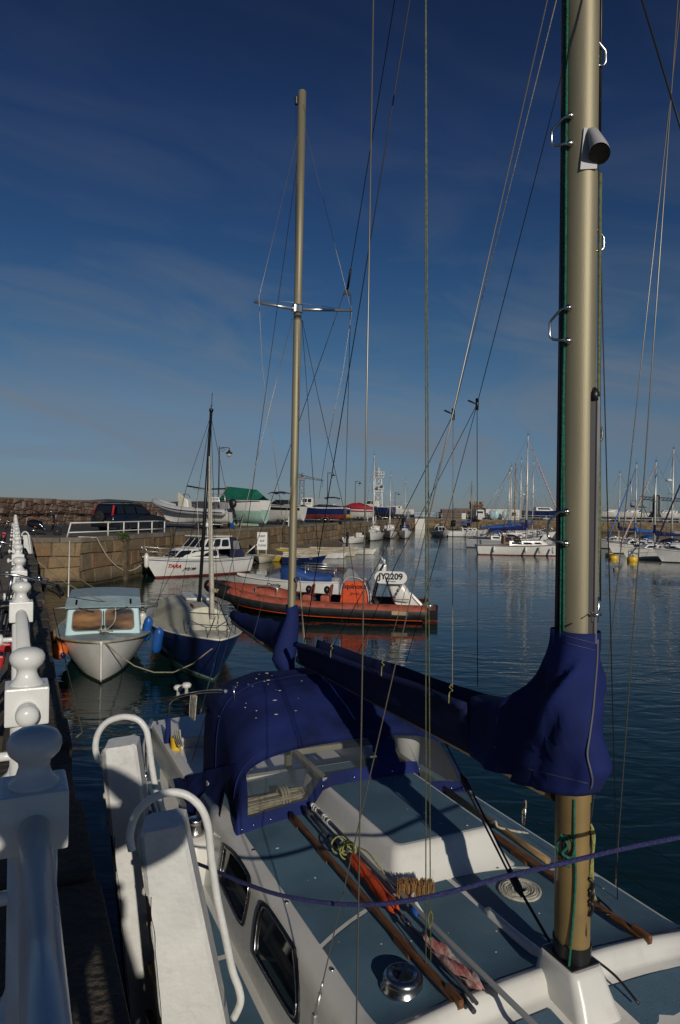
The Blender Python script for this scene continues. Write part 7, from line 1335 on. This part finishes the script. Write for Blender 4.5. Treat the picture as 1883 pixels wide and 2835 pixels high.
c_ = Lz(993, 2215, 1.76); u = La(982, 0, .25); wire('flag_line', [c_, u + (u-c_)*.3], .0032, 'rope_olive'); c2_ = Lz(982, 2225, 1.76); u2 = La(981.5, 0, .25); wire('flag_line', [c2_, u2 + (u2-c2_)*.3], .0032, 'rope_olive')
m = MB(); t_ = (u-c_).normalized(); m.tube(smoothpts([c_ + t_*.16 + Vector((0, .01, 0)), c_ + t_*.2 + Vector((0, -.012, 0)), c_ + t_*.245, c_ + t_*.2 + Vector((0, .014, 0)), c_ + t_*.16]), .004, 6); m.tube([c_ + t_*.1, c_ + t_*.115], .008, 6); m.build('snap_hook', 'rope_olive', Yt)
pc = Vector((.72, -1.04, 1.52)); q = La(1563, 0, .15); wire('shroud', [pc, q + (q-pc)*.25], .0034); q2 = La(1567, 30, .35); pc2 = Vector((.95, -1.02, 1.5)); wire('shroud', [pc2, q2 + (q2-pc2)*.25], .003); m = MB(); t_ = (q-pc).normalized(); m.tube([pc, pc + t_*.14], .008, 8); t2 = (q2-pc2).normalized(); m.tube([pc2, pc2+t2*.14], .008, 8); m.build('turnbuckle', 'wire_dark', Yt)
pa = Ls(1425, 2110, -.85); pb_ = La(1381, 410, .1); wire('shroud', [pa, pb_.lerp(pa, -.35)], .003, 'wire_dark')
q1, q2 = La(1480, 0, -.5), La(1568, 290, -.8); wire('forestay', [q2 + (q2-q1)*.6, q1 + (q1-q2)*.7], .004, 'wire_dark')
# backstay to a triangular plate, then split
yp = La(801, 668, 3.75); top_ = MP(10.5); u = La(910, 0, 2.0); d_ = (u - yp); wire('backstay', [yp, yp + d_*1.75], .0035, 'wire_dark')
m = MB(); m.prism([yp + Vector((0, .0, .03)), yp + Vector((0, .045, -.05)), yp + Vector((0, -.04, -.05))], Vector((.012, 0, 0))); m.tube([yp + d_.normalized()*.02, yp + d_.normalized()*.22], .012, 8); m.build('backstay_plate', 'wire_dark', Yt)
e1_ = La(578, 1290, 5.2); wire('backstay', [yp + Vector((0, .04, -.05)), e1_ + (e1_-yp)*.02, La(544, 1416, 5.6), Ls(400, 1900, 1.0)], .0035, 'wire_dark'); wire('backstay', [yp + Vector((0, -.04, -.05)), La(787, 1487, 4.2), La(783, 1640, 4.6)], .0035, 'wire_dark')
tri0, tri1 = La(945, 0, 1.2), La(700, 1490, 3.5); wire('running_stay', [tri1, tri0 + (tri0-tri1)*.25], .004, 'wire_dark')
# mizzen rigging
def zw(pts, r=.0028, mt='wire'): wire('mizzen_stay', pts, r, mt, miz)
zw([zy(690, 298), tl, zy(605, 850), zy(632, 1040), zy(650, 1190)], .0022); zw([zy(704, 296), zy(806, 700), tr_, zy(790, 860), zy(752, 1040), zy(735, 1150)], .0022); zw([zy(687, 363), zy(611, 916), zy(570, 1215)], .003, 'wire_dark')
zw([zy(674, 735), zy(628, 916), zy(556, 1210), zy(500, 1440)], .003); zw([zy(696, 738), zy(709, 916), zy(735, 1300)], .003, 'wire_dark'); zw([zy(697, 738), zy(734, 916), zy(792, 1170), zy(826, 1400)], .003, 'wire_dark'); zw([tl + Vector((.1, 0, .01)), zy(690, 698), tr_], .002, 'wire'); zw([zt_ - Vector((0, -.06, .15)), zy(683, 330), zy(680, 700)], .002, 'wire_dark'); zw([zy(683, 900), zy(668, 1150), zy(560, 1560)], .0025, 'wire')
# lazy jacks
j1 = La(1045, 955, 1.6); j2 = La(1100, 932, 1.5); bo = lambda a, s=.1: Vector((a, s, bz_(a) + lerp(.30, .2, (a-.7)/2.57)))
def jack(pts, mt='wire_dark', r=.0026): wire('lazy_jack', pts, r, mt, bm1)
u = La(1283, 0, .5); jack([j1, u + (u-j1)*.3], 'rope_tan'); u = La(1293, 180, .3); jack([j2, u + (u-j2)*.6]); 
bt = lambda x, y, s: Ls(x, y, s)
jack([j1, bt(1043, 1585, .12)], 'rope_tan'); jack([j1, bt(872, 1299, .12), bt(768, 1490, .12)]); jack([j1, bt(953, 1299, .12), bt(886, 1528, .12)], 'rope_tan', .0022); jack([j2, bt(1101, 1582, -.1)]); jack([j2, bt(913, 1299, -.1), bt(826, 1505, -.1)]); jack([j2, bt(1002, 1299, -.1), bt(936, 1528, -.1)])
for x, y, s in ((1043, 1585, .13), (886, 1528, .13), (768, 1490, .13)): p = Ls(x, y, s); m = MB(); m.tube(smoothpts([p + Vector((0, .0, .02)), p + Vector((.015, .01, 0)), p + Vector((-.02, .012, -.01)), p + Vector((.01, .012, -.03)), p + Vector((.015, .012, -.09))]), .0035, 6); m.build('lashing', 'rope_yellow', bm1)
for j in (j1, j2): m = MB(); m.tube([j + Vector((0, .0, .04)), j - Vector((0, 0, .04))], .012, 6); m.tube([j, j + Vector((.05, .04, .03))], .006, 5); m.build('jack_block', 'black', bm1)
# kicking strap from boom to mast foot
k0, k1, k2, k3 = Ls(998, 1655, .03), Ls(1075, 1830, .04), Vector((.46, -.04, 1.93)), Vector((.16, -.03, 1.80)); k1 = k0.lerp(Vector((.3, -.04, 1.86)), .38); k2 = k0.lerp(Vector((.3, -.04, 1.86)), .85)
m = MB(); m.tube([k0, k1], .005, 6); m.tube([k1 + Vector((0, .012, 0)), k2 + Vector((0, .012, 0))], .006, 6); m.tube([k1 - Vector((0, .012, 0)), k2 - Vector((0, .012, 0))], .006, 6); m.tube([k2, Vector((.14, -.03, 1.80))], .008, 6); m.build('kicking_strap', 'wire_dark', bm1)
for p in (k1, k2): d_ = (k2-k1).normalized(); m = MB(); m.tube([p - d_*.07, p - d_*.03, p + d_*.03, p + d_*.07], [.008, .022, .022, .008], 8); m.build('pulley_block', 'black', bm1)
# --- port stanchion, stern rail and what hangs there
def on(a, s): return Vector((a, s, dz_(a, abs(s))))
for a in (.35, 1.6, 3.2, 4.6):
    for s in (1, -1):
        if s > 0 and a < 4: continue
        p = on(a, s*(bm_(a)-.06)); m = MB(); m.tube([p, p + Vector((0, 0, .55))], .011, 8); m.lathe([(.035, 0), (.03, .02), (.014, .05)], p, 10); m.build('stanchion', 'steel', Yt)
m = MB()
for z in (.54, .28): m.tube([on(-2, -.9) + Vector((0, 0, z)), on(.35, -(bm_(.35)-.06)) + Vector((0, 0, z)), on(1.6, -(bm_(1.6)-.06)) + Vector((0, 0, z)), on(3.2, -(bm_(3.2)-.06)) + Vector((0, 0, z)), on(4.6, -(bm_(4.6)-.06)) + Vector((0, 0, z))], .003, 5)
m.build('guard_wire', 'wire_dark', Yt)
p = Lz(1210, 1912, 1.28); p.z = 1.22; m = MB(); m.tube([p, p + Vector((0, 0, .30))], .011, 8); ls = m.build('stanchion', 'steel', Yt); m = MB(); m.tube(smoothpts([p + Vector((.02, .0, .05)), p + Vector((.02, .01, .2)), p + Vector((0, .0, .30)), p + Vector((-.02, .012, .25)), p + Vector((.01, .02, .22)), p + Vector((-.01, .0, .26))]), .008, 6); m.build('lashing', 'rope_tan', ls)
def pc2_(x, y): return (x*.4464/K, (1900 + y*.4464)/K)
s_ = .92; Q = lambda x, y, ds=0: Ls(*pc2_(x, y), s_+ds)
m = MB(); m.tube(smoothpts([Q(1040, 700), Q(1044, 400), Q(1048, 150), Q(1060, 95), Q(1120, 60), Q(1280, 32), Q(1400, 30)]), .013, 10); m.tube([Q(1130, 830), Q(1000, 420), Q(1050, 190)], .006, 6); m.tube([Q(1452, 0), Q(1452, 90)], .008, 6); m.build('stern_rail', 'steel', Yt)
m = MB(); m.tube([Q(1046, 190, .02), Q(1040, 330, .02), Q(1042, 500, .02), Q(1048, 620, .02)], [.02, .035, .04, .02], 8); m.build('furled_ensign', 'navy_cloth', Yt)
for x, y in ((1105, 25), (1157, 12)): q = Q(x, y); m = MB(); m.lathe([(.02, -.05), (.015, 0), (.04, .01), (.045, .035), (.03, .05), (.001, .055)], q, 14); m.build('stern_lamp', 'gelcoat', Yt)
m = MB()
for k in range(4): m.tube(smoothpts([Q(1185 + 9*k, 55), Q(1178 + 9*k, 130), Q(1180 + 9*k, 190 + 8*k), Q(1192 + 7*k, 150), Q(1196 + 8*k, 60)]), .006, 6)
m.build('hanging_line', 'rope_white', Yt)
m = MB()
for k in range(4): m.tube(smoothpts([Q(1080 + 12*k, 270), Q(1085 + 12*k, 320), Q(1110 + 9*k, 370)]), .008, 6)
m.build('hanging_line', 'rope_white', Yt)
rows = [[Q(x, y, -.02) + Vector((0, .05*math.cos(t), 0)) + Vector((.06*math.sin(t), 0, 0)) for t in [2*PI*k/10 for k in range(10)]] for x, y in ((1090, 315), (1088, 330), (1092, 400), (1085, 480), (1075, 520), (1070, 530))]; m = MB(); m.grid(rows, close=True); m.add(rows[0], [tuple(range(10))]); m.add(rows[-1], [tuple(range(10))]); o = m.build('lifebuoy', 'yellow'); o.matrix_world = Matrix.Translation(M0) @ Matrix.Rotation(math.atan2(Ad.y, Ad.x), 4, 'Z'); tag(o, 'yellow horseshoe lifebuoy hung on the stern rail of the ketch', 'lifebuoy')
m = MB(); m.tube(smoothpts([Q(1070, 420, .03), Q(1085, 480, .04), Q(1095, 540, .04), Q(1075, 590, .03), Q(1065, 480, .04)]), .009, 6); m.build('blue_lashing', 'rope_blue', Yt); m = MB(); m.tube(smoothpts([Q(1060, 500, .03), Q(1045, 560, .03), Q(1060, 620, .03), Q(1050, 700, .03), Q(1045, 810, .03)]), .012, 6); m.build('sheet_tail', 'rope_yellow', Yt)
# --- loose gear lying on the deck
YM = Matrix.Translation(M0) @ Matrix.Rotation(math.atan2(Ad.y, Ad.x), 4, 'Z')
def loose(mb, name, mt, label, cat, group=None): o = mb.build(name, mt); o.matrix_world = YM; return tag(o, label, cat, group)
def kid(mb, name, mt, o): return mb.build(name, mt, o)
zz = lambda a, s: zr(a, s)
P0, P1, P2 = Vector((2.10, .42, 1.80)), Vector((1.2, .41, 1.79)), Vector((-.75, .40, 1.82)); m = MB(); m.tube([P0, P1, P2], .013, 10); o = loose(m, 'boat_hook', mat('dull_alu', (.24, .25, .26), .4, .3), 'long grey boat hook with white bands lying along the cabin roof past the orange roll', 'boat hook')
for f in (.0, .035, .06, .13, .16, .195): q = P0.lerp(P1, f*1.6); d = (P1-P0).normalized(); m = MB(); m.tube([q, q + d*(.035 if f in (.0, .13) else .014)], .0165, 10); kid(m, 'band', 'gelcoat', o)
m = MB(); m.tube([Vector((2.12, .47, 1.775)), Vector((1.5, .485, 1.765))], .011, 10); m.tube([Vector((2.12, .47, 1.775)), Vector((1.98, .472, 1.775))], .016, 10); o = loose(m, 'deck_mop_pole', 'stripe_dark', 'short dark pole with a black grip lying between the handrail and the boat hook', 'pole')
rows = []; O0, O1 = Vector((1.36, .47, 1.78)), Vector((.76, .49, 1.775))
for i in range(15): t = i/14; c = O0.lerp(O1, t); r = .034*(.62 if i in (0, 14) else 1) * (.80 if abs(t-.40) < .04 else 1); rows.append([c + Vector((0, r*math.cos(k)*(1+.06*math.sin(3*k+i)), r*math.sin(k))) for k in [2*PI*j/14 for j in range(14)]])
m = MB(); m.grid(rows, close=True); m.add(rows[0], [tuple(range(14))]); m.add(rows[-1], [tuple(range(14))]); o = loose(m, 'rolled_marker_float', 'orange', 'bright orange rolled float lying on the cabin roof against the wooden handrail', 'float'); m = MB(); m.tube([O1, Vector((.30, .50, 1.775)), Vector((.02, .505, 1.765))], .009, 8); kid(m, 'pole', 'stripe_dark', o); m = MB(); m.tube([O1.lerp(Vector((.3, .5, 1.775)), .15), O1.lerp(Vector((.3, .5, 1.775)), .3)], .016, 8); kid(m, 'ferrule', 'steel', o); m = MB(); m.tube([Vector((.73, .415, 1.79)), Vector((.66, .415, 1.79))], .017, 10); kid(m, 'blue_tape', 'bright_blue', o)
rnd = random.Random(11); m = MB()
for k in range(7):
    c = Vector((1.43 + rnd.uniform(-.05, .05), .46 + rnd.uniform(-.03, .03), 1.80)); r = rnd.uniform(.03, .055); n1 = Vector((rnd.uniform(-1, 1), rnd.uniform(-1, 1), rnd.uniform(-1, 1))).normalized(); u_ = n1.orthogonal().normalized(); m.tube(arc(c, u_, n1.cross(u_), r, 0, 2*PI, 16), .0055, 6)
m.tube(smoothpts([(1.45, .44, 1.80), (1.30, .40, 1.83), (1.15, .40, 1.82), (1.0, .38, 1.77)]), .005, 6); loose(m, 'rope_tangle', 'rope_yellow', 'tangle of pale yellow-green line at the aft end of the orange roll', 'rope')
m = MB(); rows = []
for i in range(13):
    t = i/12; a = lerp(.50, .06, t); row = []
    for j in range(7): v = j/6-.5; w = lerp(.04, .095, math.sin(PI*min(1, t*1.1))**.7)*1.0; row.append(Vector((a + .01*math.sin(7*v+3*t), .475 + w*v*.9 - .02*t, 1.765 + .035*abs(math.sin(9*v + 4*t)) + .02*math.sin(12*t+5*v)*.6)))
    rows.append(row)
m.grid(rows); loose(m, 'flag_cloth', 'pink_cloth', 'crumpled faded pink and white flag cloth wrapped on a pole on the cabin roof', 'flag').modifiers.new('t', 'SOLIDIFY').thickness = .003
m = MB(); m.tube([Vector((.10, .53, 1.755)), Vector((-.02, .55, 1.77))], .012, 8); m.tube([Vector((.14, .43, 1.77)), Vector((.0, .42, 1.79))], .013, 8); loose(m, 'flag_pole_tips', 'stripe_dark', 'two dark pole ends poking out beyond the faded pink flag', 'pole')
c = Vector((.93, .29, 1.755)); m = MB(); rx = (Lz(*c4(1370, 500), 1.76) - Lz(*c4(1175, 500), 1.76)); L_ = rx.length; rx.normalize(); fx = Vector((0, 0, 1)).cross(rx)
rmat = Matrix((rx, fx, Vector((0, 0, 1)))).transposed(); m.box(Lz(*c4(1272, 540), 1.78), (L_*.92, .06, .02), rot=rmat, bev=.006); o = loose(m, 'deck_brush', 'wood_pale', 'scrubbing brush with orange-brown bristles in front of the white cabin hatch box', 'brush')
m = MB(); rnd = random.Random(3); bc = Lz(*c4(1272, 540), 1.785)
for k in range(420): q = bc + rx*rnd.uniform(-.5, .5)*L_ + fx*rnd.uniform(-.03, .03); m.tube([q, q + Vector((0, 0, .065 + rnd.uniform(0, .015))) + rx*rnd.uniform(-.006, .006) + fx*rnd.uniform(-.012, .012)], .0022, 3, cap=False)
kid(m, 'bristles', 'bristle', o)
m = MB(); m.tube([bc + Vector((0, 0, .02)), Vector((.8, .37, 1.80)), Vector((.62, .40, 1.79))], .01, 8); kid(m, 'handle', 'gelcoat', o)
m = MB(); cc = Vector((.725, -.30, 0)); pts = []
for k in range(150): t = k/150*6*2*PI; r = .035 + .085*k/150; pts.append(Vector((cc.x + r*math.cos(t), cc.y + r*math.sin(t)*1.05, zr(.72, .3)+.014 + .003*math.sin(t*2.3))))
m.tube(pts, .0085, 7); loose(m, 'rope_coil', 'rope_white', 'flat spiral coil of white rope on the blue cabin roof beside the mast', 'rope')
m = MB(); pts = [Vector((1.98, -.98, 1.70)), Vector((1.9, -.7, 1.76)), Vector((1.2, -1.0, 1.68)), Vector((.95, -1.05, 1.62))]; m.tube(smoothpts([Lz(*c5_(520, 155), 1.77), Lz(*c5_(545, 150), 1.80), Lz(*c5_(560, 180), 1.76), Lz(*c5_(640, 200), 1.69), Lz(*c5_(720, 215), 1.66), Lz(*c5_(760, 245), 1.60)]), .008, 8); loose(m, 'rope_lashing', 'rope_white', 'short white line tied round the far wooden handrail', 'rope')
m = MB(); q = [Lz(*c5_(1062, 575), 1.74), Lz(*c5_(1110, 620), 1.75), Lz(*c5_(1150, 662), 1.76), Lz(*c5_(1190, 650), 1.76), Lz(*c5_(1120, 580), 1.76), Lz(*c5_(1070, 540), 1.75)]; m.tube(smoothpts(q), .006, 6); m.tube([q[1], q[4]], .008, 6); loose(m, 'anchor_shackle', 'black', 'dark hook-shaped fitting lying beside the far wooden handrail', 'hook')
# inside the hood: coil of rope and a tub
m = MB(); rnd = random.Random(8)
for k in range(9):
    o_ = Vector((2.33 + .028*(k % 3) + rnd.uniform(-.006, .006), 0, 1.700 + .021*(k//3))); j = lambda: rnd.uniform(-.012, .012)
    m.tube(smoothpts([o_ + Vector((j(), .84 + .5*j(), 0)), o_ + Vector((-.012 + j(), .80, .012)), o_ + Vector((j(), .66, .012+j())), o_ + Vector((j()*1.4, .50, .022+j())), o_ + Vector((.02 + j(), .36, .03)), o_ + Vector((.055, .33 + j(), .03)), o_ + Vector((.075 + j(), .42, .026)), o_ + Vector((.075 + j(), .62, .016+j())), o_ + Vector((.06, .80 + j(), .01)), o_ + Vector((.03, .85 + j(), .004))]), .0115, 7)
for k in range(3): m.tube(arc((2.40, .50+.024*k, 1.745), (1, 0, 0), (0, 0, 1), .075, 0, 2*PI, 14), .011, 6)
loose(m, 'rope_coil', 'rope_tan', 'long coil of thick tan rope behind the clear sprayhood window', 'rope')
m = MB(); bq = La(938, 1800, 2.85); m.lathe([(.10, 0), (.12, .30), (.125, .31), (.125, .33), (.12, .345), (.001, .35)], (2.85, bq.y, 1.68), 24); o = loose(m, 'plastic_tub', 'gelcoat', 'white plastic tub with a green band behind the clear sprayhood window', 'tub'); m = MB(); m.lathe([(.122, .265), (.1225, .27), (.1235, .29), (.122, .295)], (2.85, bq.y, 1.68), 24); kid(m, 'green_band', 'green_cloth', o)
m = MB(); m.box((2.42, .31, 1.945), (.62, .05, .05), bev=.012); m.box((2.75, -.05, 1.945), (.05, .78, .05), bev=.012); m.box((2.42, -.42, 1.945), (.62, .05, .05), bev=.012); m.build('companion_frame', mat('dull_cream', (.26, .25, .20), .6, var=.15), Yt)
# ------------------------------------------------------------------ mooring lines
def line(label, pts, r, mt, grp=None): m = MB(); m.tube(pts, r, 8); return tag(m.build('mooring_rope', mt), label, 'rope', grp)
pts = [at(512, 2014, 3.55), at(560, 2035, 3.35), at(640, 2062, 3.1), at(740, 2080, 2.95), at(840, 2086, 2.85), at(930, 2078, 2.8), at(1040, 2056, 2.78), at(1160, 2022, 2.77), at(1290, 1992, 2.76), at(1430, 1958, 2.75), at(1568, 1930, 2.74)]
q = pts[-1] + (pts[-1]-pts[-2])*1.5; line('thick dark blue mooring rope sagging across the foreground deck in front of the mast', smoothpts([at(448, 1988, 4.0)] + pts + [q, q + (q-pts[-1])*1.5]), .0095, 'rope_blue')
def tw(x, y, Y): return at(x, y, Y)
mb1 = at(236, 1478, 15.2); line('pale rope looping between the bows of the light blue boat and the navy sailboat', [at(x, y, Y) for x, y, Y in ((238, 1478, 15.0), (270, 1507, 14.9), (310, 1535, 14.9), (355, 1550, 15.0), (400, 1550, 15.2), (445, 1530, 15.3), (480, 1502, 15.4), (508, 1482, 15.5))], .014, 'rope_tan', 'mooring lines')
line('taut white rope from the navy sailboat bow down past the stern rail of the ketch', [at(508, 1480, 15.4), at(440, 1722, 9.5), at(418, 1800, 8.4)], .011, 'rope_white', 'mooring lines')
line('white rope sagging from the quay railing to the bow of the cabin cruiser', [K0.lerp(K1, .9) + Vector((.0, .3, QZ+.05))] + sag(wl(34) + Vector((.15, 0, QZ)), t_c := at(328, 1300, 38.3), .9), .035, 'rope_white', 'mooring lines')
line('thin tan line from the near wall to the light blue boat, the upper of two', sag(at(80, 1228, 24), at(330, 1392, 18), .5), .014, 'rope_tan', 'mooring lines'); line('thin tan line from the near wall to the light blue boat, the lower of two', sag(at(88, 1296, 15), at(300, 1398, 17.5), .2), .012, 'rope_tan', 'mooring lines')
line('long taut line running down beside the near quay wall towards the ladder', [Vector((qe(12)+.25, 12, 2.1)), Vector((qe(7)+.35, 7, 1.6)), at(175, 1700, 5.2)], .006, 'rope_tan', 'mooring lines'); line('thin line dropping straight from the light blue boat bow into the water', [at(235, 1575, 15.05), at(232, 1625, 14.2)], .012, 'rope_tan', 'mooring lines')
line('slack thin tan line hanging from the near quay by the farther handlebars', sag(Vector((qe(9)+.15, 9, 2.2)), at(125, 1448, 9.5), .1), .008, 'rope_tan', 'mooring lines')
o = MB().box((0, 0, .7), (.22, .22, 1.9), bev=.03).build('mooring_post', 'timber'); pq = at(592, 1570, 10.0); o.location = (pq.x, 10.0, pq.z-1.66); tag(o, 'weathered brown post end just showing over the top of the navy sprayhood', 'post')
